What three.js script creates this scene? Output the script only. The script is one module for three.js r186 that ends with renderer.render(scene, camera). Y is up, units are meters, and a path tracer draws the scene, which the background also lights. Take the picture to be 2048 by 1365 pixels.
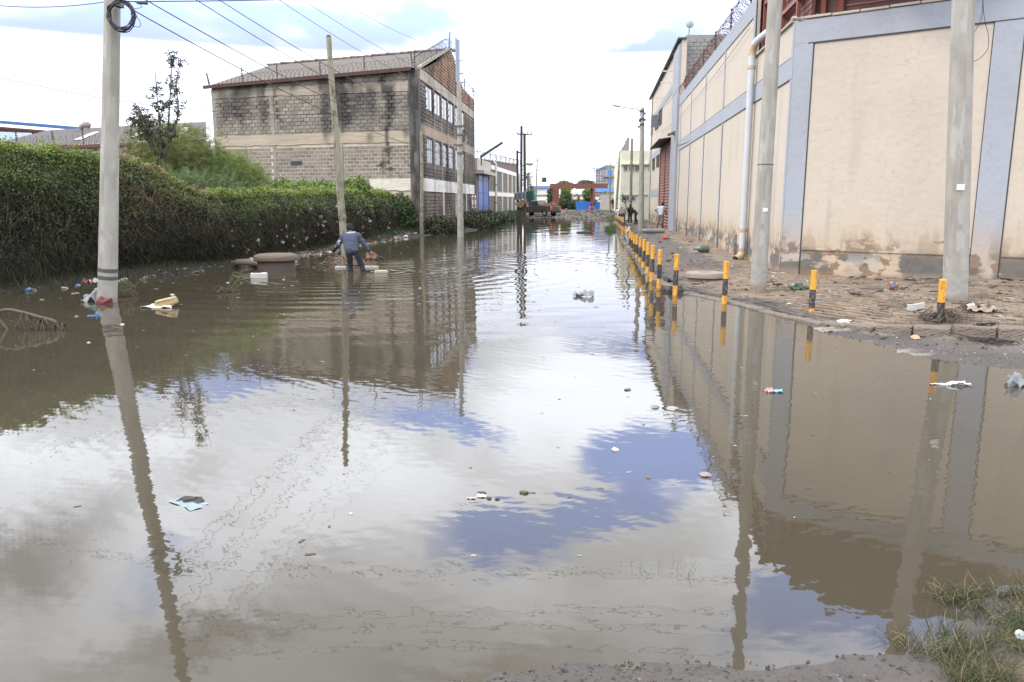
import * as THREE from 'three';
import { RoundedBoxGeometry } from 'three/addons/geometries/RoundedBoxGeometry.js';
import { mergeGeometries, mergeVertices } from 'three/addons/utils/BufferGeometryUtils.js';

// ------------------------------------------------------------------ camera, sky, sun, exposure
const W = 2048, H = 1365, FL = 1550, EYE = 2.0;                    // photograph size, focal length in its pixels, eye height over the water
const PITCH = Math.atan((682.5 - 402) / FL), YAW = Math.atan(176 * Math.cos(PITCH) / FL);
const scene = new THREE.Scene();
const camera = new THREE.PerspectiveCamera(2 * Math.atan(682.5 / FL) * 180 / Math.PI, W / H, 0.1, 3000);
camera.rotation.order = 'YXZ'; camera.position.set(0, EYE, 0); camera.rotation.set(-PITCH, YAW, 0);
const renderer = new THREE.WebGLRenderer({ antialias: true });
renderer.setSize(1024, 682);
renderer.toneMapping = THREE.LinearToneMapping;
renderer.toneMappingExposure = 1.28;
renderer.shadowMap.enabled = true;
const SUN_DIR = new THREE.Vector3(-0.62, 0.72, 0.33).normalize();
const sun = new THREE.DirectionalLight(0xfff1de, 1.5);
sun.position.copy(SUN_DIR).multiplyScalar(120).add(new THREE.Vector3(-3, 0, -40)); sun.target.position.set(-3, 0, -40);
sun.castShadow = true; sun.shadow.radius = 20; sun.shadow.mapSize.set(4096, 4096);
Object.assign(sun.shadow.camera, { left: -70, right: 70, top: 70, bottom: -70, near: 1, far: 320 });
sun.name = 'sun'; sun.target.name = 'sun_target'; scene.add(sun, sun.target);

// ------------------------------------------------------------------ small mathematics
let SEED = 1;
const rnd = () => { SEED = (SEED * 1664525 + 1013904223) >>> 0; return SEED / 4294967296; };
const rr = (a, b) => a + (b - a) * rnd();
const seed = s => { SEED = s >>> 0; for (let i = 0; i < 4; i++) rnd(); };
const clamp = (x, a = 0, b = 1) => x < a ? a : x > b ? b : x;
const mix = (a, b, t) => a + (b - a) * t;
const mix3 = (a, b, t) => [mix(a[0], b[0], t), mix(a[1], b[1], t), mix(a[2], b[2], t)];
const mul3 = (a, k) => [a[0] * k, a[1] * k, a[2] * k];
const sst = (a, b, x) => { const t = clamp((x - a) / (b - a)); return t * t * (3 - 2 * t); };
const V = (x, y, z) => new THREE.Vector3(x, y, z);
function hash(ix, iy, s) { let h = Math.imul(ix, 374761393) ^ Math.imul(iy, 668265263) ^ Math.imul(s, 1442695041); h = Math.imul(h ^ (h >>> 13), 1274126177); return ((h ^ (h >>> 16)) >>> 0) / 4294967296; }
function vn(x, y, s = 0, per = 0) {                                 // value noise, per = period in cells
  let ix = Math.floor(x), iy = Math.floor(y); const fx = x - ix, fy = y - iy, u = fx * fx * (3 - 2 * fx), v = fy * fy * (3 - 2 * fy);
  const w = n => per ? ((n % per) + per) % per : n;
  const x0 = w(ix), x1 = w(ix + 1), y0 = w(iy), y1 = w(iy + 1);
  return mix(mix(hash(x0, y0, s), hash(x1, y0, s), u), mix(hash(x0, y1, s), hash(x1, y1, s), u), v);
}
function fbm(x, y, oct = 4, s = 0, per = 0) { let a = 0.5, t = 0, n = 0; for (let i = 0; i < oct; i++) { t += a * vn(x, y, s + i * 17, per); n += a; a *= 0.5; x *= 2; y *= 2; per *= 2; } return t / n; }
function lerpTable(t, x) {                                          // piecewise linear [[x, y], ...]
  if (x <= t[0][0]) return t[0][1];
  for (let i = 1; i < t.length; i++) if (x <= t[i][0]) return mix(t[i - 1][1], t[i][1], (x - t[i - 1][0]) / (t[i][0] - t[i - 1][0]));
  return t[t.length - 1][1];
}
// the survey: where the sight line through a pixel of the photograph meets a level, or a plane across or along the street
function ray(px, py) { return V((px - 1024) / FL, (682.5 - py) / FL, -1).applyEuler(camera.rotation); }
function onY(px, py, y = 0) { const r = ray(px, py), t = (y - EYE) / r.y; return V(r.x * t, y, r.z * t); }
function onZ(px, py, z) { const r = ray(px, py), t = z / r.z; return V(r.x * t, EYE + r.y * t, z); }
function onX(px, py, x) { const r = ray(px, py), t = x / r.x; return V(x, EYE + r.y * t, r.z * t); }

// ------------------------------------------------------------------ sky: bright broken cloud, blue gaps higher up
const SKY = 0.5;
{
  const w = 2048, h = 1024, d = new Float32Array(w * h * 4);
  const gaps = [];                                                  // gaps in the cloud cover and heavier clouds: azimuth, elevation, half widths in degrees, strength
  const spot = (px, py, rx, ry, a, g = 0) => { const r = ray(px, py).normalize(); gaps.push([Math.atan2(r.x, -r.z), Math.asin(Math.abs(r.y)), rx * Math.PI / 180, ry * Math.PI / 180, a, g]); };
  spot(1290, 915, 7, 2.3, -0.5); spot(1130, 1050, 9, 1.9, -0.44); spot(960, 1085, 5, 1.2, -0.25); spot(1180, 985, 2.2, 0.8, 0.3); spot(1330, 1010, 2, 0.9, 0.3); spot(1400, 985, 5, 2.2, -0.4); spot(960, 850, 9, 1.0, -0.5); spot(1700, 1225, 11, 2.4, -0.5); spot(560, 775, 5, 0.8, -0.25);
  spot(1090, 1110, 5, 2.2, -0.3); spot(640, 1060, 5, 2, -0.12); spot(90, 90, 9, 3.2, -0.5); spot(700, 40, 8, 1.6, -0.35); spot(1300, 60, 5, 2.0, -0.35); spot(1120, 160, 8, 2.2, -0.34); spot(260, 150, 4, 1.3, -0.4); spot(60, 230, 6, 1.4, -0.3); spot(760, 95, 7, 1.4, -0.3); spot(1080, 300, 9, 1.6, -0.3);
  spot(1480, 1060, 5, 2.2, 0.5); spot(1000, 985, 6, 1.6, 0.5); spot(1060, 900, 5, 2.5, 0.6); spot(1120, 800, 6, 2.2, 0.5); spot(600, 930, 12, 4, 0.35); spot(1350, 1160, 8, 2, 0.45); spot(700, 1200, 16, 5, 0.35); spot(1100, 780, 8, 2, 0.4);
  spot(20, 1130, 6, 4.2, 0.4, 0.75); spot(420, 1290, 9, 1.6, 0.2, 0.55); spot(1000, 1330, 10, 1.2, 0.2, 0.45); spot(300, 1010, 6, 2, 0.3, 0.2);
  for (let y = 0; y < h; y++) {
    const el = ((y + 0.5) / h - 0.5) * Math.PI, cy = Math.cos(el), sy = Math.sin(el);
    for (let x = 0; x < w; x++) {
      const a = ((x + 0.5) / w - 0.5) * 2 * Math.PI, dx = Math.cos(a) * cy, dz = Math.sin(a) * cy, k = (y * w + x) * 4;
      let c;
      if (sy < 0) c = [0.55, 0.52, 0.48];
      else {
        const q = 1.35 / (sy + 0.3), X = dx * q, Z = dz * q;
        const wob = fbm(X * 2.2 + 40, Z * 2.2, 4, 3) - 0.5;
        const n = fbm(X * 1.5 + wob * 1.7 + 7.3, Z * 1.5 + wob * 1.7, 7, 11);
        const az = Math.atan2(dx, -dz) + wob * 0.09, e2 = el + (fbm(X * 4, Z * 4, 5, 55) - 0.5) * 0.12;
        let t = 0, grey = 0;
        for (const [ga, ge, rx, ry, am, g] of gaps) {
          let da = az - ga; if (da > Math.PI) da -= 2 * Math.PI; if (da < -Math.PI) da += 2 * Math.PI;
          const f = Math.exp(-((da / rx) ** 2 + ((e2 - ge) / ry) ** 2)); t += am * f; grey += g * f;
        }
        const soft = 0.05 + 0.1 * sst(0.3, 0.12, el), cov = sst(0.33 - soft, 0.56 + soft, n + t + 0.13);
        const m = fbm(X * 1.7 + 91, Z * 1.7 + wob, 5, 29);
        const up = sst(0.10, 0.30, el);
        const lum = mix(1.55, 6.8, sst(0.06, 0.38, el)) * (mix(0.6, 0.76, up) + mix(0.62, 0.48, up) * sst(0.3, 0.66, m)) * (1 - clamp(grey, 0, 0.8)) * mix(1, 0.5, sst(0.65, 1.2, el));
        const cloud = [lum * 0.945, lum * 0.99, lum * 1.08];
        const blue = mix3([0.95, 1.03, 1.46], [1.8, 2.75, 5.6], sst(0.12, 0.36, el));
        c = mix3(blue, cloud, cov);
        c = mix3([1.55, 1.6, 1.7], c, sst(-0.05, 0.07, el));
      }
      d[k] = c[0] * SKY; d[k + 1] = c[1] * SKY; d[k + 2] = c[2] * SKY; d[k + 3] = 1;
    }
  }
  const t = new THREE.DataTexture(d, w, h, THREE.RGBAFormat, THREE.FloatType);
  t.mapping = THREE.EquirectangularReflectionMapping; t.minFilter = t.magFilter = THREE.LinearFilter; t.needsUpdate = true;
  scene.background = t; scene.environment = t; scene.environmentIntensity = 1;
}

// ------------------------------------------------------------------ builders
const used = {};
function numbered(n) { if (!(n in used)) { used[n] = 0; return n; } used[n]++; return n + '_' + String(used[n]).padStart(3, '0'); }
function tag(o, label, category, group) { o.userData.label = label; o.userData.category = category; if (group) o.userData.group = group; return o; }
function thing(name, label, category, p = V(0, 0, 0), group) { const o = new THREE.Group(); o.name = numbered(name); o.position.copy(p); scene.add(o); return tag(o, label, category, group); }
function setting(o) { o.userData.kind = 'structure'; return o; }
const shade = m => { m.castShadow = m.receiveShadow = true; return m; };
function mesh(name, g, m, parent) { const o = shade(new THREE.Mesh(g, m)); if (!parent) { o.name = numbered(name); scene.add(o); } else { o.name = name; parent.add(o); } return o; }
const _m = new THREE.Matrix4(), _q = new THREE.Quaternion(), _v = new THREE.Vector3();
function boxUV(g) {                                                 // uv in metres from the place and the facing of each face
  const p = g.attributes.position, n = g.attributes.normal, uv = new Float32Array(p.count * 2);
  for (let i = 0; i < p.count; i++) {
    const nx = Math.abs(n.getX(i)), ny = Math.abs(n.getY(i)), nz = Math.abs(n.getZ(i));
    if (ny > nx && ny > nz) { uv[2 * i] = p.getX(i); uv[2 * i + 1] = p.getZ(i); }
    else if (nx > nz) { uv[2 * i] = p.getZ(i); uv[2 * i + 1] = p.getY(i); }
    else { uv[2 * i] = p.getX(i); uv[2 * i + 1] = p.getY(i); }
  }
  g.setAttribute('uv', new THREE.BufferAttribute(uv, 2)); return g;
}
const flat = g => { const q = g.index ? g.toNonIndexed() : g; for (const k of Object.keys(q.attributes)) if (!['position', 'normal', 'uv', 'color'].includes(k)) q.deleteAttribute(k); return q; };
class MB {                                                          // collects pieces placed in the world; build() merges them into one mesh under its thing
  constructor() { this.g = []; }
  add(g, m) { g = flat(g); if (m) g.applyMatrix4(m); this.g.push(g); return this; }
  box(x, y, z, w, h, d, ry = 0, rx = 0, rz = 0) { return this.add(new THREE.BoxGeometry(Math.abs(w), Math.abs(h), Math.abs(d)), new THREE.Matrix4().compose(V(x, y, z), _q.setFromEuler(new THREE.Euler(rx, ry, rz, 'YXZ')), V(1, 1, 1))); }
  rbox(x, y, z, w, h, d, r, ry = 0, rx = 0, rz = 0) { return this.add(new RoundedBoxGeometry(w, h, d, 1, r), new THREE.Matrix4().compose(V(x, y, z), _q.setFromEuler(new THREE.Euler(rx, ry, rz, 'YXZ')), V(1, 1, 1))); }
  bar(a, b, w, h = w) {                                             // square bar from a to b
    const l = a.distanceTo(b), g = new THREE.BoxGeometry(w, h, l), o = new THREE.Object3D(); o.position.copy(a).add(b).multiplyScalar(0.5); o.lookAt(b); o.updateMatrix(); return this.add(g, o.matrix.clone());
  }
  rod(a, b, r1, r2 = r1, n = 8) {
    const l = a.distanceTo(b), g = new THREE.CylinderGeometry(r2, r1, l, n, 1), q = new THREE.Quaternion().setFromUnitVectors(V(0, 1, 0), b.clone().sub(a).normalize());
    return this.add(g, new THREE.Matrix4().compose(a.clone().add(b).multiplyScalar(0.5), q, V(1, 1, 1)));
  }
  tube(pts, r, n = 6, seg) { return this.add(new THREE.TubeGeometry(new THREE.CatmullRomCurve3(pts), seg || pts.length * 4, r, n)); }
  quad(a, b, c, d) {                                                // two triangles, a b c d anticlockwise
    const g = new THREE.BufferGeometry(); g.setAttribute('position', new THREE.BufferAttribute(new Float32Array([...a, ...b, ...c, ...a, ...c, ...d]), 3)); g.setAttribute('uv', new THREE.BufferAttribute(new Float32Array([0, 0, 1, 0, 1, 1, 0, 0, 1, 1, 0, 1]), 2)); g.computeVertexNormals(); return this.add(g);
  }
  geo(origin, metric) { const g = this.g.length > 1 ? mergeGeometries(this.g) : this.g[0]; if (metric) boxUV(g); if (origin) g.translate(-origin.x, -origin.y, -origin.z); return g; }
  build(name, m, parent, metric = true) { return mesh(name, this.geo(parent && wpos(parent), metric), m, parent); }
}
function wpos(o) { const p = V(0, 0, 0); for (let q = o; q; q = q.parent) p.add(q.position); return p; }
function wallPrism(pts, thick, nx, nz) {                            // a slab from the world points of its outline (a plane standing up), thickened along (nx, nz)
  const n = pts.length, c = [], g = new THREE.BufferGeometry(), off = V(nx * thick, 0, nz * thick);
  const ex = pts.map(p => p.clone().add(off));
  const u = pts[1].clone().sub(pts[0]); u.y = 0; if (u.lengthSq() < 1e-6) u.copy(pts[2]).sub(pts[0]).setY(0); u.normalize();
  const tri = THREE.ShapeUtils.triangulateShape(pts.map(p => new THREE.Vector2(p.dot(u), p.y)), []);
  for (const [i, j, k] of tri) { c.push(pts[i], pts[j], pts[k], ex[i], ex[k], ex[j]); }
  for (let i = 0; i < n; i++) { const j = (i + 1) % n; c.push(pts[i], ex[i], ex[j], pts[i], ex[j], pts[j]); }
  const a = new Float32Array(c.length * 3); c.forEach((p, i) => { a[3 * i] = p.x; a[3 * i + 1] = p.y; a[3 * i + 2] = p.z; });
  g.setAttribute('position', new THREE.BufferAttribute(a, 3)); g.setAttribute('uv', new THREE.BufferAttribute(new Float32Array(c.length * 2), 2)); g.computeVertexNormals(); return g;
}
// ------------------------------------------------------------------ textures and materials
const enc = v => { v = clamp(v); return 255 * (v <= 0.0031308 ? v * 12.92 : 1.055 * Math.pow(v, 1 / 2.4) - 0.055); };
function colorTex(w, h, f, rep = 1, repV = rep) {                   // f(u, v) -> linear rgb; rep = repeats per metre
  const d = new Uint8Array(w * h * 4);
  for (let y = 0; y < h; y++) for (let x = 0; x < w; x++) { const c = f((x + 0.5) / w, (y + 0.5) / h), k = (y * w + x) * 4; d[k] = enc(c[0]); d[k + 1] = enc(c[1]); d[k + 2] = enc(c[2]); d[k + 3] = 255; }
  const t = new THREE.DataTexture(d, w, h); t.colorSpace = THREE.SRGBColorSpace; t.wrapS = t.wrapT = THREE.RepeatWrapping; t.magFilter = t.minFilter = THREE.LinearFilter; t.repeat.set(rep, repV); t.needsUpdate = true; return t;
}
function grayTex(w, h, f, rep = 1, repV = rep) {
  const d = new Uint8Array(w * h * 4);
  for (let y = 0; y < h; y++) for (let x = 0; x < w; x++) { const c = clamp(f((x + 0.5) / w, (y + 0.5) / h)) * 255, k = (y * w + x) * 4; d[k] = d[k + 1] = d[k + 2] = c; d[k + 3] = 255; }
  const t = new THREE.DataTexture(d, w, h); t.wrapS = t.wrapT = THREE.RepeatWrapping; t.magFilter = t.minFilter = THREE.LinearFilter; t.repeat.set(rep, repV); t.needsUpdate = true; return t;
}
const rgb = (r, g, b) => new THREE.Color().setRGB(r, g, b);
const grain = colorTex(256, 256, (u, v) => { const n = 0.82 + 0.22 * fbm(u * 8, v * 8, 5, 5, 8) + 0.1 * (vn(u * 128, v * 128, 9, 128) - 0.5); return [n, n, n * 0.99]; }, 0.5);
const roughBump = grayTex(512, 512, (u, v) => fbm(u * 16, v * 16, 5, 77, 16), 0.7);
function mat(r, g, b, rough = 0.9, o = {}) { return new THREE.MeshStandardMaterial({ color: rgb(r, g, b), roughness: rough, map: grain, side: THREE.DoubleSide, ...o }); }
function metal(r, g, b, rough = 0.5, o = {}) { return mat(r, g, b, rough, { metalness: 0.3, ...o }); }
// ------------------------------------------------------------------ the flooded street: ground, water
const SHORE = [[-40, -2.2], [-6, -2.3], [-2.5, -2.42], [-1, -2.8], [-0.2, -3.05], [0.5, -3.2], [1.15, -3.31], [1.5, -3.38], [1.7, -3.62], [1.92, -3.9], [2.3, -4.1], [3.4, -4.5], [9, -5], [14, -7], [9, -8.9], [6.2, -9.6],
  [5.2, -9.72], [4.8, -9.76], [4.32, -10.16], [4.15, -10.4], [4.0, -10.7], [3.95, -11.1], [3.74, -11.6], [3.45, -12.2], [3.35, -13.0], [3.08, -14.0], [2.5, -15.7], [1.85, -17.0], [1.45, -19.2], [1.2, -22.3], [1.08, -41], [1.1, -66], [1.6, -80], [-0.5, -88], [-4, -91], [-6.5, -93], [-9.6, -84], [-10.3, -74], [-9.2, -62], [-8.2, -52], [-9.8, -46], [-10.4, -42], [-10.9, -36], [-11, -30], [-10.6, -24.5], [-11, -22], [-12, -18.3], [-12.8, -16], [-16, -10], [-40, -6]];
const KERB = [[1.32, -70], [1.32, -41], [1.36, -22.3], [1.6, -19.2], [2.0, -17.1], [2.65, -15.75], [3.2, -14.1], [3.66, -12.95], [4.2, -12.15], [5.1, -11.68], [6.15, -11.38], [9, -10.9], [14, -10.4]];
function segDist(p, q, x, z) { const dx = q[0] - p[0], dz = q[1] - p[1], t = clamp(((x - p[0]) * dx + (z - p[1]) * dz) / (dx * dx + dz * dz)); return Math.hypot(x - p[0] - t * dx, z - p[1] - t * dz); }
function inside(poly, x, z) { let c = false; for (let i = 0, j = poly.length - 1; i < poly.length; j = i++) { const [xi, zi] = poly[i], [xj, zj] = poly[j]; if ((zi > z) !== (zj > z) && x < (xj - xi) * (z - zi) / (zj - zi) + xi) c = !c; } return c; }
function shoreDist(x, z) { let d = 1e9; for (let i = 0, j = SHORE.length - 1; i < SHORE.length; j = i++) d = Math.min(d, segDist(SHORE[j], SHORE[i], x, z)); return inside(SHORE, x, z) ? -d : d; }
const PATHPOLY = [...KERB, [14, -40], [14, -90], [1.32, -90]];
function kerbDist(x, z) { let d = 1e9; for (let i = 1; i < KERB.length; i++) d = Math.min(d, segDist(KERB[i - 1], KERB[i], x, z)); return inside(PATHPOLY, x, z) ? d : -d; }
const pathH = (x, z, d) => Math.min(0.2, 0.012 + 0.075 * Math.max(d, 0)) * (z < -30 ? mix(1, 0.8, sst(-30, -45, z)) : 1) + 0.1 * sst(3.3, 4.7, x) * sst(-19, -14, z) + 0.12 * sst(6, 9, x) * sst(-14, -17.5, z);
function groundH(x, z) {                                            // height of the soil
  const ds = shoreDist(x, z) + (fbm(x * 1.3, z * 1.3, 4, 31) - 0.5) * (z > -8 ? 0.16 : x > 0 ? 0.3 : 0.5) + (vn(x * 7, z * 7, 8) - 0.5) * 0.09;
  if (ds < 0) return Math.max(-0.45, ds * 0.22) - 0.004;
  let h;
  const kd = z < -8 && x > 0 ? kerbDist(x, z) : -1;
  if (kd > 0) h = pathH(x, z, shoreDist(x, z)) - 0.012 + (fbm(x * 2.3, z * 2.3, 4, 44) - 0.5) * 0.05 - 0.012 * sst(0.0, 0.3, 0.3 - kd);
  else if (z > -8) h = Math.min(0.10, 0.05 * ds) + (fbm(x * 5, z * 5, 5, 61) - 0.5) * 0.05 * sst(0, 0.25, ds) + (vn(x * 30, z * 30, 8) - 0.5) * 0.012;
  else if (x > 0 && z > -60) h = Math.min(0.07, 0.055 * ds) + (fbm(x * 3, z * 3, 5, 71) - 0.5) * 0.045 * sst(0, 0.4, ds);
  else if (z < -82) h = Math.min(0.55, 0.09 * ds) * (z > -112 ? mix(0.12, 1, sst(-6.5, -3, x)) : 1) * mix(1, 0.35, sst(-120, -150, z)) + (fbm(x * 0.8, z * 0.5, 4, 81) - 0.5) * 0.35 * sst(0, 4, ds) * (z > -112 ? mix(0.15, 1, sst(-6.5, -3, x)) : 1);
  else h = Math.min(0.35, 0.16 * ds) + (fbm(x * 1.5, z * 1.5, 4, 91) - 0.5) * 0.2 * sst(0, 0.8, ds);
  return h;
}
function axis(stops) { const o = []; for (let i = 0; i < stops.length - 1; i++) { const [a, st] = stops[i], b = stops[i + 1][0], n = Math.max(1, Math.round((b - a) / st)); for (let k = 0; k < n; k++) o.push(a + (b - a) * k / n); } o.push(stops[stops.length - 1][0]); return o; }
function sheet(xs, zs, hf, cf, nf) {
  const nx = xs.length, nz = zs.length, p = new Float32Array(nx * nz * 3), uv = new Float32Array(nx * nz * 2), c = cf && new Float32Array(nx * nz * 3), nn = nf && new Float32Array(nx * nz * 3), ix = [];
  for (let j = 0; j < nz; j++) for (let i = 0; i < nx; i++) {
    const k = j * nx + i, x = xs[i], z = zs[j], y = hf(x, z);
    p[3 * k] = x; p[3 * k + 1] = y; p[3 * k + 2] = z; uv[2 * k] = x; uv[2 * k + 1] = z;
    if (cf) { const q = cf(x, y, z); c[3 * k] = q[0]; c[3 * k + 1] = q[1]; c[3 * k + 2] = q[2]; }
    if (nf) { const q = nf(x, z); nn[3 * k] = q[0]; nn[3 * k + 1] = q[1]; nn[3 * k + 2] = q[2]; }
    if (i < nx - 1 && j < nz - 1) ix.push(k, k + nx, k + 1, k + 1, k + nx, k + nx + 1);
  }
  const g = new THREE.BufferGeometry(); g.setAttribute('position', new THREE.BufferAttribute(p, 3)); g.setAttribute('uv', new THREE.BufferAttribute(uv, 2)); if (cf) g.setAttribute('color', new THREE.BufferAttribute(c, 3)); g.setIndex(ix);
  if (nf) g.setAttribute('normal', new THREE.BufferAttribute(nn, 3)); else g.computeVertexNormals(); return g;
}
const MUD_DRY = [0.2, 0.147, 0.1], MUD_WET = [0.062, 0.052, 0.045], MUD_DARK = [0.024, 0.02, 0.016], SOIL = [0.08, 0.06, 0.042];
function mudColor(x, y, z) {
  const d = shoreDist(x, z), n = fbm(x * 0.9, z * 0.9, 5, 15), m = fbm(x * 4, z * 4, 4, 25);
  if (x > 0 && z < -8 && z > -62) {
    const kd = kerbDist(x, z);
    if (kd > 0) { const dry = sst(0.35, 1.0, d + (n - 0.5) * 1.3) * (z < -19 && x < 3.6 + (n - 0.5) * 2 ? mix(0.15, 1, sst(-24, -18.6, z + (3.4 - x))) : 1); const muck = 0.65 * sst(0.5, 0.62, fbm(x * 1.6 + 5, z * 2.4, 5, 65)) * sst(3.6, 5, x) * sst(-20, -18, z); return mul3(mix3(mix3(mix3(MUD_WET, [0.085, 0.075, 0.068], m), MUD_DRY, dry), [0.075, 0.055, 0.04], muck), 0.72 + 0.5 * m); }
    const pale = sst(0.62, 0.75, fbm(x * 1.1, z * 3.2, 4, 35));
    return mul3(mix3(mix3(MUD_WET, [0.10, 0.083, 0.068], sst(0.5, 1.4, d)), [0.3, 0.26, 0.2], pale * 0.7), 0.75 + 0.5 * m);
  }
  if (z > -8) return mul3(mix3(mix3(MUD_WET, [0.1, 0.07, 0.048], sst(0.06, 0.4, d + (n - 0.5) * 0.4) * sst(-1.3, 0.6, x)), [0.06, 0.052, 0.045], 0.5 * sst(0.4, 0.7, m)), 0.7 + 0.6 * m);
  if (z < -82) return mul3([0.085, 0.066, 0.052], 0.6 + 0.8 * m);
  return mul3(mix3(MUD_DARK, SOIL, sst(0.4, 2, d)), 0.6 + 0.8 * m);
}
const mudBump = grayTex(1024, 1024, (u, v) => 0.6 * fbm(u * 24, v * 24, 5, 101, 24) + 0.4 * Math.pow(vn(u * 90, v * 90, 6, 90), 3), 0.5);
const mudMap = colorTex(512, 512, (u, v) => { const n = 0.72 + 0.5 * fbm(u * 20, v * 20, 5, 51, 20), s = vn(u * 170, v * 170, 4, 170) > 0.86 ? 1.35 : 1; return [n * s, n * s, n * s * 0.98]; }, 0.5);
const groundMat = new THREE.MeshStandardMaterial({ vertexColors: true, map: mudMap, bumpMap: mudBump, bumpScale: 0.03, roughness: 0.88 });
{
  const xs = axis([[-900, 120], [-60, 6], [-20, 1.2], [-13, 0.5], [-4, 0.25], [-3, 0.08], [3.2, 0.16], [10, 0.6], [16, 4], [60, 120], [900, 1]]), zs = axis([[-1600, 150], [-200, 8], [-130, 1.4], [-66, 0.7], [-34, 0.3], [-22, 0.13], [-9, 0.3], [-5, 0.05], [-2.2, 0.2], [3, 6], [40, 1]]);
  setting(mesh('ground', sheet(xs, zs, groundH, mudColor), groundMat));
}
// water: turbid brown, mirror smooth near the camera, rings spreading from the wading man
const MAN = onY(706, 543, 0);
function waves(x, z) {                                              // slope of the slow swell and of the rings
  let sx = 0, sz = 0;
  const add = (kx, kz, s, ph) => { const k = Math.hypot(kx, kz), c = s * Math.cos(kx * x + kz * z + ph); sx += c * kx / k; sz += c * kz / k; };
  add(1.3, 3.1, 0.0012, 0.4); add(-2.2, 4.4, 0.0012, 1.7); add(0.7, -5.5, 0.0012, 2.9); add(3.3, 2.1, 0.001, 4.1);
  const far = sst(-7, -18, z);
  add(1.0, 11, 0.004 * far, 1.1); add(-3, 9, 0.0035 * far, 2.2); add(2.4, 13.5, 0.0035 * far, 0.3);
  const dx = x - MAN.x - 0.4, dz = z - MAN.z, r = Math.hypot(dx, dz) + 1e-3;
  if (r < 12) { const s = 0.07 * Math.exp(-r / 4.6) * sst(0.2, 1, r) * (0.55 + 0.9 * vn(x * 0.5, z * 0.5, 3)) * Math.cos(r * 2 * Math.PI / (0.42 + 0.02 * r) + 1.2 * vn(x * 0.9, z * 0.9, 5)); sx += s * dx / r; sz += s * dz / r; }
  const ex = x + 2.3, ez = z + 29, e = Math.hypot(ex, ez) + 1e-3;
  if (e < 11) { const s = 0.045 * Math.exp(-e / 4) * Math.cos(e * 2 * Math.PI / 0.62 + 2 * vn(x * 0.6, z * 0.6, 7)); sx += s * ex / e; sz += s * ez / e; }
  return [sx, sz];
}
{
  const N = 1024, T = 3.2, sx = new Float32Array(N * N), sz = new Float32Array(N * N); seed(77);
  for (let w = 0; w < 46; w++) {
    const lam = 0.032 * Math.pow(10, rnd()), th = rr(-0.75, 0.75) + (rnd() < 0.25 ? Math.PI / 2 : 0), kx = Math.round(T / lam * Math.sin(th)), kz = Math.round(T / lam * Math.cos(th)) || 1, k = Math.hypot(kx, kz), a = 0.0031 * Math.pow(lam / 0.12, 0.12), ph = rnd() * 6.283;
    const env = new Float32Array(64 * 64); for (let i = 0; i < 4096; i++) env[i] = vn((i % 64) / 16, (i >> 6) / 16, 300 + w, 4);
    for (let y = 0; y < N; y++) for (let x = 0; x < N; x++) { const ex = x & 15, ey = y & 15, X0 = x >> 4, X1 = (X0 + 1) & 63, Y0 = (y >> 4) * 64, Y1 = (((y >> 4) + 1) & 63) * 64, c = a * 2 * ((env[Y0 + X0] * (16 - ex) + env[Y0 + X1] * ex) * (16 - ey) + (env[Y1 + X0] * (16 - ex) + env[Y1 + X1] * ex) * ey) / 256 * Math.cos(2 * Math.PI * (kx * x + kz * y) / N + ph), i = y * N + x; sx[i] += c * kx / k; sz[i] += c * kz / k; }
  }
  const d = new Float32Array(N * N * 4);
  for (let i = 0; i < N * N; i++) { const l = 1 / Math.hypot(sx[i], sz[i], 1); d[4 * i] = 0.5 - 0.5 * sx[i] * l; d[4 * i + 1] = 0.5 + 0.5 * sz[i] * l; d[4 * i + 2] = 0.5 + 0.5 * l; d[4 * i + 3] = 1; }
  const t = new THREE.DataTexture(d, N, N, THREE.RGBAFormat, THREE.FloatType); t.wrapS = t.wrapT = THREE.RepeatWrapping; t.magFilter = t.minFilter = THREE.LinearFilter; t.repeat.set(1 / T, 1 / T); t.needsUpdate = true;
  const silt = colorTex(512, 512, (u, v) => { const n = 0.8 + 0.4 * fbm(u * 6, v * 6, 5, 41, 6); return [n, n, n]; }, 1 / 11);
  const water = new THREE.MeshPhysicalMaterial({ color: rgb(0.052, 0.043, 0.0285), map: silt, roughness: 0.02, ior: 1.333, normalMap: t, normalScale: new THREE.Vector2(0.23, 0.23) });
  const xs = axis([[-60, 4], [-14.4, 0.1], [4.6, 0.6], [16, 1]]), zs = axis([[-100, 1], [-46, 0.1], [-6, 0.1], [-1, 1], [3, 1]]);
  const wz = sheet(xs, zs, () => 0, null, (x, z) => { const [a, b] = waves(x, z), l = 1 / Math.hypot(a, b, 1); return [-a * l, l, -b * l]; });
  setting(mesh('water', wz, water));
}
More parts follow.
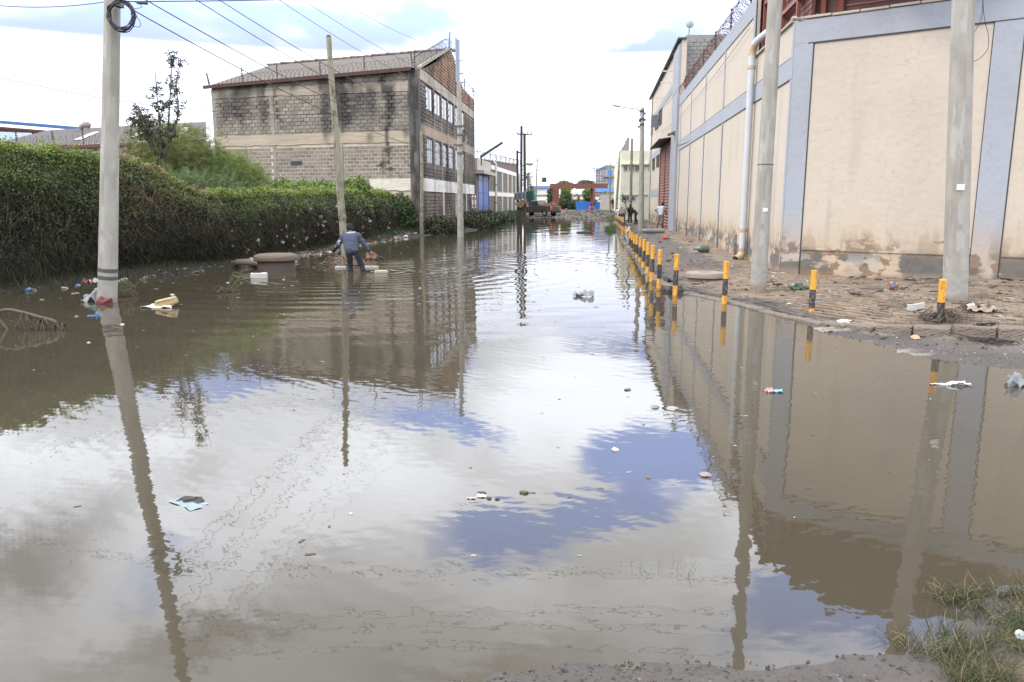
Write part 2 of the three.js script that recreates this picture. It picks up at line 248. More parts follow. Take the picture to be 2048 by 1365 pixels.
// ------------------------------------------------------------------ right: the cream warehouse
const CREAM = [0.43, 0.372, 0.3], GREYB = [0.28, 0.292, 0.318];
function plaster(base, s, h, k) {                                   // painted plaster that rots from the ground up
  let c = mul3(base, 0.93 + 0.14 * fbm(s * 0.5 + k, h * 0.5, 4, k) + 0.05 * (vn(s * 9, h * 9, k + 1) - 0.5));
  const drip = fbm(s * 3.1, h * 0.22 + k, 4, k + 3), low = h + (drip - 0.5) * 0.9;
  c = mix3(c, mul3(base, 0.76), 0.7 * sst(0.55, 0.75, drip) * sst(7, 1, h));
  c = mix3(c, [0.38, 0.27, 0.165], 0.6 * sst(1.9, 0.5, low));
  const pit = fbm(s * 5.2, h * 6.5, 6, k + 7);
  c = mix3(c, [0.15, 0.09, 0.055], 0.8 * sst(0.53, 0.6, pit) * sst(1.2, 0.75, low));
  const cem = fbm(s * 1.3 + 3, h * 3.0, 6, k + 13);
  c = mix3(c, [0.1, 0.092, 0.082], 0.92 * sst(0.43, 0.5, cem) * sst(0.12, 0.4, h) * sst(0.98, 0.66, h));
  c = mix3(c, [0.32, 0.31, 0.29], 0.6 * sst(0.62, 0.64, fbm(s * 2.1, h * 3.1, 5, k + 23)) * sst(0.95, 0.6, h));
  c = mix3(c, [0.17, 0.11, 0.07], 0.8 * sst(0.42, 0.1, h + (vn(s * 5, h * 5, k) - 0.5) * 0.3));
  c = mix3(c, [0.2, 0.15, 0.1], 0.45 * sst(0.5, 0.62, fbm(s * 6, h * 1.1, 4, k + 51)) * sst(1.5, 0.9, h) * sst(0.5, 0.8, h));
  const crk = Math.abs(fbm(s * 0.9 + k, h * 1.1, 4, k + 61) - 0.5); if (crk < 0.0035 && fbm(s * 0.4, h * 0.4, 2, k) > 0.5) c = mul3(c, 0.9);
  if (fbm(s * 14, h * 9, 3, k + 33) > 0.74 && h > 1) c = mul3(c, 0.93);
  return c;
}
function wallMat(base, u0, len, hgt, px, py, k) {
  const t = colorTex(px, py, (u, v) => plaster(base, u * len, v * hgt, k)); t.repeat.set(1 / len, 1 / hgt); t.offset.set(-u0 / len, 0);
  return new THREE.MeshStandardMaterial({ map: t, roughness: 0.92, bumpMap: roughBump, bumpScale: 0.006, side: THREE.DoubleSide });
}
const creamLong = wallMat(CREAM, -49, 29, 9, 1740, 540, 3), creamFar = wallMat(CREAM, -77, 28, 11.8, 900, 384, 9), creamFace = wallMat(CREAM, 4.4, 10.5, 6.6, 1400, 880, 21);
const greyLong = wallMat(GREYB, -49, 29, 9, 1160, 360, 43), greyFace = wallMat(GREYB, 4.4, 10.5, 6.6, 1050, 660, 53);
const greyPaint = mat(0.285, 0.3, 0.325, 0.9, { bumpMap: roughBump, bumpScale: 0.004 }), groove = mat(0.06, 0.06, 0.065), redSteel = mat(0.19, 0.045, 0.03, 0.55), redDark = mat(0.085, 0.026, 0.02, 0.6), redLine = mat(0.27, 0.07, 0.045, 0.5);
const rust = mat(0.11, 0.05, 0.032, 0.9), whitePipe = mat(0.46, 0.48, 0.485, 0.45), wireDark = mat(0.045, 0.042, 0.04, 0.6), cement = mat(0.22, 0.215, 0.205), cementDark = mat(0.115, 0.11, 0.1), darkPane = new THREE.MeshStandardMaterial({ color: rgb(0.03, 0.035, 0.04), roughness: 0.12 }), whitePaint = mat(0.66, 0.64, 0.6), black = mat(0.022, 0.022, 0.024, 0.6);
const FD = V(0.866, 0, 0.5), FN = V(-0.5, 0, 0.866), C0 = V(4.62, 0, -20.3);    // the chamfered face towards the junction: direction along it, outward normal, corner
const onF = (s, h, out = 0) => C0.clone().addScaledVector(FD, s).addScaledVector(FN, out).setY(h);
const WX = 4.62;
{
  const b = thing('cream_warehouse', 'long cream warehouse with blue-grey bands and a red shutter door on the right', 'warehouse', V(WX, 0, -20.3));
  const rect = (z0, z1, h0, h1) => [V(WX, h0, z0), V(WX, h1, z0), V(WX, h1, z1), V(WX, h0, z1)];
  // walls
  new MB().add(wallPrism(rect(-20.3, -25.6, -0.3, 6.28), 0.3, 1, 0)).add(wallPrism(rect(-25.6, -48.8, -0.3, 8.1), 0.12, 1, 0)).build('wall', creamLong, b);
  new MB().add(wallPrism([V(WX, -0.3, -48.8), V(WX, 11.35, -48.8), V(WX, 11.35, -76.5), V(WX, -0.3, -76.5)], 0.3, 1, 0)).build('wall', creamFar, b);
  new MB().add(wallPrism([onF(0.01, -0.3), onF(0.01, 6.26), onF(11.5, 6.26), onF(11.5, -0.3)], 0.3, 0.5, -0.866)).build('wall', creamFace, b);
  new MB().box(WX + 9, 4, -76.6, 17.4, 8, 0.3).build('wall', cement, b);
  // blue-grey bands and strips, 25 mm proud
  const g = new MB();
  g.box(WX, 5.2, -34.5, 0.05, 0.5, 28.2); g.box(WX, 7.83, -37.2, 0.06, 0.54, 23.1);
  for (const z of [-31.4, -36.8, -42.4, -47.7]) g.box(WX, 6.3, z, 0.056, 2.5, 0.2).box(WX, 2.95, z, 0.056, 4.0, 0.2);
  g.box(WX, 6.7, -25.75, 0.056, 2.75, 0.3);
  for (const z of [-27.2, -31.4, -36.8, -42.4, -47.7]) g.box(WX, 0.42, z, 0.13, 0.98, 0.38);
  g.build('painted_band', greyLong, b);
  new MB().add(wallPrism([onF(-0.02, -0.3, 0.03), onF(-0.02, 5.72, 0.03), onF(0.42, 5.72, 0.03), onF(0.42, -0.3, 0.03)], 0.06, 0.5, -0.866)).add(wallPrism([onF(4.12, -0.3, 0.03), onF(4.12, 5.72, 0.03), onF(4.66, 5.72, 0.03), onF(4.66, -0.3, 0.03)], 0.06, 0.5, -0.866))
    .add(wallPrism([onF(-0.02, 5.72, 0.034), onF(-0.02, 6.24, 0.034), onF(11.5, 6.24, 0.034), onF(11.5, 5.72, 0.034)], 0.06, 0.5, -0.866)).add(wallPrism([V(WX - 0.03, -0.3, -20.36), V(WX - 0.03, 6.24, -20.36), V(WX - 0.03, 6.24, -20.56), V(WX - 0.03, -0.3, -20.56)], 0.06, 1, 0)).build('painted_band', greyFace, b);
  new MB().box(WX, 9.27, -64.4, 0.05, 0.5, 24.1).box(WX, 5.88, -69.2, 0.05, 0.5, 14.5).box(WX, 2.66, -69.2, 0.05, 0.6, 14.5).box(WX - 0.05, 5.5, -50.6, 0.2, 11.2, 3.5).build('painted_band', greyPaint, b);
  // scored joints beside the bands, a ledge above the rotting plinth
  const j = new MB();
  for (const [a, c] of [[0.425, 0.445], [4.1, 4.118], [4.662, 4.685]]) j.add(wallPrism([onF(a, 0.2, 0.012), onF(a, 5.7, 0.012), onF(c, 5.7, 0.012), onF(c, 0.2, 0.012)], 0.02, 0.5, -0.866));
  j.add(wallPrism([onF(0.3, 5.695, 0.036), onF(0.3, 5.716, 0.036), onF(11.5, 5.716, 0.036), onF(11.5, 5.695, 0.036)], 0.04, 0.5, -0.866));
  for (const z of [-31.4, -36.8, -42.4, -47.7]) for (const q of [-0.115, 0.115]) j.box(WX, 3, z + q, 0.03, 4.2, 0.02);
  j.box(WX, 4.94, -34.5, 0.06, 0.016, 28.2).box(WX, 5.458, -34.5, 0.056, 0.016, 28.2);
  j.build('joint', groove, b);
  new MB().add(wallPrism([onF(0.45, 0.80, 0.03), onF(0.45, 0.84, 0.03), onF(4.09, 0.84, 0.03), onF(4.09, 0.80, 0.03)], 0.04, 0.5, -0.866)).add(wallPrism([onF(4.7, 0.80, 0.03), onF(4.7, 0.84, 0.03), onF(11, 0.84, 0.03), onF(11, 0.80, 0.03)], 0.04, 0.5, -0.866)).build('ledge', creamFace, b);
  // rough coping along the low walls
  seed(5); const cp = new MB();
  for (let s = 0.2; s < 11; s += 0.62) cp.rbox(...onF(s + 0.3, 6.29 + rr(-0.008, 0.008), -0.1).toArray(), 0.6, 0.06, 0.34, 0.015, -Math.PI / 6 + rr(-0.01, 0.01), rr(-0.02, 0.02));
  for (let z = -20.6; z > -25.3; z -= 0.6) cp.rbox(WX + 0.08, 6.31, z - 0.3, 0.3, 0.06, 0.58, 0.015);
  for (let i = 0; i < 26; i++) cp.add(crumple(rr(0.03, 0.08), 800 + i, 0.6), new THREE.Matrix4().makeTranslation(...onF(rr(-0.1, 0.6), 6.3 + rr(-0.04, 0.05), rr(-0.25, 0.02)).toArray()));
  cp.build('coping', mat(0.4, 0.35, 0.28), b);
  // red steel storey set back above
  const rd = new MB(), L1 = onF(-0.1, 0, -0.42), rib = new MB();
  rd.add(wallPrism([onF(0.1, 6.1, -0.42), onF(0.1, 7.45, -0.42), onF(11.5, 7.45, -0.42), onF(11.5, 6.1, -0.42)], 0.08, 0.5, -0.866));
  rd.box(WX + 0.36, 6.9, -23.2, 0.08, 2.0, 5.8);
  rd.build('cladding', redDark, b);
  for (let k = 0; k < 7; k++) rib.add(wallPrism([onF(1.0, 6.38 + k * 0.14, -0.39), onF(1.0, 6.41 + k * 0.14, -0.39), onF(11.5, 6.41 + k * 0.14, -0.39), onF(11.5, 6.38 + k * 0.14, -0.39)], 0.05, 0.5, -0.866));
  for (let k = 0; k < 11; k++) rib.box(WX + 0.32, 6.1 + k * 0.15, -23.2, 0.04, 0.025, 5.8);
  rib.build('cladding_rib', redLine, b);
  const tr = new MB(), zx = WX + 0.2;
  for (const z of [-21.1, -22.8, -24.4, -25.3]) tr.bar(V(zx, 6.2, z), V(zx, 7.9, z), 0.1);
  for (const y of [6.95, 7.8]) tr.bar(V(zx, y, -20.9), V(zx, y, -25.4), 0.1);
  for (const [z0, z1] of [[-21.1, -22.8], [-22.8, -24.4]]) tr.bar(V(zx - 0.02, 6.98, z0), V(zx - 0.02, 7.78, z1), 0.07);
  tr.bar(V(zx, 6.3, -24.4), V(zx, 6.95, -25.3), 0.06); tr.bar(onF(0.5, 6.25, -0.3), onF(0.5, 7.5, -0.3), 0.1); tr.bar(onF(0.9, 6.25, -0.3), onF(0.9, 7.5, -0.3), 0.1); tr.bar(onF(0.1, 6.9, -0.3), onF(0.9, 6.9, -0.3), 0.1); tr.bar(onF(0.1, 6.9, -0.32), onF(0.5, 7.5, -0.32), 0.06); tr.bar(onF(0.9, 6.36, -0.34), onF(11, 6.36, -0.34), 0.07);
  tr.build('truss', redSteel, b);
  new MB().add(wallPrism([V(WX + 0.2, 7.5, -20.6), V(WX + 0.2, 8.0, -25.4), V(14, 9, -25.4), V(14, 9, -20.6)], 0.05, 0, 1)).box(WX + 6, 8.2, -36, 11.5, 0.1, 24).build('roof', rust, b);
  const kn = new MB(); for (let k = 0; k < 3; k++) kn.box(WX + 4.5, 7.5, -20.4 + k * 1.2, 9.2 - k, 0.06, 1.1); kn.build('roof', redDark, b);
  // big white downpipe with an elbow at each end
  const pz = onX(1495, 300, WX - 0.16).z, pp = new MB(), px0 = WX - 0.16;
  pp.rod(V(px0, 0.52, pz), V(px0, 6.3, pz), 0.105, 0.105, 16).tube([V(px0, 6.28, pz), V(px0, 6.42, pz), V(px0 + 0.05, 6.62, pz + 0.08), V(WX + 0.28, 6.95, pz + 0.55)], 0.105, 14);
  pp.build('downpipe', whitePipe, b);
  const pe = new MB(); pe.tube([V(px0, 0.54, pz), V(px0, 0.4, pz), V(px0 - 0.05, 0.28, pz + 0.06), V(px0 - 0.22, 0.2, pz + 0.2)], 0.115, 14); for (const h of [1.05, 5.9]) pe.rod(V(px0, h, pz), V(px0, h + 0.1, pz), 0.122, 0.122, 16); pe.tube([V(px0, 6.3, pz), V(px0, 6.44, pz), V(px0 + 0.04, 6.6, pz + 0.06)], 0.111, 14);
  pe.build('pipe_collar', mat(0.42, 0.31, 0.21, 0.6), b);
  // second thin pipe and a floodlight far down the wall
  new MB().rod(V(WX - 0.1, 0.3, -52.35), V(WX - 0.1, 5.9, -52.35), 0.06).build('downpipe', mat(0.4, 0.38, 0.34, 0.6), b); new MB().rod(V(WX - 0.08, 0.2, -74.0), V(WX - 0.08, 11.2, -74.0), 0.07).build('downpipe', mat(0.4, 0.38, 0.34, 0.6), b);
  new MB().rbox(WX - 0.35, 6.05, -49.6, 0.5, 0.14, 0.5, 0.03, 0, 0, 0.4).bar(V(WX, 5.9, -49.6), V(WX - 0.3, 6.0, -49.6), 0.05).build('floodlight', cementDark, b);
  // red shutter door
  const fr = new MB(); fr.box(WX - 0.04, 3.0, -52.75, 0.14, 5.7, 0.3).box(WX - 0.04, 3.0, -57.3, 0.14, 5.7, 0.22).box(WX - 0.04, 3.0, -61.9, 0.14, 5.7, 0.26).box(WX - 0.04, 5.87, -57.3, 0.14, 0.16, 9.4);
  const sh = fr.build('door_frame', redSteel, b);
  for (const [z0, z1] of [[-52.9, -57.2], [-57.4, -61.8]]) {
    const p = mesh('shutter', new MB().box(WX - 0.012, 3.0, (z0 + z1) / 2, 0.03, 5.6, z0 - z1).geo(b.position, true), mat(0.5, 0.4, 0.36), b), sl = new MB();
    for (let h = 0.3; h < 5.75; h += 0.2) sl.box(WX - 0.045, h, (z0 + z1) / 2, 0.05, 0.115, z0 - z1, 0, 0, 0.25);
    const q = mesh('slat', sl.geo(b.position, true), mat(0.24, 0.06, 0.045, 0.6), p); q.userData.kind = 'stuff';
  }
  new MB().add(wallPrism([V(WX, 6.05, -52.2), V(WX - 0.9, 5.9, -52.2), V(WX - 0.9, 5.9, -62.2), V(WX, 6.05, -62.2)], 0.06, 0, 0.02)).box(WX - 0.45, 5.98, -57.2, 0.95, 0.05, 10, 0, 0, 0.16).build('canopy', black, b);
  // windows of the far block
  const wins = [[-75.5, -73.2, 8, 8.98], [-69.5, -67, 8, 8.98], [-65.2, -62.6, 7.95, 9.0], [-76.3, -74.3, 4.7, 5.6], [-71.2, -68.9, 4.7, 5.6], [-66.3, -63.8, 4.75, 5.6]];
  for (const [z0, z1, h0, h1] of wins) {
    const zc = (z0 + z1) / 2, w = z1 - z0, f = new MB().box(WX - 0.03, h0, zc, 0.1, 0.08, w + 0.1).box(WX - 0.03, h1, zc, 0.1, 0.08, w + 0.1).box(WX - 0.03, (h0 + h1) / 2, z0, 0.1, h1 - h0, 0.08).box(WX - 0.03, (h0 + h1) / 2, z1, 0.1, h1 - h0, 0.08).box(WX - 0.02, (h0 + h1) / 2, zc, 0.06, h1 - h0, 0.06).build('window', cementDark, b);
    mesh('pane', new MB().box(WX - 0.008, (h0 + h1) / 2, zc, 0.02, h1 - h0 - 0.06, w - 0.06).geo(b.position, true), darkPane, f);
  }
  mesh('pane', new MB().box(WX - 0.3, 8.4, -66.4, 0.03, 0.95, 1.0, 0.5).geo(b.position, true), darkPane, b);
  for (const [z, h] of [[-53.5, 10.3], [-55.5, 9.9], [-62, 9.7], [-72, 8.5]]) new MB().box(WX - 0.35, h, z, 0.7, 0.06, 0.12).build('bracket', whitePaint, b);
  new MB().box(WX, 11.4, -62.7, 0.5, 0.1, 28).build('gutter', black, b);
  // block wall above the roof, dish on its top
  const bw = new MB().box(WX + 4.4, 9.5, -50.2, 8.2, 4.4, 1.6); seed(9);
  for (let h = 8.2; h < 11.4; h += 0.22) for (let x = WX + 0.32; x < WX + 3.2; x += 0.42) bw.box(x + 0.2 + (Math.round(h / 0.22) % 2) * 0.2, h + 0.1, -49.4, 0.38 + rr(-0.03, 0.01), 0.19, 0.05 + rr(0, 0.03));
  bw.build('block_wall', cement, b);
  const dc = onZ(1380, 48, -49.6), dish = new MB().add(new THREE.SphereGeometry(0.42, 20, 6, 0, 6.283, 0, 0.62), new THREE.Matrix4().compose(dc.clone().add(V(0, 0, -0.34)), new THREE.Quaternion().setFromEuler(new THREE.Euler(Math.PI / 2, 0, 0.0)), V(1, 1, 1))).build('satellite_dish', mat(0.3, 0.35, 0.39, 0.5), b, false);
  mesh('dish_mast', new MB().rod(V(dc.x, 11.6, -49.9), V(dc.x, dc.y, -49.8), 0.03).rod(dc, V(dc.x, dc.y, -49.1), 0.015).geo(b.position), cement, dish).position.set(0, 0, 0);
  // razor coils and fence posts along the parapet
  razor('razor_wire', V(WX + 0.15, 8.42, -25.8), V(WX + 0.15, 8.42, -48.6), 0.32, 0.3, b, rust);
  for (let k = 0; k < 6; k++) spike(V(WX + 0.15, 8.1, -27.5 - k * 4), 1.0, b);
}
function razor(name, a, b, r, pitch, parent, m) {
  const l = a.distanceTo(b), n = Math.round(l / pitch), d = b.clone().sub(a).normalize(), u = V(-d.z, 0, d.x).normalize(), pts = []; seed(Math.round(l * 100));
  for (let i = 0; i <= n * 10; i++) { const t = i / 10 * Math.PI * 2, k = r * (0.85 + 0.3 * vn(i / 13, 3, 8)); pts.push(a.clone().addScaledVector(d, l * i / (n * 10) + 0.12 * Math.sin(t)).addScaledVector(u, k * Math.cos(t)).add(V(0, k * Math.sin(t), 0))); }
  const g = new THREE.TubeGeometry(new THREE.CatmullRomCurve3(pts), n * 12, 0.011, 3); const p = wpos(parent); g.translate(-p.x, -p.y, -p.z); return mesh(name, g, m, parent);
}
function spike(p, h, parent, lean = 0, leanz = 0) {                  // a fence post with insulators
  const m = new MB(), top = p.clone().add(V(lean, h, leanz)); m.rod(p, top, 0.028, 0.024, 5);
  for (let k = 0; k < 5; k++) { const q = p.clone().lerp(top, 0.35 + k * 0.15); m.rod(q.clone().add(V(0, -0.03, 0)), q.clone().add(V(0, 0.03, 0)), 0.055, 0.055, 6); }
  return m.build('fence_post', wireDark, parent);
}
// ------------------------------------------------------------------ left: the block-built workshop with the stained wall
const A0 = V(-24.5, 0, -48.5), B0 = V(-10.65, 0, -45.8), E0 = V(-11.15, 0, -69.6), GD = B0.clone().sub(A0).normalize(), GL = A0.distanceTo(B0), GN = V(-GD.z, 0, GD.x), SD = E0.clone().sub(B0).normalize(), SL = B0.distanceTo(E0), SN = V(-SD.z, 0, SD.x);
const onG = (s, h, out = 0) => A0.clone().addScaledVector(GD, s).addScaledVector(GN, out).setY(h), onS = (s, h, out = 0) => B0.clone().addScaledVector(SD, s).addScaledVector(SN, out).setY(h);
const sOf = px => (px - 402) / 436 * GL;                            // along the near wall
function soot(s, h) {                                               // black weathering below the gutter leaks
  let t = 0;
  for (const [px, w, top, bot, k] of [[470, 34, 9.4, 6.9, 0.75], [515, 14, 9.2, 6.2, 0.7], [548, 9, 8.9, 6.0, 0.7], [430, 16, 8.8, 6.6, 0.6], [580, 10, 9, 8.2, 0.7], [655, 14, 9.2, 5.8, 0.75], [690, 24, 9.3, 6.1, 0.95], [716, 22, 8.8, 6.8, 0.7], [745, 16, 8.6, 6.9, 0.5], [776, 9, 9.3, 3.2, 1], [784, 12, 8.6, 6.3, 0.7], [742, 10, 5.9, 5.3, 0.75], [812, 10, 6.2, 5.2, 0.6], [832, 9, 9.6, 1.5, 0.95], [455, 20, 9.3, 8.6, 0.8]]) {
    const c = sOf(px), ww = w * 0.032, n = fbm(s * 2.4 + px, h * 0.9, 4, 5) - 0.5; t = Math.max(t, k * sst(ww, ww * 0.35, Math.abs(s - c + n * 0.9)) * sst(bot - 0.5, bot + 0.7, h + n * 2) * sst(top + 0.3, top - 0.2, h));
  }
  return clamp(t * (0.75 + 0.6 * fbm(s * 3, h * 2.2, 4, 15)) + 0.4 * sst(0.54, 0.72, fbm(s * 1.2, h * 0.35, 4, 25)) * sst(5.5, 7.5, h));
}
const BLOCK = [0.185, 0.163, 0.136], MORTAR = [0.46, 0.38, 0.285], SOOT = [0.028, 0.026, 0.023];
const blockMap = colorTex(256, 256, (u, v) => { const n = 0.7 + 0.55 * fbm(u * 12, v * 12, 5, 65, 12); return [n, n, n]; }, 0.9);
const blockMat = new THREE.MeshStandardMaterial({ vertexColors: true, map: blockMap, bumpMap: roughBump, bumpScale: 0.02, roughness: 0.95 });
function tint(g, f) { const p = g.attributes.position, c = new Float32Array(p.count * 3); for (let i = 0; i < p.count; i++) { const q = f(p.getX(i), p.getY(i), p.getZ(i)); c[3 * i] = q[0]; c[3 * i + 1] = q[1]; c[3 * i + 2] = q[2]; } g.setAttribute('color', new THREE.BufferAttribute(c, 3)); return g; }
const frame = (o, d, n) => new THREE.Matrix4().makeBasis(d, V(0, 1, 0), n).setPosition(o);
function courses(len, h0, h1, skip, ch = 0.215, bl = 0.41) {        // list of [s, h, w, hh] of blocks in running bond
  const out = []; let r = 0;
  for (let h = h0; h < h1 - 0.1; h += ch, r++) for (let s = (r % 2) * -bl / 2; s < len; s += bl) { const a = Math.max(s, 0.02), e = Math.min(s + bl, len - 0.02), w = e - a; if (w < 0.08 || skip((a + e) / 2, h + ch / 2)) continue; out.push([(a + e) / 2, h + ch / 2, w - 0.05, ch - 0.045]); }
  return out;
}
{
  const b = thing('block_building', 'tall grey stone block building with black weathering streaks and a broken gable behind the hedge', 'building', B0.clone());
  const wp = (n, pts, t, nx, nz, m) => new MB().add(wallPrism(pts, t, nx, nz)).build(n, m, b);
  const sill = V(0, 0, 0);
  // mortar bed of the near wall, with the weathering
  const bed = new THREE.PlaneGeometry(GL, 9.8, 110, 80); bed.translate(GL / 2, 4.7, 0);
  { const p = bed.attributes.position; for (let i = 0; i < p.count; i++) if (p.getY(i) > 8.98 + 0.5 * p.getX(i) / GL) p.setY(i, 8.98 + 0.5 * p.getX(i) / GL); bed.computeVertexNormals(); }
  tint(bed, (s, h) => mul3(mix3(h > 6 ? mul3(MORTAR, 0.6) : MORTAR, SOOT, soot(s, h)), 0.75 + 0.5 * fbm(s * 2, h * 2, 3, 3)));
  bed.applyMatrix4(frame(A0, GD, GN)); bed.translate(-B0.x, 0, -B0.z); mesh('wall', bed, blockMat, b);
  wp('wall', [onG(0, -0.2, -0.3), onG(0, 8.9, -0.3), onG(GL, 9.4, -0.3), onG(GL, -0.2, -0.3)], 0.1, -GN.x, -GN.z, cement);
  wp('wall', [A0.clone().setY(0), A0.clone().setY(8.95), V(-25.5, 12, -59.5), V(-25.8, 9, -70), V(-25.8, 0, -70)], 0.2, 1, 0, cement);
  wp('wall', [E0.clone().setY(0), E0.clone().setY(9), V(-25.8, 9, -70), V(-25.8, 0, -70)], 0.2, 0, 1, cement);
  // blocks of the near wall: the 300 nearest the street corner one by one
  seed(31); const all = courses(GL - 0.35, 1.6, 9.25, (s, h) => (h > 5.36 && h < 6.06) || (h > 8.35 && h < 8.85 && s < 6) || (h > 8.3 && h < 8.8 && s >= 6) || h > 8.86 + 0.5 * s / GL || (Math.abs(s - sOf(537)) < 0.14) || (s > 10.9 && h < 3.3) || (s > sOf(574) && s < sOf(595) && h > 4.2 && h < 4.42));
  const one = ([s, h, w, hh]) => {
    const g = new THREE.BoxGeometry(w, hh, 0.16); g.deleteAttribute('uv'); const k = rr(0.75, 1.22), o = h > 6.1 ? rr(-0.01, 0.02) : rr(-0.02, -0.008), jag = h > 6.1 ? 0.02 : 0.006, rz = rr(-jag, jag);
    g.rotateZ(rz); g.translate(s, h, -0.045 + o);
    g.setAttribute('uv', new THREE.BufferAttribute(new Float32Array(48), 2)); { const p = g.attributes.position, q = g.attributes.uv; for (let i = 0; i < p.count; i++) q.setXY(i, p.getX(i) + k * 7, p.getY(i) + p.getZ(i)); }
    tint(g, (x, y) => mul3(mix3(BLOCK, SOOT, soot(x, y)), k * (h > 6.1 ? 1.2 : 1))); g.applyMatrix4(frame(A0, GD, GN)); return g;
  };
  all.sort((p, q) => (q[0] + q[1] * 0.2) - (p[0] + p[1] * 0.2)); const rest = new MB();
  all.forEach((r, i) => { if (i < 300) { const g = one(r); g.translate(-B0.x, 0, -B0.z); mesh('block', g, blockMat, b); } else rest.add(one(r)); });
  mesh('block', rest.geo(B0), blockMat, b).userData.kind = 'stuff';
  // cast beams across the near wall
  const beam = (s0, s1, h0, h1, out, c) => { const g = new THREE.BoxGeometry(s1 - s0, h1 - h0, 0.14, Math.max(3, Math.ceil((s1 - s0) / 0.2)), Math.max(5, Math.ceil((h1 - h0) / 0.2)), 1); g.translate((s0 + s1) / 2, (h0 + h1) / 2, out - 0.07); const p = g.attributes.position; for (let i = 0; i < p.count; i++) p.setY(i, p.getY(i) + (vn(p.getX(i) * 2, h0, 8) - 0.5) * 0.09); tint(g, (s, h) => mul3(mix3(c, SOOT, soot(s, h) * 0.92), h1 - h0 > 2 ? 0.35 + 1.1 * fbm(s * 5, h * 1.6, 4, 12) : 0.72 + 0.5 * fbm(s * 0.6, h * 7, 4, 12))); g.applyMatrix4(frame(A0, GD, GN)); g.translate(-B0.x, 0, -B0.z); return g; };
  mesh('beam', beam(0.05, GL - 0.4, 5.4, 6.02, 0.06, [0.345, 0.285, 0.21]), blockMat, b); mesh('beam', beam(0.05, 6.2, 8.33, 8.83, 0.05, [0.3, 0.255, 0.2]), blockMat, b); mesh('beam', beam(6.2, GL - 0.4, 8.3, 8.82, 0.055, [0.32, 0.27, 0.205]), blockMat, b);
  mesh('beam', beam(10.95, GL - 0.4, 2.6, 3.28, 0.07, [0.52, 0.48, 0.4]), blockMat, b);
  for (const [s, w, h1] of [[0.12, 0.26, 8.9], [sOf(537), 0.22, 9.15], [sOf(680), 0.3, 9.2]]) mesh('column', beam(s - w / 2, s + w / 2, 0.5, h1, 0.045, [0.27, 0.245, 0.21]), blockMat, b);
  mesh('column', beam(GL - 0.5, GL + 0.04, 0, 9.45, 0.09, [0.12, 0.11, 0.098]), blockMat, b);
  new MB().box(...onG(sOf(584), 4.31, 0.02).toArray(), 0.75, 0.22, 0.1, Math.atan2(-GD.z, GD.x)).build('vent', black, b);
  new MB().box(...onG(sOf(672), 8.62, 0.28).toArray(), 0.16, 0.12, 0.4, 0.3, 0.3).build('floodlight', whitePaint, b);
  // street wall: mortar bed cut to the gable's broken outline
  const prof = [[0, 9.3], [onX(848, 138, -10.75).z, 0], [0, 0]];
  const gab = [[0.0, 9.45], [3.6, 10.15], [7.6, 11.2], [10.9, 12.55], [11.4, 12.6], [13.2, 12.3], [14.2, 11.9], [15.1, 11.5], [15.8, 11.2], [16.6, 10.85], [18.5, 10.8], [21, 10.75], [SL, 10.72]], topAt = s => lerpTable(gab, s);
  const zs = px => { const z = onX(px, 300, -10.9).z; return (B0.z - z) / -SD.z; };
  const wu = [[847.5, 861], [866, 878.5], [882, 893], [897, 907], [911, 918], [923.5, 931.5]].map(([a, c]) => [zs(a), zs(c), 7.55, 8.95]), wl = [[847.5, 862], [867, 879.5], [883, 893.5], [897, 907.5], [911, 918], [924, 932]].map(([a, c]) => [zs(a), zs(c), 4.3, 5.85]), wins = [...wu, ...wl];
  const inWin = (s, h) => wins.some(([a, c, d, e]) => s > a - 0.05 && s < c + 0.05 && h > d - 0.05 && h < e + 0.05);
  const nS = 60, cells = new MB(); { // wall built in panels round the openings
    const hs = [-0.2, 2.58, 3.36, 4.3, 5.85, 6.6, 7.55, 8.95, 9.0], ss = [0, ...wu.flatMap(w => [w[0], w[1]]), SL].sort((p, q) => p - q);
    for (let i = 0; i < ss.length - 1; i++) for (let k = 0; k < hs.length - 1; k++) { const s0 = ss[i], s1 = ss[i + 1], mid = (s0 + s1) / 2; if (s1 - s0 < 0.05 || inWin(mid, (hs[k] + hs[k + 1]) / 2)) continue; cells.add(wallPrism([onS(s0, hs[k]), onS(s0, hs[k + 1]), onS(s1, hs[k + 1]), onS(s1, hs[k])], 0.22, -SN.x, -SN.z)); }
    cells.add(wallPrism([onS(0, 9.0), ...gab.map(([s, h]) => onS(s, h)), onS(SL, 9.0)], 0.22, -SN.x, -SN.z));
  }
  const dirt = (x, h, z) => { const s = B0.z - z; return clamp(0.75 * sst(0.48, 0.72, fbm(s * 1.7, h * 0.35, 4, 45)) + 0.75 * sst(2.6, 1.2, s) * sst(9, 7, h) + 0.3 * sst(8.9, 7.2, h) * sst(6.6, 7.4, h) + 0.4 * sst(4.4, 3.6, h) * sst(3.3, 3.6, h)); };
  mesh('wall', tint(boxUV(cells.geo()), (x, h, z) => mul3(mix3([0.17, 0.135, 0.105], SOOT, dirt(x, h, z)), 0.8)).translate(-B0.x, 0, -B0.z), blockMat, b);
  const sb = new MB(); seed(41);
  for (const [s, h, w, hh] of courses(SL, 0.1, 12.6, (s, h) => h > topAt(s) - 0.12 || inWin(s, h) || (h > 2.5 && h < 3.42) || (h > 5.9 && h < 6.6) || (h > 9.02 && h < 9.7) || s < 0.5)) { const g = new THREE.BoxGeometry(w, hh, 0.1); g.translate(s, h, -0.02 + rr(0, 0.02)); g.applyMatrix4(frame(B0, SD, SN)); const k = rr(0.72, 1.2), red = h > 9.6 ? 1 : 0; boxUV(g); tint(g, (x, y, z) => mul3(mix3(red ? [0.235, 0.135, 0.075] : [0.165, 0.13, 0.1], SOOT, dirt(x, y, z)), k)); sb.add(g); }
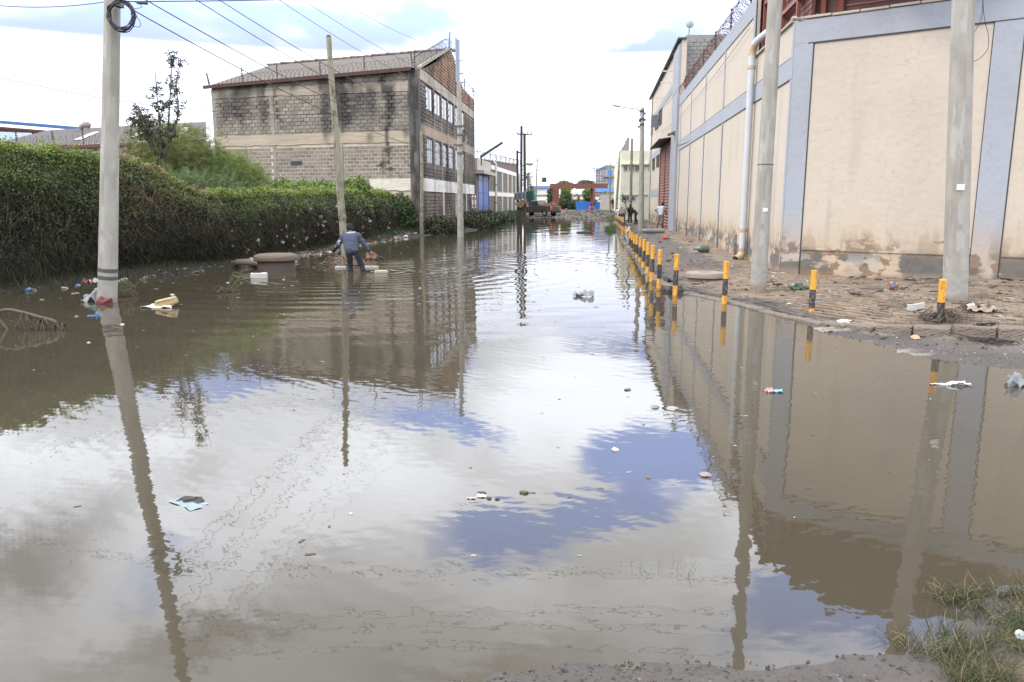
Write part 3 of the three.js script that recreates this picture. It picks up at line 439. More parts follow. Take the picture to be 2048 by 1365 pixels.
  mesh('block', sb.geo(B0), blockMat, b).userData.kind = 'stuff';
  const strip = (n, s0, s1, h0, h1, out, c, k = 0.8) => { const g = new THREE.BoxGeometry(s1 - s0, h1 - h0, 0.16, Math.max(2, Math.ceil((s1 - s0) / 0.4)), Math.max(4, Math.ceil((h1 - h0) / 0.3)), 1); g.translate((s0 + s1) / 2, (h0 + h1) / 2, out - 0.08); g.applyMatrix4(frame(B0, SD, SN)); boxUV(g); tint(g, (x, y, z) => mul3(mix3(c, SOOT, k * dirt(x, y, z)), h1 - h0 > 2 ? 0.5 + 0.9 * fbm(z * 3, y * 1.5, 3, 6) : 0.78 + 0.4 * fbm(z * 0.8, y * 6, 3, 6))); g.translate(-B0.x, 0, -B0.z); return mesh(n, g, blockMat, b); };
  strip('beam', 0.5, SL, 2.58, 3.36, 0.06, [0.66, 0.63, 0.58], 0.55); strip('beam', 0.5, SL, 5.92, 6.56, 0.04, [0.3, 0.23, 0.165], 0.5); strip('beam', 0.5, SL, 9.04, 9.68, 0.05, [0.34, 0.29, 0.235], 0.5);
  for (const px of [882, 910, 934]) strip('column', zs(px) - 0.14, zs(px) + 0.14, 0.1, 2.58, 0.07, [0.62, 0.6, 0.55], 0.3);
  for (const px of [863.5, 880.5, 895, 909.5, 921]) { strip('column', zs(px) - 0.1, zs(px) + 0.1, 3.36, 5.92, 0.05, [0.3, 0.27, 0.23]); strip('column', zs(px) - 0.1, zs(px) + 0.1, 6.56, 9.04, 0.05, [0.28, 0.25, 0.21]); }
  strip('column', -0.08, 0.5, 0, 9.6, 0.08, [0.13, 0.12, 0.108]); strip('column', SL - 0.35, SL, 0, 10.7, 0.06, [0.15, 0.125, 0.1]);
  new MB().box(...onS(zs(899), 1.9, 0.03).toArray(), 1.2, 0.85, 0.08, Math.atan2(-SD.z, SD.x)).build('shuttered_opening', mat(0.07, 0.055, 0.045), b);
  const frameM = mat(0.05, 0.05, 0.05, 0.6), pale = new THREE.MeshStandardMaterial({ color: rgb(0.62, 0.63, 0.66), roughness: 0.3, side: THREE.DoubleSide }), dim = new THREE.MeshStandardMaterial({ color: rgb(0.05, 0.055, 0.06), roughness: 0.12 });
  seed(51);
  wins.forEach(([s0, s1, h0, h1], i) => {
    const L = s1 - s0, f = new MB(), ry = Math.atan2(-SD.z, SD.x), bx = (s, h, w, hh) => f.box(...onS(s, h, -0.06).toArray(), w, hh, 0.05, ry);
    bx((s0 + s1) / 2, h0 + 0.03, L, 0.07); bx((s0 + s1) / 2, h1 - 0.03, L, 0.07); bx(s0 + 0.03, (h0 + h1) / 2, 0.07, h1 - h0); bx(s1 - 0.03, (h0 + h1) / 2, 0.07, h1 - h0); for (const q of [0.36, 0.64]) bx(s0 + L * q, (h0 + h1) / 2, 0.13, h1 - h0);
    if (i > 5) bx((s0 + s1) / 2, h0 + (h1 - h0) * 0.55, L, 0.05);
    const w = f.build('window', frameM, b);
    [[0.03, 0.34], [0.4, 0.6], [0.68, 0.97]].forEach(([a, c], k) => mesh('pane', new MB().box(...onS(s0 + L * (a + c) / 2, (h0 + h1) / 2, -0.045).toArray(), L * (c - a), h1 - h0 - 0.12, 0.02, ry).geo(B0, true), i < 6 ? (k === 1 ? dim : pale) : (rnd() < 0.2 ? pale : dim), w));
  });
  // corrugated roof, eaves board, razor coils and fence posts
  const rg = []; const ridge = V(-24.6, 11.95, -58.2), ridgeB = onS(11, 12.5);
  for (const [P0, P1, Q0, Q1] of [[onG(-0.3, 9.0, 0.3), onG(GL - 0.1, 9.5, 0.25), ridge, ridgeB], [ridge, ridgeB, V(-25.8, 9.2, -70), onS(22, 9.8)]]) {
    const n = 190, p = [], ix = []; for (let i = 0; i <= n; i++) { const t = i / n, lift = V(0, (i % 2) * 0.05, 0); p.push(...P0.clone().lerp(P1, t).add(lift), ...Q0.clone().lerp(Q1, t).add(lift)); if (i < n) ix.push(2 * i, 2 * i + 2, 2 * i + 1, 2 * i + 1, 2 * i + 2, 2 * i + 3); }
    const g = new THREE.BufferGeometry(); g.setAttribute('position', new THREE.BufferAttribute(new Float32Array(p), 3)); g.setIndex(ix); const q = g.toNonIndexed(); q.computeVertexNormals(); q.setAttribute('uv', new THREE.BufferAttribute(new Float32Array(q.attributes.position.count * 2), 2)); rg.push(q);
  }
  const rm = new MB(); rg.forEach(g => rm.add(g)); rm.build('roof', mat(0.145, 0.12, 0.1, 0.9), b);
  const cap = new MB(); seed(6); for (let i = 0; i < 26; i++) { const t = i / 25; cap.rbox(...ridge.clone().lerp(ridgeB, t).add(V(0, 0.06 + rr(-0.02, 0.03), 0)).toArray(), 0.56, 0.14, 0.4, 0.04, 0.1); } for (let i = 0; i < 14; i++) cap.rbox(...onS(11.2 + i * 0.3, topAt(11.2 + i * 0.3) + rr(-0.04, 0.06), -0.1).toArray(), 0.28, 0.16, 0.26, 0.03, rr(-0.3, 0.3)); cap.build('ridge_tile', mat(0.17, 0.13, 0.11), b);
  new MB().bar(onG(-0.35, 9.02, 0.32), onG(GL - 0.25, 9.46, 0.28), 0.12, 0.2).build('eaves_board', mat(0.07, 0.034, 0.027, 0.85), b);
  new MB().bar(onS(-0.1, 9.52, 0.1), onS(10.8, 12.6, 0.1), 0.16, 0.14).build('verge_tile', mat(0.3, 0.25, 0.2), b);
  razor('razor_wire', onG(0.4, 9.32, 0.25), onG(GL - 0.4, 9.78, 0.2), 0.3, 0.3, b, wireDark); razor('razor_wire', onS(0.3, 9.95, 0), onS(10.8, 12.95, 0), 0.32, 0.36, b, wireDark); razor('razor_wire', onS(11.5, 12.9, 0), onS(17.5, 11.1, 0), 0.34, 0.5, b, wireDark); razor('razor_wire', onS(17.5, 11.1, 0), onS(SL, 11.05, 0), 0.34, 0.4, b, wireDark);
  for (const px of [478, 555, 647, 738]) spike(onG(sOf(px), 9.05 + 0.45 * (px - 402) / 436, 0.2), 0.95, b);
  spike(onG(0.0, 9.0, 0.2), 0.9, b, -0.12); spike(onG(0.1, 9.0, 0.2), 0.85, b, -0.2); spike(onG(GL - 0.1, 9.5, 0.1), 1.0, b, 0.05); spike(onG(GL - 0.2, 9.5, 0.1), 0.95, b, -0.1); spike(onS(6.5, 11, 0), 0.8, b); spike(onS(11.2, 12.6, 0), 1.15, b, 0.1); spike(onS(18.5, 10.8, 0), 0.9, b); spike(onS(SL - 0.3, 10.7, 0), 0.95, b);
}
{ // low shed with the long corrugated roof, left of the block building
  const P = onZ(-60, 300, -40), b = thing('low_shed', 'low shed with a long weathered corrugated roof and skylight strips behind the hedge', 'building', V(P.x, 0, -40));
  const e0 = onZ(-60, 300.5, -40), e1 = onZ(412, 278, -47), r0 = onZ(95, 262, -54), r1 = onZ(412, 244, -60), rk0 = onZ(-10, 290, -42);
  const n = 170, p = [], ix = []; for (let i = 0; i <= n; i++) { const t = i / n, y = V(0, (i % 2) * 0.06, 0); p.push(...e0.clone().lerp(e1, t).add(y), ...r0.clone().lerp(r1, t).add(y)); if (i < n) ix.push(2 * i, 2 * i + 2, 2 * i + 1, 2 * i + 1, 2 * i + 2, 2 * i + 3); }
  const g = new THREE.BufferGeometry(); g.setAttribute('position', new THREE.BufferAttribute(new Float32Array(p), 3)); g.setIndex(ix); const q = g.toNonIndexed(); q.computeVertexNormals(); q.setAttribute('uv', new THREE.BufferAttribute(new Float32Array(q.attributes.position.count * 2), 2));
  new MB().add(q).build('roof', mat(0.125, 0.108, 0.098), b);
  const up = V(0, 0.09, 0), L = (a, c, t, u) => { const x = e0.clone().lerp(e1, a).lerp(r0.clone().lerp(r1, a), t).add(up), y = e0.clone().lerp(e1, c).lerp(r0.clone().lerp(r1, c), t).add(up), x2 = e0.clone().lerp(e1, a).lerp(r0.clone().lerp(r1, a), u).add(up), y2 = e0.clone().lerp(e1, c).lerp(r0.clone().lerp(r1, c), u).add(up); return [x, y, y2, x2]; };
  for (const a of [0.36, 0.62, 0.86]) new MB().quad(...L(a, a + 0.035, 0.2, 0.62)).build('skylight', mat(0.45, 0.47, 0.5, 0.4), b);
  new MB().bar(e0.clone().add(V(0, -0.06, 0.05)), e1.clone().add(V(0, -0.06, 0.05)), 0.08, 0.14).build('eaves_board', mat(0.17, 0.06, 0.04), b);
  const w0 = e0.clone().add(V(0, -0.1, -0.3)), w1 = e1.clone().add(V(0, -0.1, -0.3)), wt = colorTex(1024, 256, (u, v) => { const c = mul3([0.3, 0.27, 0.235], 0.65 + 0.6 * fbm(u * 30, v * 6, 5, 71)); return mix3(c, [0.05, 0.045, 0.04], 0.85 * sst(0.5, 0.68, fbm(u * 60, v * 3, 4, 83)) * sst(0.2, 0.8, v)); }); wt.repeat.set(1 / 26, 1 / 5);
  new MB().add(wallPrism([w0.clone().setY(0), w0, w1, w1.clone().setY(0)], 0.2, 0, -1)).build('wall', new THREE.MeshStandardMaterial({ map: wt, roughness: 0.95, side: THREE.DoubleSide }), b);
  new MB().add(wallPrism([w0.clone().setY(0), w0, r0, r0.clone().setY(0)], 0.2, 1, 0)).build('wall', cement, b);
  razor('razor_wire', e0.clone().add(V(0, 0.3, 0)), e1.clone().add(V(0, 0.3, 0)), 0.28, 0.3, b, wireDark);
  for (const px of [25, 93, 152, 286]) { const t = (px + 60) / 472; spike(e0.clone().lerp(e1, t), 0.85, b); }
  const vp = onZ(172, 250, -53), vt = new MB().add(new THREE.SphereGeometry(0.32, 16, 10), new THREE.Matrix4().compose(vp, new THREE.Quaternion(), V(1, 0.8, 1))).rod(vp.clone().add(V(0, -0.5, 0)), vp, 0.2, 0.2, 12).add(new THREE.SphereGeometry(0.2, 12, 8), new THREE.Matrix4().makeTranslation(vp.x - 0.35, vp.y - 0.12, vp.z)); vt.build('roof_vent', mat(0.25, 0.2, 0.17), b);
}
{ // hall with the blue roof at the far left
  const z = -75, q = (x, y) => onZ(x, y, z), b = thing('blue_roofed_hall', 'hall with a blue roof edge and rusty cladding at the far left', 'building', V(q(-40, 0).x, 0, z));
  new MB().add(wallPrism([q(-40, 276).setY(0), q(-40, 250), q(130, 264), q(130, 264).setY(0)], 0.2, 0, -1)).build('wall', mat(0.12, 0.05, 0.04), b);
  const rib = new MB(); for (let x = -36; x < 128; x += 4) rib.bar(q(x, 253 + (x + 40) * 0.08).add(V(0, 0, 0.05)), q(x, 285).add(V(0, 0, 0.05)), 0.06); rib.build('cladding_rib', mat(0.05, 0.025, 0.02), b);
  new MB().bar(q(-40, 241), q(165, 258), 0.4, 0.32).build('roof', mat(0.03, 0.1, 0.26, 0.6), b);
  new MB().add(wallPrism([onZ(-40, 290, -62), onZ(-40, 262, -62), onZ(60, 266, -62), onZ(80, 290, -62)], 0.1, 0, -1)).build('lower_roof', mat(0.4, 0.5, 0.55, 0.5), b);
}
{ // boundary wall with the blue gate, farther down the left side
  const X = -11.1, at = (px, h, o = 0) => V(X + o, h, onX(px, 380, X).z), b = thing('boundary_wall', 'long block boundary wall with white piers, white bands and razor wire past the block building', 'wall', V(X, 0, -70));
  const z0 = -69.8, z1 = -108;
  new MB().add(wallPrism([V(X, -0.2, -77.6), V(X, 5.15, -77.6), V(X, 5.15, z1), V(X, -0.2, z1)], 0.3, -1, 0)).build('wall', mat(0.3, 0.245, 0.19), b);
  const bl = new MB(); seed(61); for (let h = 0.1; h < 5.0; h += 0.3) if (h < 2.35 || h > 2.85) for (let z = -77.8 - (Math.round(h / 0.3) % 2) * 0.3; z > z1 + 0.6; z -= 0.6) bl.box(X + 0.02, h + 0.13, z - 0.28, 0.06 + rr(0, 0.03), 0.25, 0.55); mesh('block', bl.geo(b.position, true), mat(0.155, 0.125, 0.1), b).userData.kind = 'stuff';
  new MB().box(X + 0.04, 2.69, (z1 - 77.6) / 2, 0.16, 0.42, z1 + 77.6).box(X + 0.04, 5.38, (z1 - 79.5) / 2, 0.16, 0.44, z1 + 79.5).build('painted_band', whitePaint, b);
  for (const px of [1003, 1014, 1022.5, 1030, 1036]) { const z = onX(px, 380, X).z; new MB().box(X + 0.06, 1.2, z, 0.18, 2.52, 0.34).box(X + 0.06, 4.03, z, 0.18, 2.26, 0.34).build('pier', whitePaint, b); }
  new MB().add(wallPrism([V(X - 0.1, 4.5, z0), V(X - 0.1, 5.75, z0), V(X - 0.1, 6.9, z1), V(X - 0.1, 5.5, z1)], 0.25, -1, 0)).build('parapet', mat(0.125, 0.08, 0.06), b);
  new MB().box(X + 0.3, 4.55, -74, 1.0, 0.3, 8.6).box(X + 0.1, 5.2, -74, 0.2, 1.1, 8.6).build('gate_canopy', mat(0.4, 0.36, 0.31), b);
  const pz = onX(988, 380, X).z; new MB().rod(V(X + 0.2, 0.2, pz), V(X + 0.2, 5.6, pz), 0.13, 0.13, 10).tube([V(X + 0.2, 5.55, pz), V(X + 0.18, 5.8, pz), V(X - 0.1, 6.0, pz + 0.4)], 0.13, 10).build('downpipe', whitePipe, b);
  for (const h of [1.8, 3.6]) new MB().rod(V(X + 0.2, h, pz), V(X + 0.2, h + 0.1, pz), 0.16, 0.16, 10).build('pipe_collar', cementDark, b);
  razor('razor_wire', V(X, 6.05, z0), V(X, 7.15, z1), 0.35, 0.55, b, wireDark); for (let k = 0; k < 9; k++) spike(V(X, 5.75 + k * 0.13, -71 - k * 4.3), 1.2, b);
  new MB().bar(V(X + 0.2, 5.2, -72), V(X + 0.2, 6.0, -72), 0.14).bar(V(X + 0.2, 6.0, -72), V(X + 1.9, 7.35, -74), 0.2).build('floodlight', black, b);
  const gz0 = -70.7, gz1 = -77.4, g = thing('blue_gate', 'tall blue sheet metal gate between the block building and the boundary wall', 'gate', V(X + 0.05, 0, gz0)), blue = mat(0.045, 0.1, 0.34, 0.45), blueD = mat(0.03, 0.06, 0.22, 0.5);
  for (const [a, c] of [[gz0, -73.6], [-73.7, gz1]]) { new MB().box(X + 0.08, 2.25, (a + c) / 2, 0.06, 4.3, a - c).build('gate_leaf', a === gz0 ? mat(0.07, 0.14, 0.4, 0.4) : blue, g); }
  const gf = new MB(); for (const h of [0.15, 1.5, 2.75, 3.9, 4.35]) gf.box(X + 0.12, h, (gz0 + gz1) / 2, 0.05, 0.07, gz0 - gz1); for (const z of [gz0, -73.65, gz1]) gf.box(X + 0.12, 2.25, z, 0.07, 4.4, 0.1); gf.build('gate_frame', blueD, g); new MB().box(X + 0.16, 1.2, -73.3, 0.06, 0.3, 0.1).build('latch', black, g);
  new MB().box(X - 0.05, 2.5, -70.25, 0.3, 5, 0.8).build('gate_post', mat(0.2, 0.16, 0.13), g);
  // two painted signs on the block wall beside the gate, too small to read in the photograph
  for (const px of [944, 949.5]) { const s = thing('wall_notice', px < 946 ? 'white and red notice on the block wall, left of two beside the blue gate' : 'white and red notice on the block wall, right of two beside the blue gate', 'notice', V(X + 0.25, 1.9, onX(px, 400, X + 0.2).z)); new MB().box(s.position.x, 1.95, s.position.z, 0.04, 1.1, 0.6).build('board', whitePaint, s); new MB().box(s.position.x + 0.03, 2.2, s.position.z, 0.02, 0.2, 0.5).box(s.position.x + 0.03, 1.6, s.position.z, 0.02, 0.16, 0.5).build('red_print', mat(0.4, 0.04, 0.03), s); }
}
// ------------------------------------------------------------------ poles, wires, bollards, slabs
const concMap = colorTex(512, 1024, (u, v) => { let c = mul3([0.28, 0.26, 0.222], 0.7 + 0.5 * fbm(u * 6, v * 24, 5, 5)); c = mix3(c, [0.17, 0.155, 0.13], 0.5 * sst(0.52, 0.7, fbm(u * 9, v * 4, 5, 15))); c = mix3(c, [0.36, 0.355, 0.33], 0.5 * sst(0.56, 0.66, fbm(u * 7, v * 16, 5, 25))); if (vn(u * 120, v * 500, 3) > 0.93) c = mul3(c, 0.6); return c; }, 1, 1);
const concPole = new THREE.MeshStandardMaterial({ map: concMap, roughness: 0.9, bumpMap: roughBump, bumpScale: 0.006 });
const mudStain = colorTex(512, 256, (u, v) => { let c = mul3([0.255, 0.24, 0.21], 0.7 + 0.5 * fbm(u * 6, v * 10, 5, 5)); const e = (fbm(u * 8, 2, 3, 9) - 0.5) * 0.12; c = mix3([0.2, 0.15, 0.11], c, sst(0.42, 0.6, v + e)); return mix3(c, [0.1, 0.075, 0.055], 0.75 * sst(0.55, 0.66, fbm(u * 9, v * 6, 4, 19)) * sst(0.6, 0.2, v)); });
const mudPole = new THREE.MeshStandardMaterial({ map: mudStain, roughness: 0.9 });
function concretePole(label, base, top, r0, r1, h0 = -0.5) {
  const p = thing('concrete_pole', label, 'utility pole', base), a = base, d = top.clone().sub(a), L = d.length(), q = new THREE.Quaternion().setFromUnitVectors(V(0, 1, 0), d.clone().normalize());
  const sec = (l0, l1, n) => { const rA = mix(r0, r1, l0 / L), rB = mix(r0, r1, l1 / L), g = new THREE.CylinderGeometry(rB, rA, l1 - l0, 28, n, true); g.translate(0, (l0 + l1) / 2, 0); const P = g.attributes.position; for (let i = 0; i < P.count; i++) { const k = 1 + 0.012 * (vn(P.getY(i) * 3, Math.atan2(P.getZ(i), P.getX(i)) * 2, 5) - 0.5); P.setX(i, P.getX(i) * k); P.setZ(i, P.getZ(i) * k); } g.computeVertexNormals(); g.applyQuaternion(q); return g; };
  const g1 = sec(0.62, L, 40); mesh('shaft', g1, concPole, p); mesh('stained_foot', sec(h0, 0.62, 8), mudPole, p);
  const cap = new THREE.CircleGeometry(r1, 20); cap.rotateX(-Math.PI / 2); cap.translate(0, L, 0); cap.applyQuaternion(q); mesh('pole_top', cap, concPole, p); p.userData.at = l => a.clone().addScaledVector(d, l / L); return p;
}
function band(p, l0, l1, r, m, name = 'painted_band') { const A = p.userData.at(l0), B = p.userData.at(l1); return new MB().rod(A, B, r, r, 24).build(name, m, p); }
const PL = concretePole('weathered concrete pole standing in the water, hung with a coil of black cable', V(-9.76, 0, -14.4), V(-8.72, 8.9, -14.4), 0.185, 0.115);
for (const [a, c] of [[0.62, 0.695], [0.47, 0.545]]) band(PL, a, c, 0.1845, mat(0.07, 0.068, 0.066));
const PR = concretePole('pale concrete pole at the right, beside a bollard caught in roots', onY(1910, 612, 0.2).clone(), onY(1910, 612, 0.2).add(V(-0.6, 8.6, 0)), 0.2, 0.145, -0.3);
const PM = concretePole('tall concrete pole on the footpath in front of the warehouse corner', onY(1516, 586, 0.1), onY(1516, 586, 0.1).add(V(0.02, 8.8, 0)), 0.165, 0.125, -0.3);
band(PM, 2.62, 2.64, 0.161, cementDark, 'joint_ring');
for (const [p, l, s, dx] of [[PR, 2.03, 0.12, -0.04], [PM, 1.72, 0.09, 0.02]]) { const c = p.userData.at(l), r = 0.185; new MB().box(c.x + dx, c.y, c.z + (p === PR ? 0.192 : 0.157), s, s * 0.8, 0.012, dx * 3).build('paper_sticker', whitePaint, p); }
for (const q of [PL, PR, PM]) delete q.userData.at;
{ // coil of cable on the left pole
  const c = onZ(242, 31, -14.12), t = thing('cable_coil', 'coil of black cable hanging on the left concrete pole', 'cable coil', c.clone()); seed(71);
  const m = new MB(); for (let k = 0; k < 9; k++) { const pts = [], r = 0.225 + rr(-0.025, 0.035), ox = rr(-0.02, 0.02), oy = rr(-0.02, 0.02), n = 20; for (let i = 0; i <= n; i++) { const a = i / n * 6.2832; pts.push(V(c.x + ox + r * 1.02 * Math.cos(a), c.y + oy + r * Math.sin(a) * 1.06, c.z + rr(-0.03, 0.03))); } m.tube(pts, 0.0105, 6, 48); }
  m.build('coil', black, t); const s = new MB(); s.tube([V(c.x, c.y + 0.22, c.z), V(c.x + 0.2, c.y + 0.12, c.z + 0.05), V(c.x + 0.36, c.y - 0.14, c.z), V(c.x + 0.34, c.y - 0.2, c.z), V(c.x + 0.22, c.y - 0.2, c.z)], 0.006, 5, 30).tube([V(c.x + 0.1, c.y + 0.25, c.z), V(c.x + 0.3, c.y + 0.22, c.z), V(c.x + 0.42, c.y + 0.14, c.z), V(c.x + 0.2, c.y + 0.1, c.z)], 0.006, 5, 30); s.build('loose_end', black, t);
  new MB().box(c.x - 0.1, c.y + 0.2, c.z - 0.1, 0.1, 0.06, 0.2).build('hook', cementDark, t);
}
const woodMap = colorTex(256, 1024, (u, v) => { let c = mul3([0.21, 0.185, 0.13], 0.6 + 0.7 * fbm(u * 26, v * 3, 5, 35)); return mix3(c, [0.06, 0.05, 0.04], 0.8 * sst(0.6, 0.72, fbm(u * 34, v * 5, 4, 45))); });
const wood = new THREE.MeshStandardMaterial({ map: woodMap, roughness: 0.9, bumpMap: roughBump, bumpScale: 0.01 }), woodDark = new THREE.MeshStandardMaterial({ map: woodMap, color: rgb(0.35, 0.32, 0.3), roughness: 0.9 });
function woodPole(label, pts, r0, r1, m = wood, group) { const p = thing('wooden_pole', label, 'pole', pts[0].clone(), group), c = new THREE.CatmullRomCurve3(pts), n = 30, g = new THREE.TubeGeometry(c, n, 1, 14); const P = g.attributes.position; for (let i = 0; i <= n; i++) { const q = c.getPointAt(i / n), k = mix(r0, r1, i / n); for (let j = 0; j <= 14; j++) { const id = i * 15 + j, w = k * (1 + 0.1 * (vn(i * 0.6, (j % 14) * 0.8, 4) - 0.5)); P.setXYZ(id, q.x + (P.getX(id) - q.x) * w - pts[0].x, q.y + (P.getY(id) - q.y) * w - pts[0].y, q.z + (P.getZ(id) - q.z) * w - pts[0].z); } } g.computeVertexNormals(); mesh('shaft', g, m, p); const e = pts[pts.length - 1]; new MB().add(new THREE.SphereGeometry(r1 * 1.02, 10, 4, 0, 6.283, 0, 1.5708), new THREE.Matrix4().makeTranslation(e.x, e.y - 0.01, e.z)).build('pole_top', woodDark, p); return p; }
const PW = woodPole('leaning weathered wooden pole with a bend, behind the man wading', [V(-8.52, -0.4, -25.5), onZ(690, 500, -25.5), onZ(683, 420, -25.5), onZ(673, 280, -25.5), onZ(663, 160, -25.5), onZ(657, 74, -25.5)], 0.14, 0.083);
woodPole('thin wooden post standing at the far end of the hedge', [onZ(843, 470, -45.2), onZ(843.5, 360, -45.1), onZ(843, 262, -45.1)], 0.11, 0.08);
{ // pole with steel sections on its top
  const z = -43.5, b = onY(921, 474, 0), p = thing('banded_pole', 'grey pole with clamp bands and a steel channel on top beside the flooded street', 'utility pole', b), t = onZ(918, 165, z);
  new MB().rod(b.clone().add(V(0, -0.4, 0)), t, 0.185, 0.125, 20).build('shaft', concPole, p);
  new MB().box(onZ(916.5, 140, z).x, onZ(0, 150, z).y, z, 0.16, 2.7, 0.16).box(onZ(913, 110, z).x, onZ(0, 140, z).y, z + 0.05, 0.09, 2.3, 0.1).build('steel_channel', mat(0.22, 0.26, 0.33, 0.5), p);
  const cl = new MB(); for (const y of [254, 271, 292, 308]) { const q = onZ(920, y, z); cl.rod(q, q.clone().add(V(0, 0.09, 0)), 0.19, 0.19, 16); } for (const y of [254, 292]) { const q = onZ(914, y, z); cl.rod(q, q.clone().add(V(-0.15, 0.1, 0.1)), 0.04); } cl.build('clamp_band', cementDark, p);
  const ar = new MB(); for (const y of [122, 148, 166, 188]) { const q = onZ(914, y, z); ar.bar(q.clone().add(V(-0.2, 0, 0)), q.clone().add(V(0.35, 0, 0)), 0.05); } ar.bar(onZ(904, 101, z), onZ(912, 101, z), 0.16, 0.1); ar.build('bracket', cementDark, p);
  new MB().tube([onZ(931, 274, z), onZ(934, 280, z), onZ(930, 290, z)], 0.02).tube([onZ(922, 292, z), onZ(932, 282, z), onZ(933, 272, z)], 0.015).build('loose_wire', mat(0.3, 0.3, 0.3), p);
}
{ // street lamp on the right footpath
  const z = -51.3, b = onY(1282, 460, 0.15), p = thing('street_lamp', 'tall concrete street lamp with a long thin arm reaching over the water', 'street lamp', b), t = onZ(1285, 216, z);
  new MB().rod(b.clone().add(V(0, -0.3, 0)), t, 0.2, 0.115, 18).build('shaft', concPole, p);
  new MB().tube([onZ(1281, 232, z), onZ(1281, 224, z), onZ(1275, 219, z), onZ(1255, 216, z), onZ(1240, 213.5, z)], 0.035, 8, 30).build('arm', mat(0.3, 0.32, 0.33, 0.5), p);
  const h0 = onZ(1241, 213.5, z), h1 = onZ(1226, 210.5, z); new MB().rbox((h0.x + h1.x) / 2, (h0.y + h1.y) / 2, z, 0.5, 0.11, 0.2, 0.04, 0, 0, -0.2).build('lamp_head', mat(0.3, 0.3, 0.3, 0.5), p);
  const k = new MB(); for (const y of [224, 240, 251]) { const q = onZ(1284, y, z); k.rod(q, q.clone().add(V(0, 0.1, 0)), 0.16, 0.16, 12); } for (const [x, y] of [[1279, 240], [1278, 252], [1290, 225], [1290, 238]]) k.rod(onZ(x, y, z + 0.1), onZ(x, y + 4, z + 0.1), 0.06); k.build('clamp_band', wireDark, p);
}
{ // three poles with meter boxes farther down
  const z = -59.7, p = thing('utility_pole_cluster', 'cluster of three dark wooden poles with grey meter boxes, standing in the water', 'utility pole', onY(1042, 455, 0));
  for (const [x0, x1, y1, r] of [[1041, 1043, 252, 0.11], [1049, 1049, 267, 0.12], [1036, 1034.5, 301, 0.1]]) new MB().rod(onZ(x0 + 1, 458, z), onZ(x1, y1, z), r, r * 0.85, 10).build('shaft', woodDark, p);
  new MB().bar(onZ(1034, 268, z), onZ(1064, 270, z), 0.09).bar(onZ(1034, 305, z), onZ(1043, 305, z), 0.1).build('crossarm', mat(0.16, 0.14, 0.12), p);
  const ins = new MB(); for (const x of [1035, 1045, 1055, 1063]) ins.rod(onZ(x, 269, z), onZ(x, 264, z), 0.05, 0.04, 8); ins.build('insulator', mat(0.3, 0.3, 0.3, 0.3), p);
  for (const [x, y, w, h] of [[1031.5, 393, 5.5, 14], [1040, 392, 10, 16], [1048.5, 391, 7, 14]]) { const c = onZ(x, y, z + 0.25), bx = new MB().rbox(c.x, c.y, c.z, w * 0.0385, h * 0.0385, 0.25, 0.03).build('meter_box', mat(0.23, 0.25, 0.27, 0.5), p); mesh('box_door', new MB().box(c.x, c.y, c.z + 0.135, w * 0.028, h * 0.029, 0.02).geo(wpos(p)), mat(0.08, 0.09, 0.1, 0.5), bx); }
  seed(81); const rag = new MB(); for (let k = 0; k < 20; k++) { const a = onZ(rr(1033, 1056), rr(400, 415), z + 0.2); rag.add(crumple(rr(0.12, 0.3), 900 + k, 0.35), new THREE.Matrix4().compose(a, new THREE.Quaternion().setFromEuler(new THREE.Euler(rr(0, 3), rr(0, 3), rr(-0.3, 0.3))), V(0.5, rr(1, 2.2), 0.4))); } rag.build('caught_rag', mat(0.33, 0.25, 0.17), p);
  new MB().tube([onZ(1046, 340, z), onZ(1043, 336, z), onZ(1047, 331, z), onZ(1056, 329, z)], 0.035).rod(onZ(1039.5, 390, z + 0.1), onZ(1040.5, 335, z + 0.1), 0.05).build('lamp_arm', mat(0.4, 0.42, 0.42, 0.5), p);
  new MB().add(new THREE.SphereGeometry(0.24, 14, 8), new THREE.Matrix4().compose(onZ(1060, 328, z), new THREE.Quaternion(), V(1.2, 0.6, 0.8))).build('lamp_head', mat(0.45, 0.43, 0.38, 0.4), p);
}
woodPole('slim wooden pole rising before the white hall at the end of the street', [onZ(1071.5, 414, -112), onZ(1074.5, 318, -112)], 0.12, 0.09);
woodPole('wooden pole at the pale yellow building, nearest of the two before it', [onZ(1261, 442, -74), onZ(1264, 279, -74)], 0.14, 0.11);
woodPole('leaning wooden pole on the street side of the pale yellow building', [onZ(1232, 428, -86), onZ(1240, 304, -86)], 0.13, 0.1);
woodPole('wooden pole in front of the grey tower block at the street end', [onZ(1220, 428, -105), onZ(1220.5, 328, -105)], 0.12, 0.09);
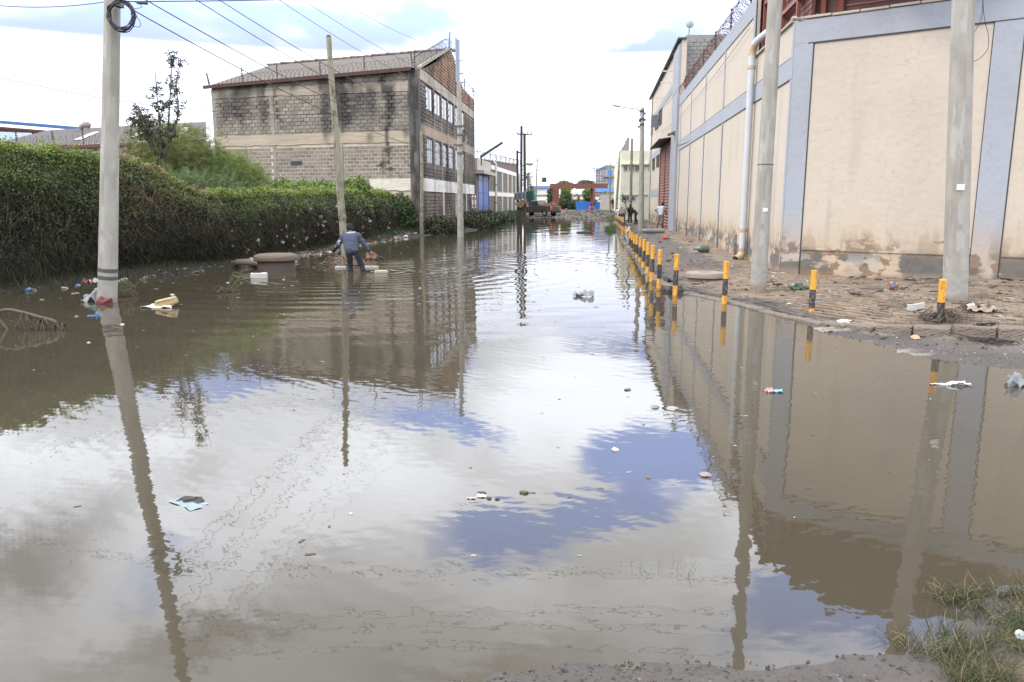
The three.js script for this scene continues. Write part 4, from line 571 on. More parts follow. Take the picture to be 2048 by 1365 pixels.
// wires
function wire(label, a, b, sag, r = 0.008, m = black) { const t = thing('overhead_wire', label, 'wire', a.clone()), n = 24, pts = []; for (let i = 0; i <= n; i++) { const k = i / n; pts.push(a.clone().lerp(b, k).add(V(0, -4 * sag * k * (1 - k), 0))); } new MB().tube(pts, r, 4, n * 2).build('strand', m, t); }
{
  const P = (x, y) => onZ(x, y, -14.3), E = (x, y) => onZ(x, y, -43.4), lb = 'overhead wire from the left pole, ';
  wire(lb + 'lowest, crossing the stained block wall', P(262, 18), E(917, 308), 0.55, 0.012);
  wire(lb + 'second lowest, running over the block wall', P(240, -30), E(917, 292), 0.5, 0.012);
  wire(lb + 'third from below, crossing the roof edge', P(230, -105), E(917, 271), 0.5, 0.011);
  wire(lb + 'fourth from below, passing the bent wooden pole', P(230, -136), E(917, 254), 0.45, 0.011);
  wire(lb + 'just clipping the top of the bent wooden pole', P(228, -235), E(914, 190), 0.55, 0.009);
  wire(lb + 'second highest, over the roof ridge', P(228, -270), E(914, 166), 0.5, 0.008);
  wire(lb + 'highest, ending at the roof peak', P(228, -300), E(910, 105), 0.55, 0.007);
  const hw = [[[236, 3], [1548, -52], 0.12], [[232, -150], [1548, -140], 0.25], [[232, -185], [1548, -190], 0.25], [[231, -240], [1548, -250], 0.2]];
  hw.forEach(([a, c, s], i) => wire(['lowest', 'second', 'third', 'highest'][i] + ' cable crossing the street high above the water between two concrete poles', onZ(a[0], a[1], -14.3), onZ(c[0], c[1], -16.3), s, 0.0095));
  const sp = onZ(284, 6, -14.3), sl = thing('cable_joint', 'short black cable joint on the wire beside the left pole', 'cable joint', sp); new MB().rod(sp.clone().add(V(-0.1, 0.01, 0)), sp.clone().add(V(0.1, -0.01, 0)), 0.025, 0.025, 10).build('sleeve', black, sl);
  wire('wire running left out of view from the bent wooden pole', onZ(-30, 148, -20), onZ(664, 228, -25.5), 0.35, 0.009);
  wire('wire fading left above the cable coil', onZ(215, 3, -14.4), onZ(-60, 4, -16), 0.1, 0.008);
  const L = onZ(1040, 270, -59.7);
  [[945, 175, 0.9], [948, 205, 1.1], [946, 255, 0.6]].forEach(([x, y, s], i) => wire('sagging wire from the block building to the pole cluster, ' + ['upper', 'middle', 'lower'][i] + ' of three', onZ(x, y, -68), onZ(1040, 270 + i * 18, -59.7), s, 0.017, mat(0.1, 0.1, 0.1)));
  [[1041, 262, 1280, 238], [1050, 272, 1281, 252]].forEach(([x, y, x2, y2], i) => wire('wire spanning from the pole cluster to the street lamp, ' + ['upper', 'lower'][i] + ' of two', onZ(x, y, -59.7), onZ(x2, y2, -51.3), 0.3, 0.016, mat(0.12, 0.12, 0.12)));
  [[1052, 306, 1240, 308], [1052, 312, 1238, 316], [1052, 318, 1236, 326], [1050, 338, 1234, 334]].forEach(([x, y, x2, y2], i) => wire('distant wire across the street end, ' + ['topmost', 'second', 'third', 'lowest'][i] + ' of four', onZ(x, y, -59.7), onZ(x2, y2, -86), 0.35, 0.017, mat(0.16, 0.16, 0.17)));
  wire('wire from the end of the parapet steps down to the shutter door', V(WX + 0.1, 6.1, -25.7), V(WX - 0.1, 5.6, -52.6), 0.75, 0.012);
  wire('thin wire slanting along the warehouse wall above the middle band', V(WX - 0.1, 7.3, -26), V(WX - 0.1, 7.2, -62), 0.4, 0.009, mat(0.1, 0.1, 0.1));
  wire('thin wire along the far block of the warehouse', V(WX - 0.1, 8.6, -49), onZ(1290, 235, -51.3), 0.4, 0.01, mat(0.1, 0.1, 0.1));
  const lp = onZ(1966, -30, -14.2), lw = thing('hanging_wire_loop', 'thin loop of loose wire hanging beside the right concrete pole', 'wire', lp); new MB().tube([[1966, -30], [1966, 12], [1962, 40], [1935, 85], [1911, 112], [1910, 122], [1924, 127], [1955, 120], [1975, 100], [1978, 75], [1970, 40], [1967, 10], [1968, -30]].map(([x, y]) => onZ(x, y, -14.25)), 0.005, 4, 80).build('strand', black, lw);
}
// bollards
const bolTex = (b, k) => colorTex(128, 256, (u, v) => { let c = mul3(b, 0.8 + 0.35 * fbm(u * 8, v * 6, 4, k)); c = mix3(c, [0.16, 0.12, 0.085], 0.75 * sst(0.56, 0.68, fbm(u * 10, v * 9, 5, k + 4)) ); return mix3(c, mul3(b, 0.55), 0.6 * sst(0.55, 0.7, fbm(u * 14, v * 2.2, 4, k + 9))); });
const bolDirt = (b, k) => new THREE.MeshStandardMaterial({ map: bolTex(b, k), roughness: 0.6 });
const bolY = bolDirt([0.58, 0.28, 0.025], 3), bolK = bolDirt([0.022, 0.022, 0.024], 13), bolG = mat(0.1, 0.08, 0.06);
function bollardModel(label) {
  const p = thing('bollard', label, 'bollard', V(0, 0, 0), 'yellow and black bollards along the kerb'), r = 0.052;
  const seg = (n, a, c, m) => { const g = new THREE.CylinderGeometry(r, r, c - a, 20, 4, true); g.translate(0, (a + c) / 2, 0); mesh(n, g, m, p); };
  const top = new THREE.LatheGeometry([[0.0001, 1.0], [r - 0.012, 1.0], [r - 0.003, 0.997], [r, 0.988]].map(q => new THREE.Vector2(...q)), 20); mesh('bollard_cap', top, bolY, p);
  seg('yellow_band', 0.66, 0.99, bolY); seg('black_band', 0.33, 0.66, bolK); seg('yellow_band', 0.0, 0.33, bolY); return p;
}
{
  const list = [[1882, 558, -12.08, 'bollard leaning beside the right concrete pole, its foot caught in roots', -0.05, 0.04], [1626, 541, -14.05, 'bollard standing alone on the dry pavers, second from the right', -0.03, -0.03], [1449.6, 523, -15.6, 'bollard at the water edge beside the round manhole slab', -0.03, 0], [1351, 508.6, -16.9, 'bollard with a black clump of debris round its foot', -0.02, 0], [1320, 499.6, -18.3, 'bollard with a torn white patch near its top', 0, 0], [1306, 491, -19.8], [1296.6, 484.8, -21.8], [1288, 479, -23.9], [1281, 474, -26], [1275, 470.5, -28.1], [1269, 469.5, -30.4], [1264.8, 464, -32.6], [1260.4, 461, -34.9], [1254.3, 455.2, -38.6], [1250.5, 453.3, -41.5], [1245.2, 461, -45.5]];
  const nth = ['sixth', 'seventh', 'eighth', 'ninth', 'tenth', 'eleventh', 'twelfth', 'thirteenth', 'fourteenth', 'fifteenth', 'sixteenth']; let proto; seed(77);
  list.forEach(([px, py, z, label, lx = 0, lz = 0], i) => {
    const l = label || nth[i - 5] + ' bollard from the right, standing in the water along the kerb'; let o;
    if (!proto) o = proto = bollardModel(l); else { o = proto.clone(); o.name = numbered('bollard'); o.userData.label = l; scene.add(o); }
    const t = onZ(px, py, z); o.position.set(t.x - lx, t.y - 1.0, z); o.rotation.set(lz + rr(-0.02, 0.02), i * 1.3, rr(-0.025, 0.025) - lx); o.scale.setScalar(1);
  });
  const tp = onZ(1320, 512, -18.24), s = thing('torn_sticker', 'torn white sticker on a bollard near the water', 'sticker', tp); new MB().add(new THREE.CylinderGeometry(0.0535, 0.0535, 0.1, 12, 1, true, -0.6, 1.3), new THREE.Matrix4().makeTranslation(tp.x, tp.y, -18.3)).build('paper', whitePaint, s);
}
{ // striped barrier
  const a = V(1.43, 0, -47.8), c = V(1.43, 0, -72), p = thing('striped_barrier', 'yellow and black plank barrier at the water edge with men behind it', 'barrier', a.clone());
  const hA = [0.98, 0.7, 0.42], hC = [0.74, 0.5, 0.26], ms = [bolY, bolK, bolY], n = ['yellow_plank', 'black_plank', 'yellow_plank'];
  for (let k = 0; k < 3; k++) new MB().bar(a.clone().setY(hA[k] - 0.13), c.clone().setY(hC[k] - 0.11), 0.05, 0.25).build(n[k], ms[k], p);
  for (let k = 0; k < 5; k++) { const q = a.clone().lerp(c, k / 4), h = mix(1.0, 0.76, k / 4); new MB().box(q.x + 0.07, h / 2 - 0.2, q.z, 0.1, h + 0.4, 0.1).build('post', bolK, p); }
  new MB().box(1.43, 0.12, -47.75, 0.06, 0.7, 0.16).build('end_board', bolY, p);
}
{ // slabs and chambers
  const p = onY(1410, 560, 0.1), s = thing('manhole_slab', 'round concrete manhole slab on a ring beside the bollards', 'manhole cover', p.clone().setY(0.05)), R = 0.46;
  const lath = (n, pts, m, par, at, sg = 40) => { const g = new THREE.LatheGeometry(pts.map(q => new THREE.Vector2(...q)), sg); g.translate(at.x, at.y, at.z); const o = wpos(par); g.translate(-o.x, -o.y, -o.z); return mesh(n, g, m, par); };
  const cm = mat(0.27, 0.225, 0.175, 0.95, { bumpMap: roughBump, bumpScale: 0.02 });
  lath('slab', [[0, 0.27], [0.2, 0.272], [0.43, 0.27], [R, 0.255], [R + 0.005, 0.15], [R - 0.02, 0.145], [0, 0.145]], cm, s, V(p.x, 0.02, p.z)); lath('ring', [[R - 0.05, 0.145], [R - 0.05, -0.1]], mat(0.12, 0.095, 0.075), s, V(p.x, 0.02, p.z));
  const lid = lath('lid', [[0, 0.285], [0.14, 0.285], [0.16, 0.268]], mat(0.2, 0.17, 0.14), s, V(p.x, 0.02, p.z));
  const q = onY(1306, 466, 0.15), s2 = thing('concrete_slab', 'thick square concrete slab at the foot of the street lamp', 'slab', q); new MB().rbox(q.x, 0.3, q.z, 1.15, 0.14, 1.3, 0.03, 0.12).build('slab', cement, s2); new MB().rbox(q.x + 0.02, 0.16, q.z, 1.05, 0.2, 1.2, 0.03, 0.12).build('base', cementDark, s2);
  const r = onY(553, 541, 0), s3 = thing('manhole_chamber', 'large round brown concrete manhole chamber standing in the water below the hedge', 'manhole chamber', r), bc = mat(0.115, 0.085, 0.062, 0.95, { bumpMap: roughBump, bumpScale: 0.03 });
  lath('lid', [[0, 0.49], [0.3, 0.495], [0.5, 0.48], [0.6, 0.45], [0.635, 0.39], [0.63, 0.31], [0.6, 0.285], [0, 0.28]], bc, s3, r); lath('ring', [[0.53, 0.29], [0.53, -0.4]], mat(0.075, 0.055, 0.042), s3, r);
  const y = onY(492, 536, 0), s4 = thing('sunken_ring', 'half sunken muddy concrete ring beside the manhole chamber', 'concrete ring', y); mesh('ring', new THREE.TorusGeometry(0.3, 0.09, 10, 28).rotateX(1.25).translate(0, 0.1, 0), mat(0.13, 0.1, 0.08), s4);
}
// ------------------------------------------------------------------ footpath: pavers and kerb stones
function crumple(s, sd, flatK = 1) { const g = new THREE.IcosahedronGeometry(s, 1); const p = g.attributes.position; for (let i = 0; i < p.count; i++) { const x = Math.round(p.getX(i) / s * 50), y = Math.round(p.getY(i) / s * 50), z = Math.round(p.getZ(i) / s * 50), k = 0.55 + 0.8 * hash(x * 7 + z, y * 13 + z * 3, sd); p.setXYZ(i, p.getX(i) * k, p.getY(i) * k * flatK, p.getZ(i) * k); } g.computeVertexNormals(); return g; }
{
  const fp = thing('footpath', 'x', 'x', V(4, 0, -16)); delete fp.userData.label; delete fp.userData.category; setting(fp); seed(91);
  const ca = Math.cos(0.42), sa = Math.sin(0.42), base = [0, 1, 2, 3].map(() => { const g = new RoundedBoxGeometry(0.196, 0.05, 0.096, 1, 0.008); return g; });
  const pm = new THREE.MeshStandardMaterial({ color: rgb(1, 1, 1), vertexColors: true, map: mudMap, bumpMap: mudBump, bumpScale: 0.02, roughness: 0.85 });
  const list = [];
  for (let i = -60; i < 90; i++) for (let j = -140; j < 140; j++) {
    const lx = i * 0.204 + (j % 2) * 0.102, lz = j * 0.104, x = 4.3 + lx * ca - lz * sa, z = -16 + lx * sa + lz * ca; if (x < 1.5 || x > 8.6 || z < -24 || z > -10.6) continue;
    if (x > WX - 0.05 && z < -20.3 + (x - WX) * 0.577 + 0.1) continue; const kd = kerbDist(x, z); if (kd < 0.22) continue;
    const h = pathH(x, z, shoreDist(x, z)); list.push([x, h - 0.022 + rr(-0.007, 0.008), z, Math.hypot(x, z), rr(0.78, 1.15)]);
  }
  list.sort((p, q) => p[3] - q[3]);
  const place = (g, [x, y, z, , k]) => { g.rotateX(rr(-0.03, 0.03)); g.rotateZ(rr(-0.03, 0.03)); g.rotateY(-0.42); g.translate(x, y, z); const u = g.attributes.uv, P = g.attributes.position; for (let i = 0; i < u.count; i++) u.setXY(i, P.getX(i), P.getZ(i)); return tint(g, (a, b, c) => mul3(mudColor(a, b, c), k * 0.98)); };
  const rest = new MB(); list.forEach((r, i) => { const g = place(base[0].clone(), r); if (i < 300) { g.translate(-4, 0, 16); mesh('paver', g, pm, fp); } else rest.add(g); });
  mesh('paver', rest.geo(V(4, 0, -16)), pm, fp).userData.kind = 'stuff';
  const km = new THREE.MeshStandardMaterial({ color: rgb(0.15, 0.12, 0.095), map: mudMap, bumpMap: mudBump, bumpScale: 0.03, roughness: 0.9 });
  let acc = 0; for (let i = 1; i < KERB.length - 1; i++) { const [ax, az] = KERB[i - 1], [bx, bz] = KERB[i], L = Math.hypot(bx - ax, bz - az), n = Math.round(L / 0.62); if (az < -40) continue; for (let k = 0; k < n; k++) { const t = (k + 0.5) / n, x = mix(ax, bx, t), z = mix(az, bz, t), dx = (bx - ax) / L, dz = (bz - az) / L, h = pathH(x, z, Math.max(0.05, shoreDist(x, z))) + 0.01; const g = new RoundedBoxGeometry(L / n - 0.025, 0.34, 0.2, 2, 0.025), P = g.attributes.position; for (let q = 0; q < P.count; q++) { const w = (vn(P.getX(q) * 9 + k * 3, P.getY(q) * 9 + P.getZ(q) * 5, i) - 0.5) * 0.035; P.setXYZ(q, P.getX(q) + w * 0.5, P.getY(q) + w, P.getZ(q) + w); } g.computeVertexNormals(); g.rotateX(rr(-0.03, 0.03)); g.rotateY(Math.atan2(-dz, dx) + rr(-0.03, 0.03)); boxUV(g); g.translate(x - dz * -0.0 - 4, h - 0.17 + rr(-0.012, 0.012), z + 16); mesh('kerb_stone', g, km, fp); } }
}
// ------------------------------------------------------------------ the far end of the street
{
  const z = -140, q = (x, y, o = 0) => onZ(x, y, z + o), p = thing('brick_gateway', 'broad red brick gateway frame at the end of the street', 'gateway', q(1108, 420).setY(0)), bm = mat(0.16, 0.058, 0.042, 0.9), ln = mat(0.09, 0.04, 0.03);
  const U = 140 / FL, bxp = (n, x0, x1, y0, y1, d, m, o = 0) => new MB().box((q(x0, 0).x + q(x1, 0).x) / 2, q(0, (y0 + y1) / 2).y, z - d / 2 + o, (x1 - x0) * U, (y1 - y0) * U, d).build(n, m, p);
  bxp('pillar', 1109, 1121, 378, 424, 1.2, bm); bxp('pillar', 1188, 1192.5, 378, 424, 0.9, bm, -1.2); bxp('pillar', 1193.5, 1197.5, 378, 422, 0.9, bm); bxp('lintel', 1107, 1220, 369.8, 379, 1.3, bm);
  const c = new MB(); for (let y = 380; y < 422; y += 1.6) c.box(q(1115, 0).x, q(0, y).y, z + 0.01, 12 * U, 0.03, 0.03); for (let x = 1110; x < 1219; x += 4) c.box(q(x, 0).x, q(0, 374).y, z + 0.01, 0.03, 8 * U, 0.03); c.build('mortar_line', ln, p).userData.kind = 'stuff';
  const g = thing('blue_sheet_gate', 'bright blue corrugated sheet gate standing behind the brick gateway', 'gate', q(1158, 420, -3).setY(0.3)), bl = mat(0.03, 0.2, 0.62, 0.5);
  for (const [x0, x1, y0, y1] of [[1158, 1190, 403, 421], [1198, 1209, 403.5, 418]]) { const m = new MB(), n = Math.round((x1 - x0) * 1.2); for (let i = 0; i < n; i++) m.box(onZ(x0 + (i + 0.5) * (x1 - x0) / n, 0, z - 3).x, onZ(0, (y0 + y1) / 2, z - 3).y, z - 3 + (i % 2) * 0.08, (x1 - x0) / n * U * 1.0, (y1 - y0) * U, 0.06); m.build('sheet', bl, g); }
  const w = thing('white_hall', 'long white hall with a row of dark vents and a blue roof behind the gateway', 'hall', onZ(1060, 420, -172).setY(0)), Z = -172, UU = 172 / FL, wq = (x, y, o = 0) => onZ(x, y, Z + o), wm = mat(0.62, 0.58, 0.5), bw = (n, x0, x1, y0, y1, d, m, o = 0) => new MB().box((wq(x0, 0).x + wq(x1, 0).x) / 2, wq(0, (y0 + y1) / 2).y, Z - d / 2 + o, (x1 - x0) * UU, (y1 - y0) * UU, d).build(n, m, w);
  bw('wall', 1060, 1240, 379, 418, 10, wm); bw('roof', 1062, 1112, 374, 379.5, 10.6, mat(0.12, 0.22, 0.42, 0.6), 0.3); bw('roof', 1196, 1240, 377, 386, 8, mat(0.1, 0.25, 0.6, 0.6), 1); 
  const v = new MB(); for (let x = 1074; x < 1236; x += 2.2) if (x < 1104 || x > 1120) v.box(wq(x, 0).x, wq(0, 392).y, Z + 0.05, 0.11, 3.6 * UU, 0.12); v.build('vent', cementDark, w).userData.kind = 'stuff'; bw('dark_base', 1120, 1200, 399, 412, 0.3, mat(0.1, 0.05, 0.04), 0.4);
  const wl = thing('grey_wall', 'plain grey wall to the right of the blue sheet gate', 'wall', q(1215, 420, 6).setY(0)); new MB().box(onZ(1222, 0, z + 6).x, 1.6, z + 6, 24 * U, 3.0, 0.3).build('wall', mat(0.3, 0.27, 0.23), wl); new MB().box(onZ(1222, 0, z + 6).x, 3.14, z + 6, 24.4 * U, 0.12, 0.4).build('coping', cement, wl);
  const t = thing('grey_tower_block', 'grey gabled block with blue patches and a green roof, far beyond the gateway', 'building', onZ(1190, 420, -230).setY(0)), TZ = -230, TU = 230 / FL, tq = (x, y, o = 0) => onZ(x, y, TZ + o), tb = (n, x0, x1, y0, y1, d, m, o = 0) => new MB().box((tq(x0, 0).x + tq(x1, 0).x) / 2, tq(0, (y0 + y1) / 2).y, TZ - d / 2 + o, (x1 - x0) * TU, (y1 - y0) * TU, d).build(n, m, t);
  new MB().add(wallPrism([tq(1191, 410), tq(1191, 341), tq(1212, 331.5), tq(1238, 338), tq(1238, 410)], 12, 0, -1)).build('wall', mat(0.33, 0.32, 0.31), t); new MB().add(wallPrism([tq(1211.5, 330.5, 0.3), tq(1242, 338.5, 0.3), tq(1242, 330, 0.3), tq(1230, 330.6, 0.3)], 10, 0, -1)).bar(tq(1190, 341.5, 0.3), tq(1212, 331, 0.3), 0.25).build('roof', mat(0.18, 0.27, 0.26), t);
  for (const [x0, x1, y0, y1] of [[1223, 1231, 345, 356], [1224, 1231, 363, 372]]) tb('blue_panel', x0, x1, y0, y1, 0.4, mat(0.04, 0.2, 0.55), 0.3); tb('balcony', 1215, 1235, 356, 358.5, 1.2, cement, 1);
  const st = new MB(); for (let x = 1195; x < 1222; x += 5.5) st.box(tq(x, 0).x, tq(0, 370).y, TZ + 0.03, 0.12, 9, 0.1); for (const y of [356, 366]) st.box(tq(1206, 0).x, tq(0, y).y, TZ + 0.03, 4.2, 0.1, 0.1); st.build('joint', cementDark, t); for (let k = 0; k < 5; k++) tb('blue_patch', 1192 + k * 6.5, 1196 + k * 6.5, 341 - 1 + 1, 344, 0.2, mat(0.16, 0.22, 0.42), 0.12); for (let k = 0; k < 6; k++) tb('window', 1193.5 + (k % 3) * 9, 1196 + (k % 3) * 9, 348 + Math.floor(k / 3) * 12, 352 + Math.floor(k / 3) * 12, 0.2, mat(0.2, 0.24, 0.36), 0.12);
  const tk = thing('water_tank', 'black water tank on a thin stand above the white hall', 'water tank', onZ(1088, 372, -176)), kz = -168, kq = (x, y, o = 0) => onZ(x, y, kz + o); new MB().rod(kq(1088.5, 364.5), kq(1088.5, 355), 0.5, 0.5, 16).build('tank', black, tk); const lg = new MB(); for (const [x, o] of [[1085, 0], [1092, 0], [1085, -1], [1092, -1]]) lg.rod(kq(x, 374, o), kq(x, 364, o), 0.05); lg.box(kq(1088.5, 0).x, kq(0, 364.5).y, kz - 0.5, 1.5, 0.1, 1.4); lg.build('stand', wireDark, tk);
  const gs = thing('green_kiosk', 'dark green sheet metal kiosk beside the parked pickup', 'kiosk', onZ(1060, 425, -108).setY(0)), GZ = -108, gq = (x, y, o = 0) => onZ(x, y, GZ + o), GU = 108 / FL; new MB().add(wallPrism([gq(1049, 424), gq(1049, 384), gq(1067, 379), gq(1069, 390), gq(1066, 424)], 4, 0, -1)).build('wall', mat(0.02, 0.1, 0.075, 0.6), gs); const rb = new MB(); for (let x = 1050; x < 1067; x += 1.2) rb.box(gq(x, 0).x, gq(0, 403).y, GZ + 0.03, 0.03, 2.6, 0.05); rb.build('rib', mat(0.015, 0.07, 0.055), gs); new MB().box(gq(1062, 0).x, gq(0, 409).y, GZ + 0.04, 0.3, 1.4, 0.06).build('doorway', black, gs);
  const sc = thing('scrap_heap', 'dark heap of scrap and rusty sheets behind the pickup', 'scrap heap', gq(1075, 420).setY(0.3)); sc.userData.kind = 'stuff'; seed(101); const sm = new MB(); for (let i = 0; i < 60; i++) sm.add(crumple(rr(0.2, 0.6), 500 + i, 0.6), new THREE.Matrix4().makeTranslation(...gq(rr(1064, 1104), rr(409, 420), -3).toArray())); sm.build('scrap', mat(0.1, 0.055, 0.042), sc);
}
{ // pale yellow building on the right
  const Z = -80, q = (x, y, o = 0) => onZ(x, y, Z + o), U = 80 / FL, p = thing('pale_yellow_building', 'pale yellow two storey building with bare concrete columns on its roof', 'building', q(1253, 440).setY(0)), ym = mat(0.55, 0.545, 0.43), z2 = -118, xL = q(1253, 0).x;
  const bx = (n, x0, x1, y0, y1, d, m, o = 0, par = p) => new MB().box((q(x0, 0).x + q(x1, 0).x) / 2, q(0, (y0 + y1) / 2).y, Z - d / 2 + o, (x1 - x0) * U, (y1 - y0) * U, d).build(n, m, par);
  bx('wall', 1253, 1310, 308, 440, 38, ym); bx('ledge', 1252, 1310, 333, 336, 0.4, mat(0.66, 0.64, 0.5), 0.3); bx('ledge', 1252.5, 1310, 390, 391.2, 0.2, mat(0.6, 0.57, 0.42), 0.12);
  for (const [x0, x1, y0, y1] of [[1255.5, 1263, 337, 348], [1267, 1277.5, 337, 348], [1279, 1291, 337, 348], [1253.8, 1269, 391.5, 402], [1272.5, 1282, 391.5, 402]]) { const f = bx('window', x0, x1, y0, y1, 0.12, mat(0.7, 0.7, 0.66), 0.06); const m = new MB(), n = Math.round((x1 - x0) / 2.4); for (let i = 0; i < n; i++) m.box(q(x0 + (i + 0.5) * (x1 - x0) / n, 0).x, q(0, (y0 + y1) / 2).y, Z + 0.075, (x1 - x0) / n * U * 0.62, (y1 - y0) * U * 0.82, 0.02); mesh('pane', m.geo(p.position), darkPane, f); }
  for (const [a, c] of [[-83, -87], [-90, -94], [-97, -101], [-104, -108]]) { new MB().box(xL - 0.02, 5.2, (a + c) / 2, 0.1, 1.3, a - c).build('window', cementDark, p); new MB().box(xL - 0.02, 2.9, (a + c) / 2, 0.1, 2.6, a - c).build('brick_panel', mat(0.24, 0.16, 0.12), p); }
  const cm = mat(0.19, 0.165, 0.145); for (const [x, y1, w, zz] of [[1256, 276, 5.2, -83], [1252.2, 282, 3.6, -88], [1248.6, 289, 3, -94], [1245.6, 294, 2.5, -100], [1243, 299, 2.2, -106], [1241, 304, 1.8, -112]]) { const t = onZ(x, y1, zz), bt = 6.4; new MB().box(t.x, (t.y + bt) / 2, zz, w * -zz / FL, t.y - bt, 0.5).build('column', cm, p); }
  new MB().box(xL + 0.15, 6.55, -98, 0.2, 0.6, 30).build('unfinished_wall', mat(0.23, 0.17, 0.14), p); const rubble = new MB(); seed(111); for (let i = 0; i < 30; i++) rubble.add(crumple(rr(0.1, 0.25), 700 + i, 0.8), new THREE.Matrix4().makeTranslation(xL + rr(0, 0.6), rr(6.5, 6.9), rr(-83, -112))); rubble.build('rubble', mat(0.3, 0.26, 0.22), p).userData.kind = 'stuff';
  const bb = onZ(1254, 408, -79.2), br = thing('dry_branch', 'dry leafless branch leaning on the pale yellow wall', 'branch', bb); const m = new MB(); for (const [a, c] of [[[1238, 395], [1252, 408]], [[1244, 385], [1252, 404]], [[1250, 392], [1253, 420]], [[1241, 390], [1250, 400]]]) m.rod(onZ(a[0], a[1], -79.2), onZ(c[0], c[1], -79.2), 0.03, 0.05, 5); m.build('twig', wireDark, br);
}
{ // pickup
  const g = thing('pickup_truck', 'dark olive pickup parked at the far water edge, orange lights at its tail', 'pickup', V(-7.75, 0.08, -99.5)); g.rotation.y = -0.62; g.scale.setScalar(1.1);
  const P = (n, m, par, f) => { const b = new MB(); f(b); return mesh(n, b.geo(null, true), m, par); }, paint = new THREE.MeshPhysicalMaterial({ color: rgb(0.055, 0.05, 0.032), roughness: 0.35, clearcoat: 0.4 }), rub = mat(0.02, 0.02, 0.02, 0.8), gl = new THREE.MeshStandardMaterial({ color: rgb(0.04, 0.05, 0.06), roughness: 0.08 });
  const side = pts => { const s = new THREE.Shape(); pts.forEach(([x, y], i) => i ? s.lineTo(x, y) : s.moveTo(x, y)); return s; }, ex = (pts, w, bv = 0.05) => { const q = new THREE.ExtrudeGeometry(side(pts), { depth: w - 2 * bv, bevelEnabled: true, bevelSize: bv, bevelThickness: bv, bevelSegments: 2 }); q.translate(0, 0, -(w - 2 * bv) / 2); return q; };
  P('body', paint, g, b => { b.add(ex([[-2.5, 0.55], [-2.55, 0.95], [-2.3, 1.08], [-1.15, 1.12], [-1.0, 1.14], [0.75, 1.14], [0.75, 0.5], [-1.0, 0.45]], 1.75)).box(1.65, 0.85, 0.83, 1.75, 0.62, 0.08).box(1.65, 0.85, -0.83, 1.75, 0.62, 0.08).box(1.65, 0.62, 0, 1.75, 0.1, 1.6); });
  P('cab', paint, g, b => { b.add(ex([[-1.15, 1.12], [-0.5, 1.68], [0.45, 1.72], [0.72, 1.14]], 1.55, 0.08)); });
  P('window', gl, g, b => { for (const s of [-1, 1]) { b.add(new THREE.ExtrudeGeometry(side([[-0.85, 1.2], [-0.42, 1.58], [-0.08, 1.6], [-0.08, 1.2]]), { depth: 0.02, bevelEnabled: false }), new THREE.Matrix4().makeTranslation(0, 0, s * 0.79 - 0.01)).add(new THREE.ExtrudeGeometry(side([[0.0, 1.2], [0.0, 1.6], [0.4, 1.62], [0.58, 1.2]]), { depth: 0.02, bevelEnabled: false }), new THREE.Matrix4().makeTranslation(0, 0, s * 0.79 - 0.01)); } });
  P('windscreen', mat(0.5, 0.52, 0.52, 0.15), g, b => b.quad(V(-1.12, 1.17, -0.62), V(-1.12, 1.17, 0.62), V(-0.58, 1.64, 0.58), V(-0.58, 1.64, -0.58)));
  const tg = P('tailgate', paint, g, b => b.rbox(2.53, 0.88, 0, 0.08, 0.55, 1.5, 0.03)); P('handle', rub, tg, b => b.box(2.58, 0.98, 0, 0.03, 0.06, 0.25));
  for (const s of [-1, 1]) P('tail_light', mat(0.6, 0.1, 0.02, 0.4), g, b => b.rbox(2.55, 0.92, s * 0.8, 0.08, 0.42, 0.22, 0.03));
  P('bumper', rub, g, b => b.rbox(2.62, 0.5, 0, 0.14, 0.16, 1.7, 0.03)); P('load', mat(0.2, 0.08, 0.05), g, b => { seed(121); for (let i = 0; i < 26; i++) b.add(crumple(rr(0.14, 0.3), 300 + i, 0.7), new THREE.Matrix4().makeTranslation(rr(0.9, 2.4), rr(0.9, 1.4), rr(-0.6, 0.6))); });
  for (const [x, s] of [[-1.7, 1], [-1.7, -1], [1.6, 1], [1.6, -1]]) { const w = P('wheel', rub, g, b => b.add(new THREE.TorusGeometry(0.27, 0.11, 10, 24), new THREE.Matrix4().makeTranslation(x, 0.36, s * 0.78))); P('rim', mat(0.25, 0.25, 0.25, 0.4), w, b => b.add(new THREE.CylinderGeometry(0.19, 0.19, 0.12, 16).rotateX(Math.PI / 2), new THREE.Matrix4().makeTranslation(x, 0.36, s * 0.8))); P('wheel_arch', rub, g, b => b.add(new THREE.TorusGeometry(0.43, 0.05, 6, 16, Math.PI), new THREE.Matrix4().makeTranslation(x, 0.42, s * 0.86))); }
}
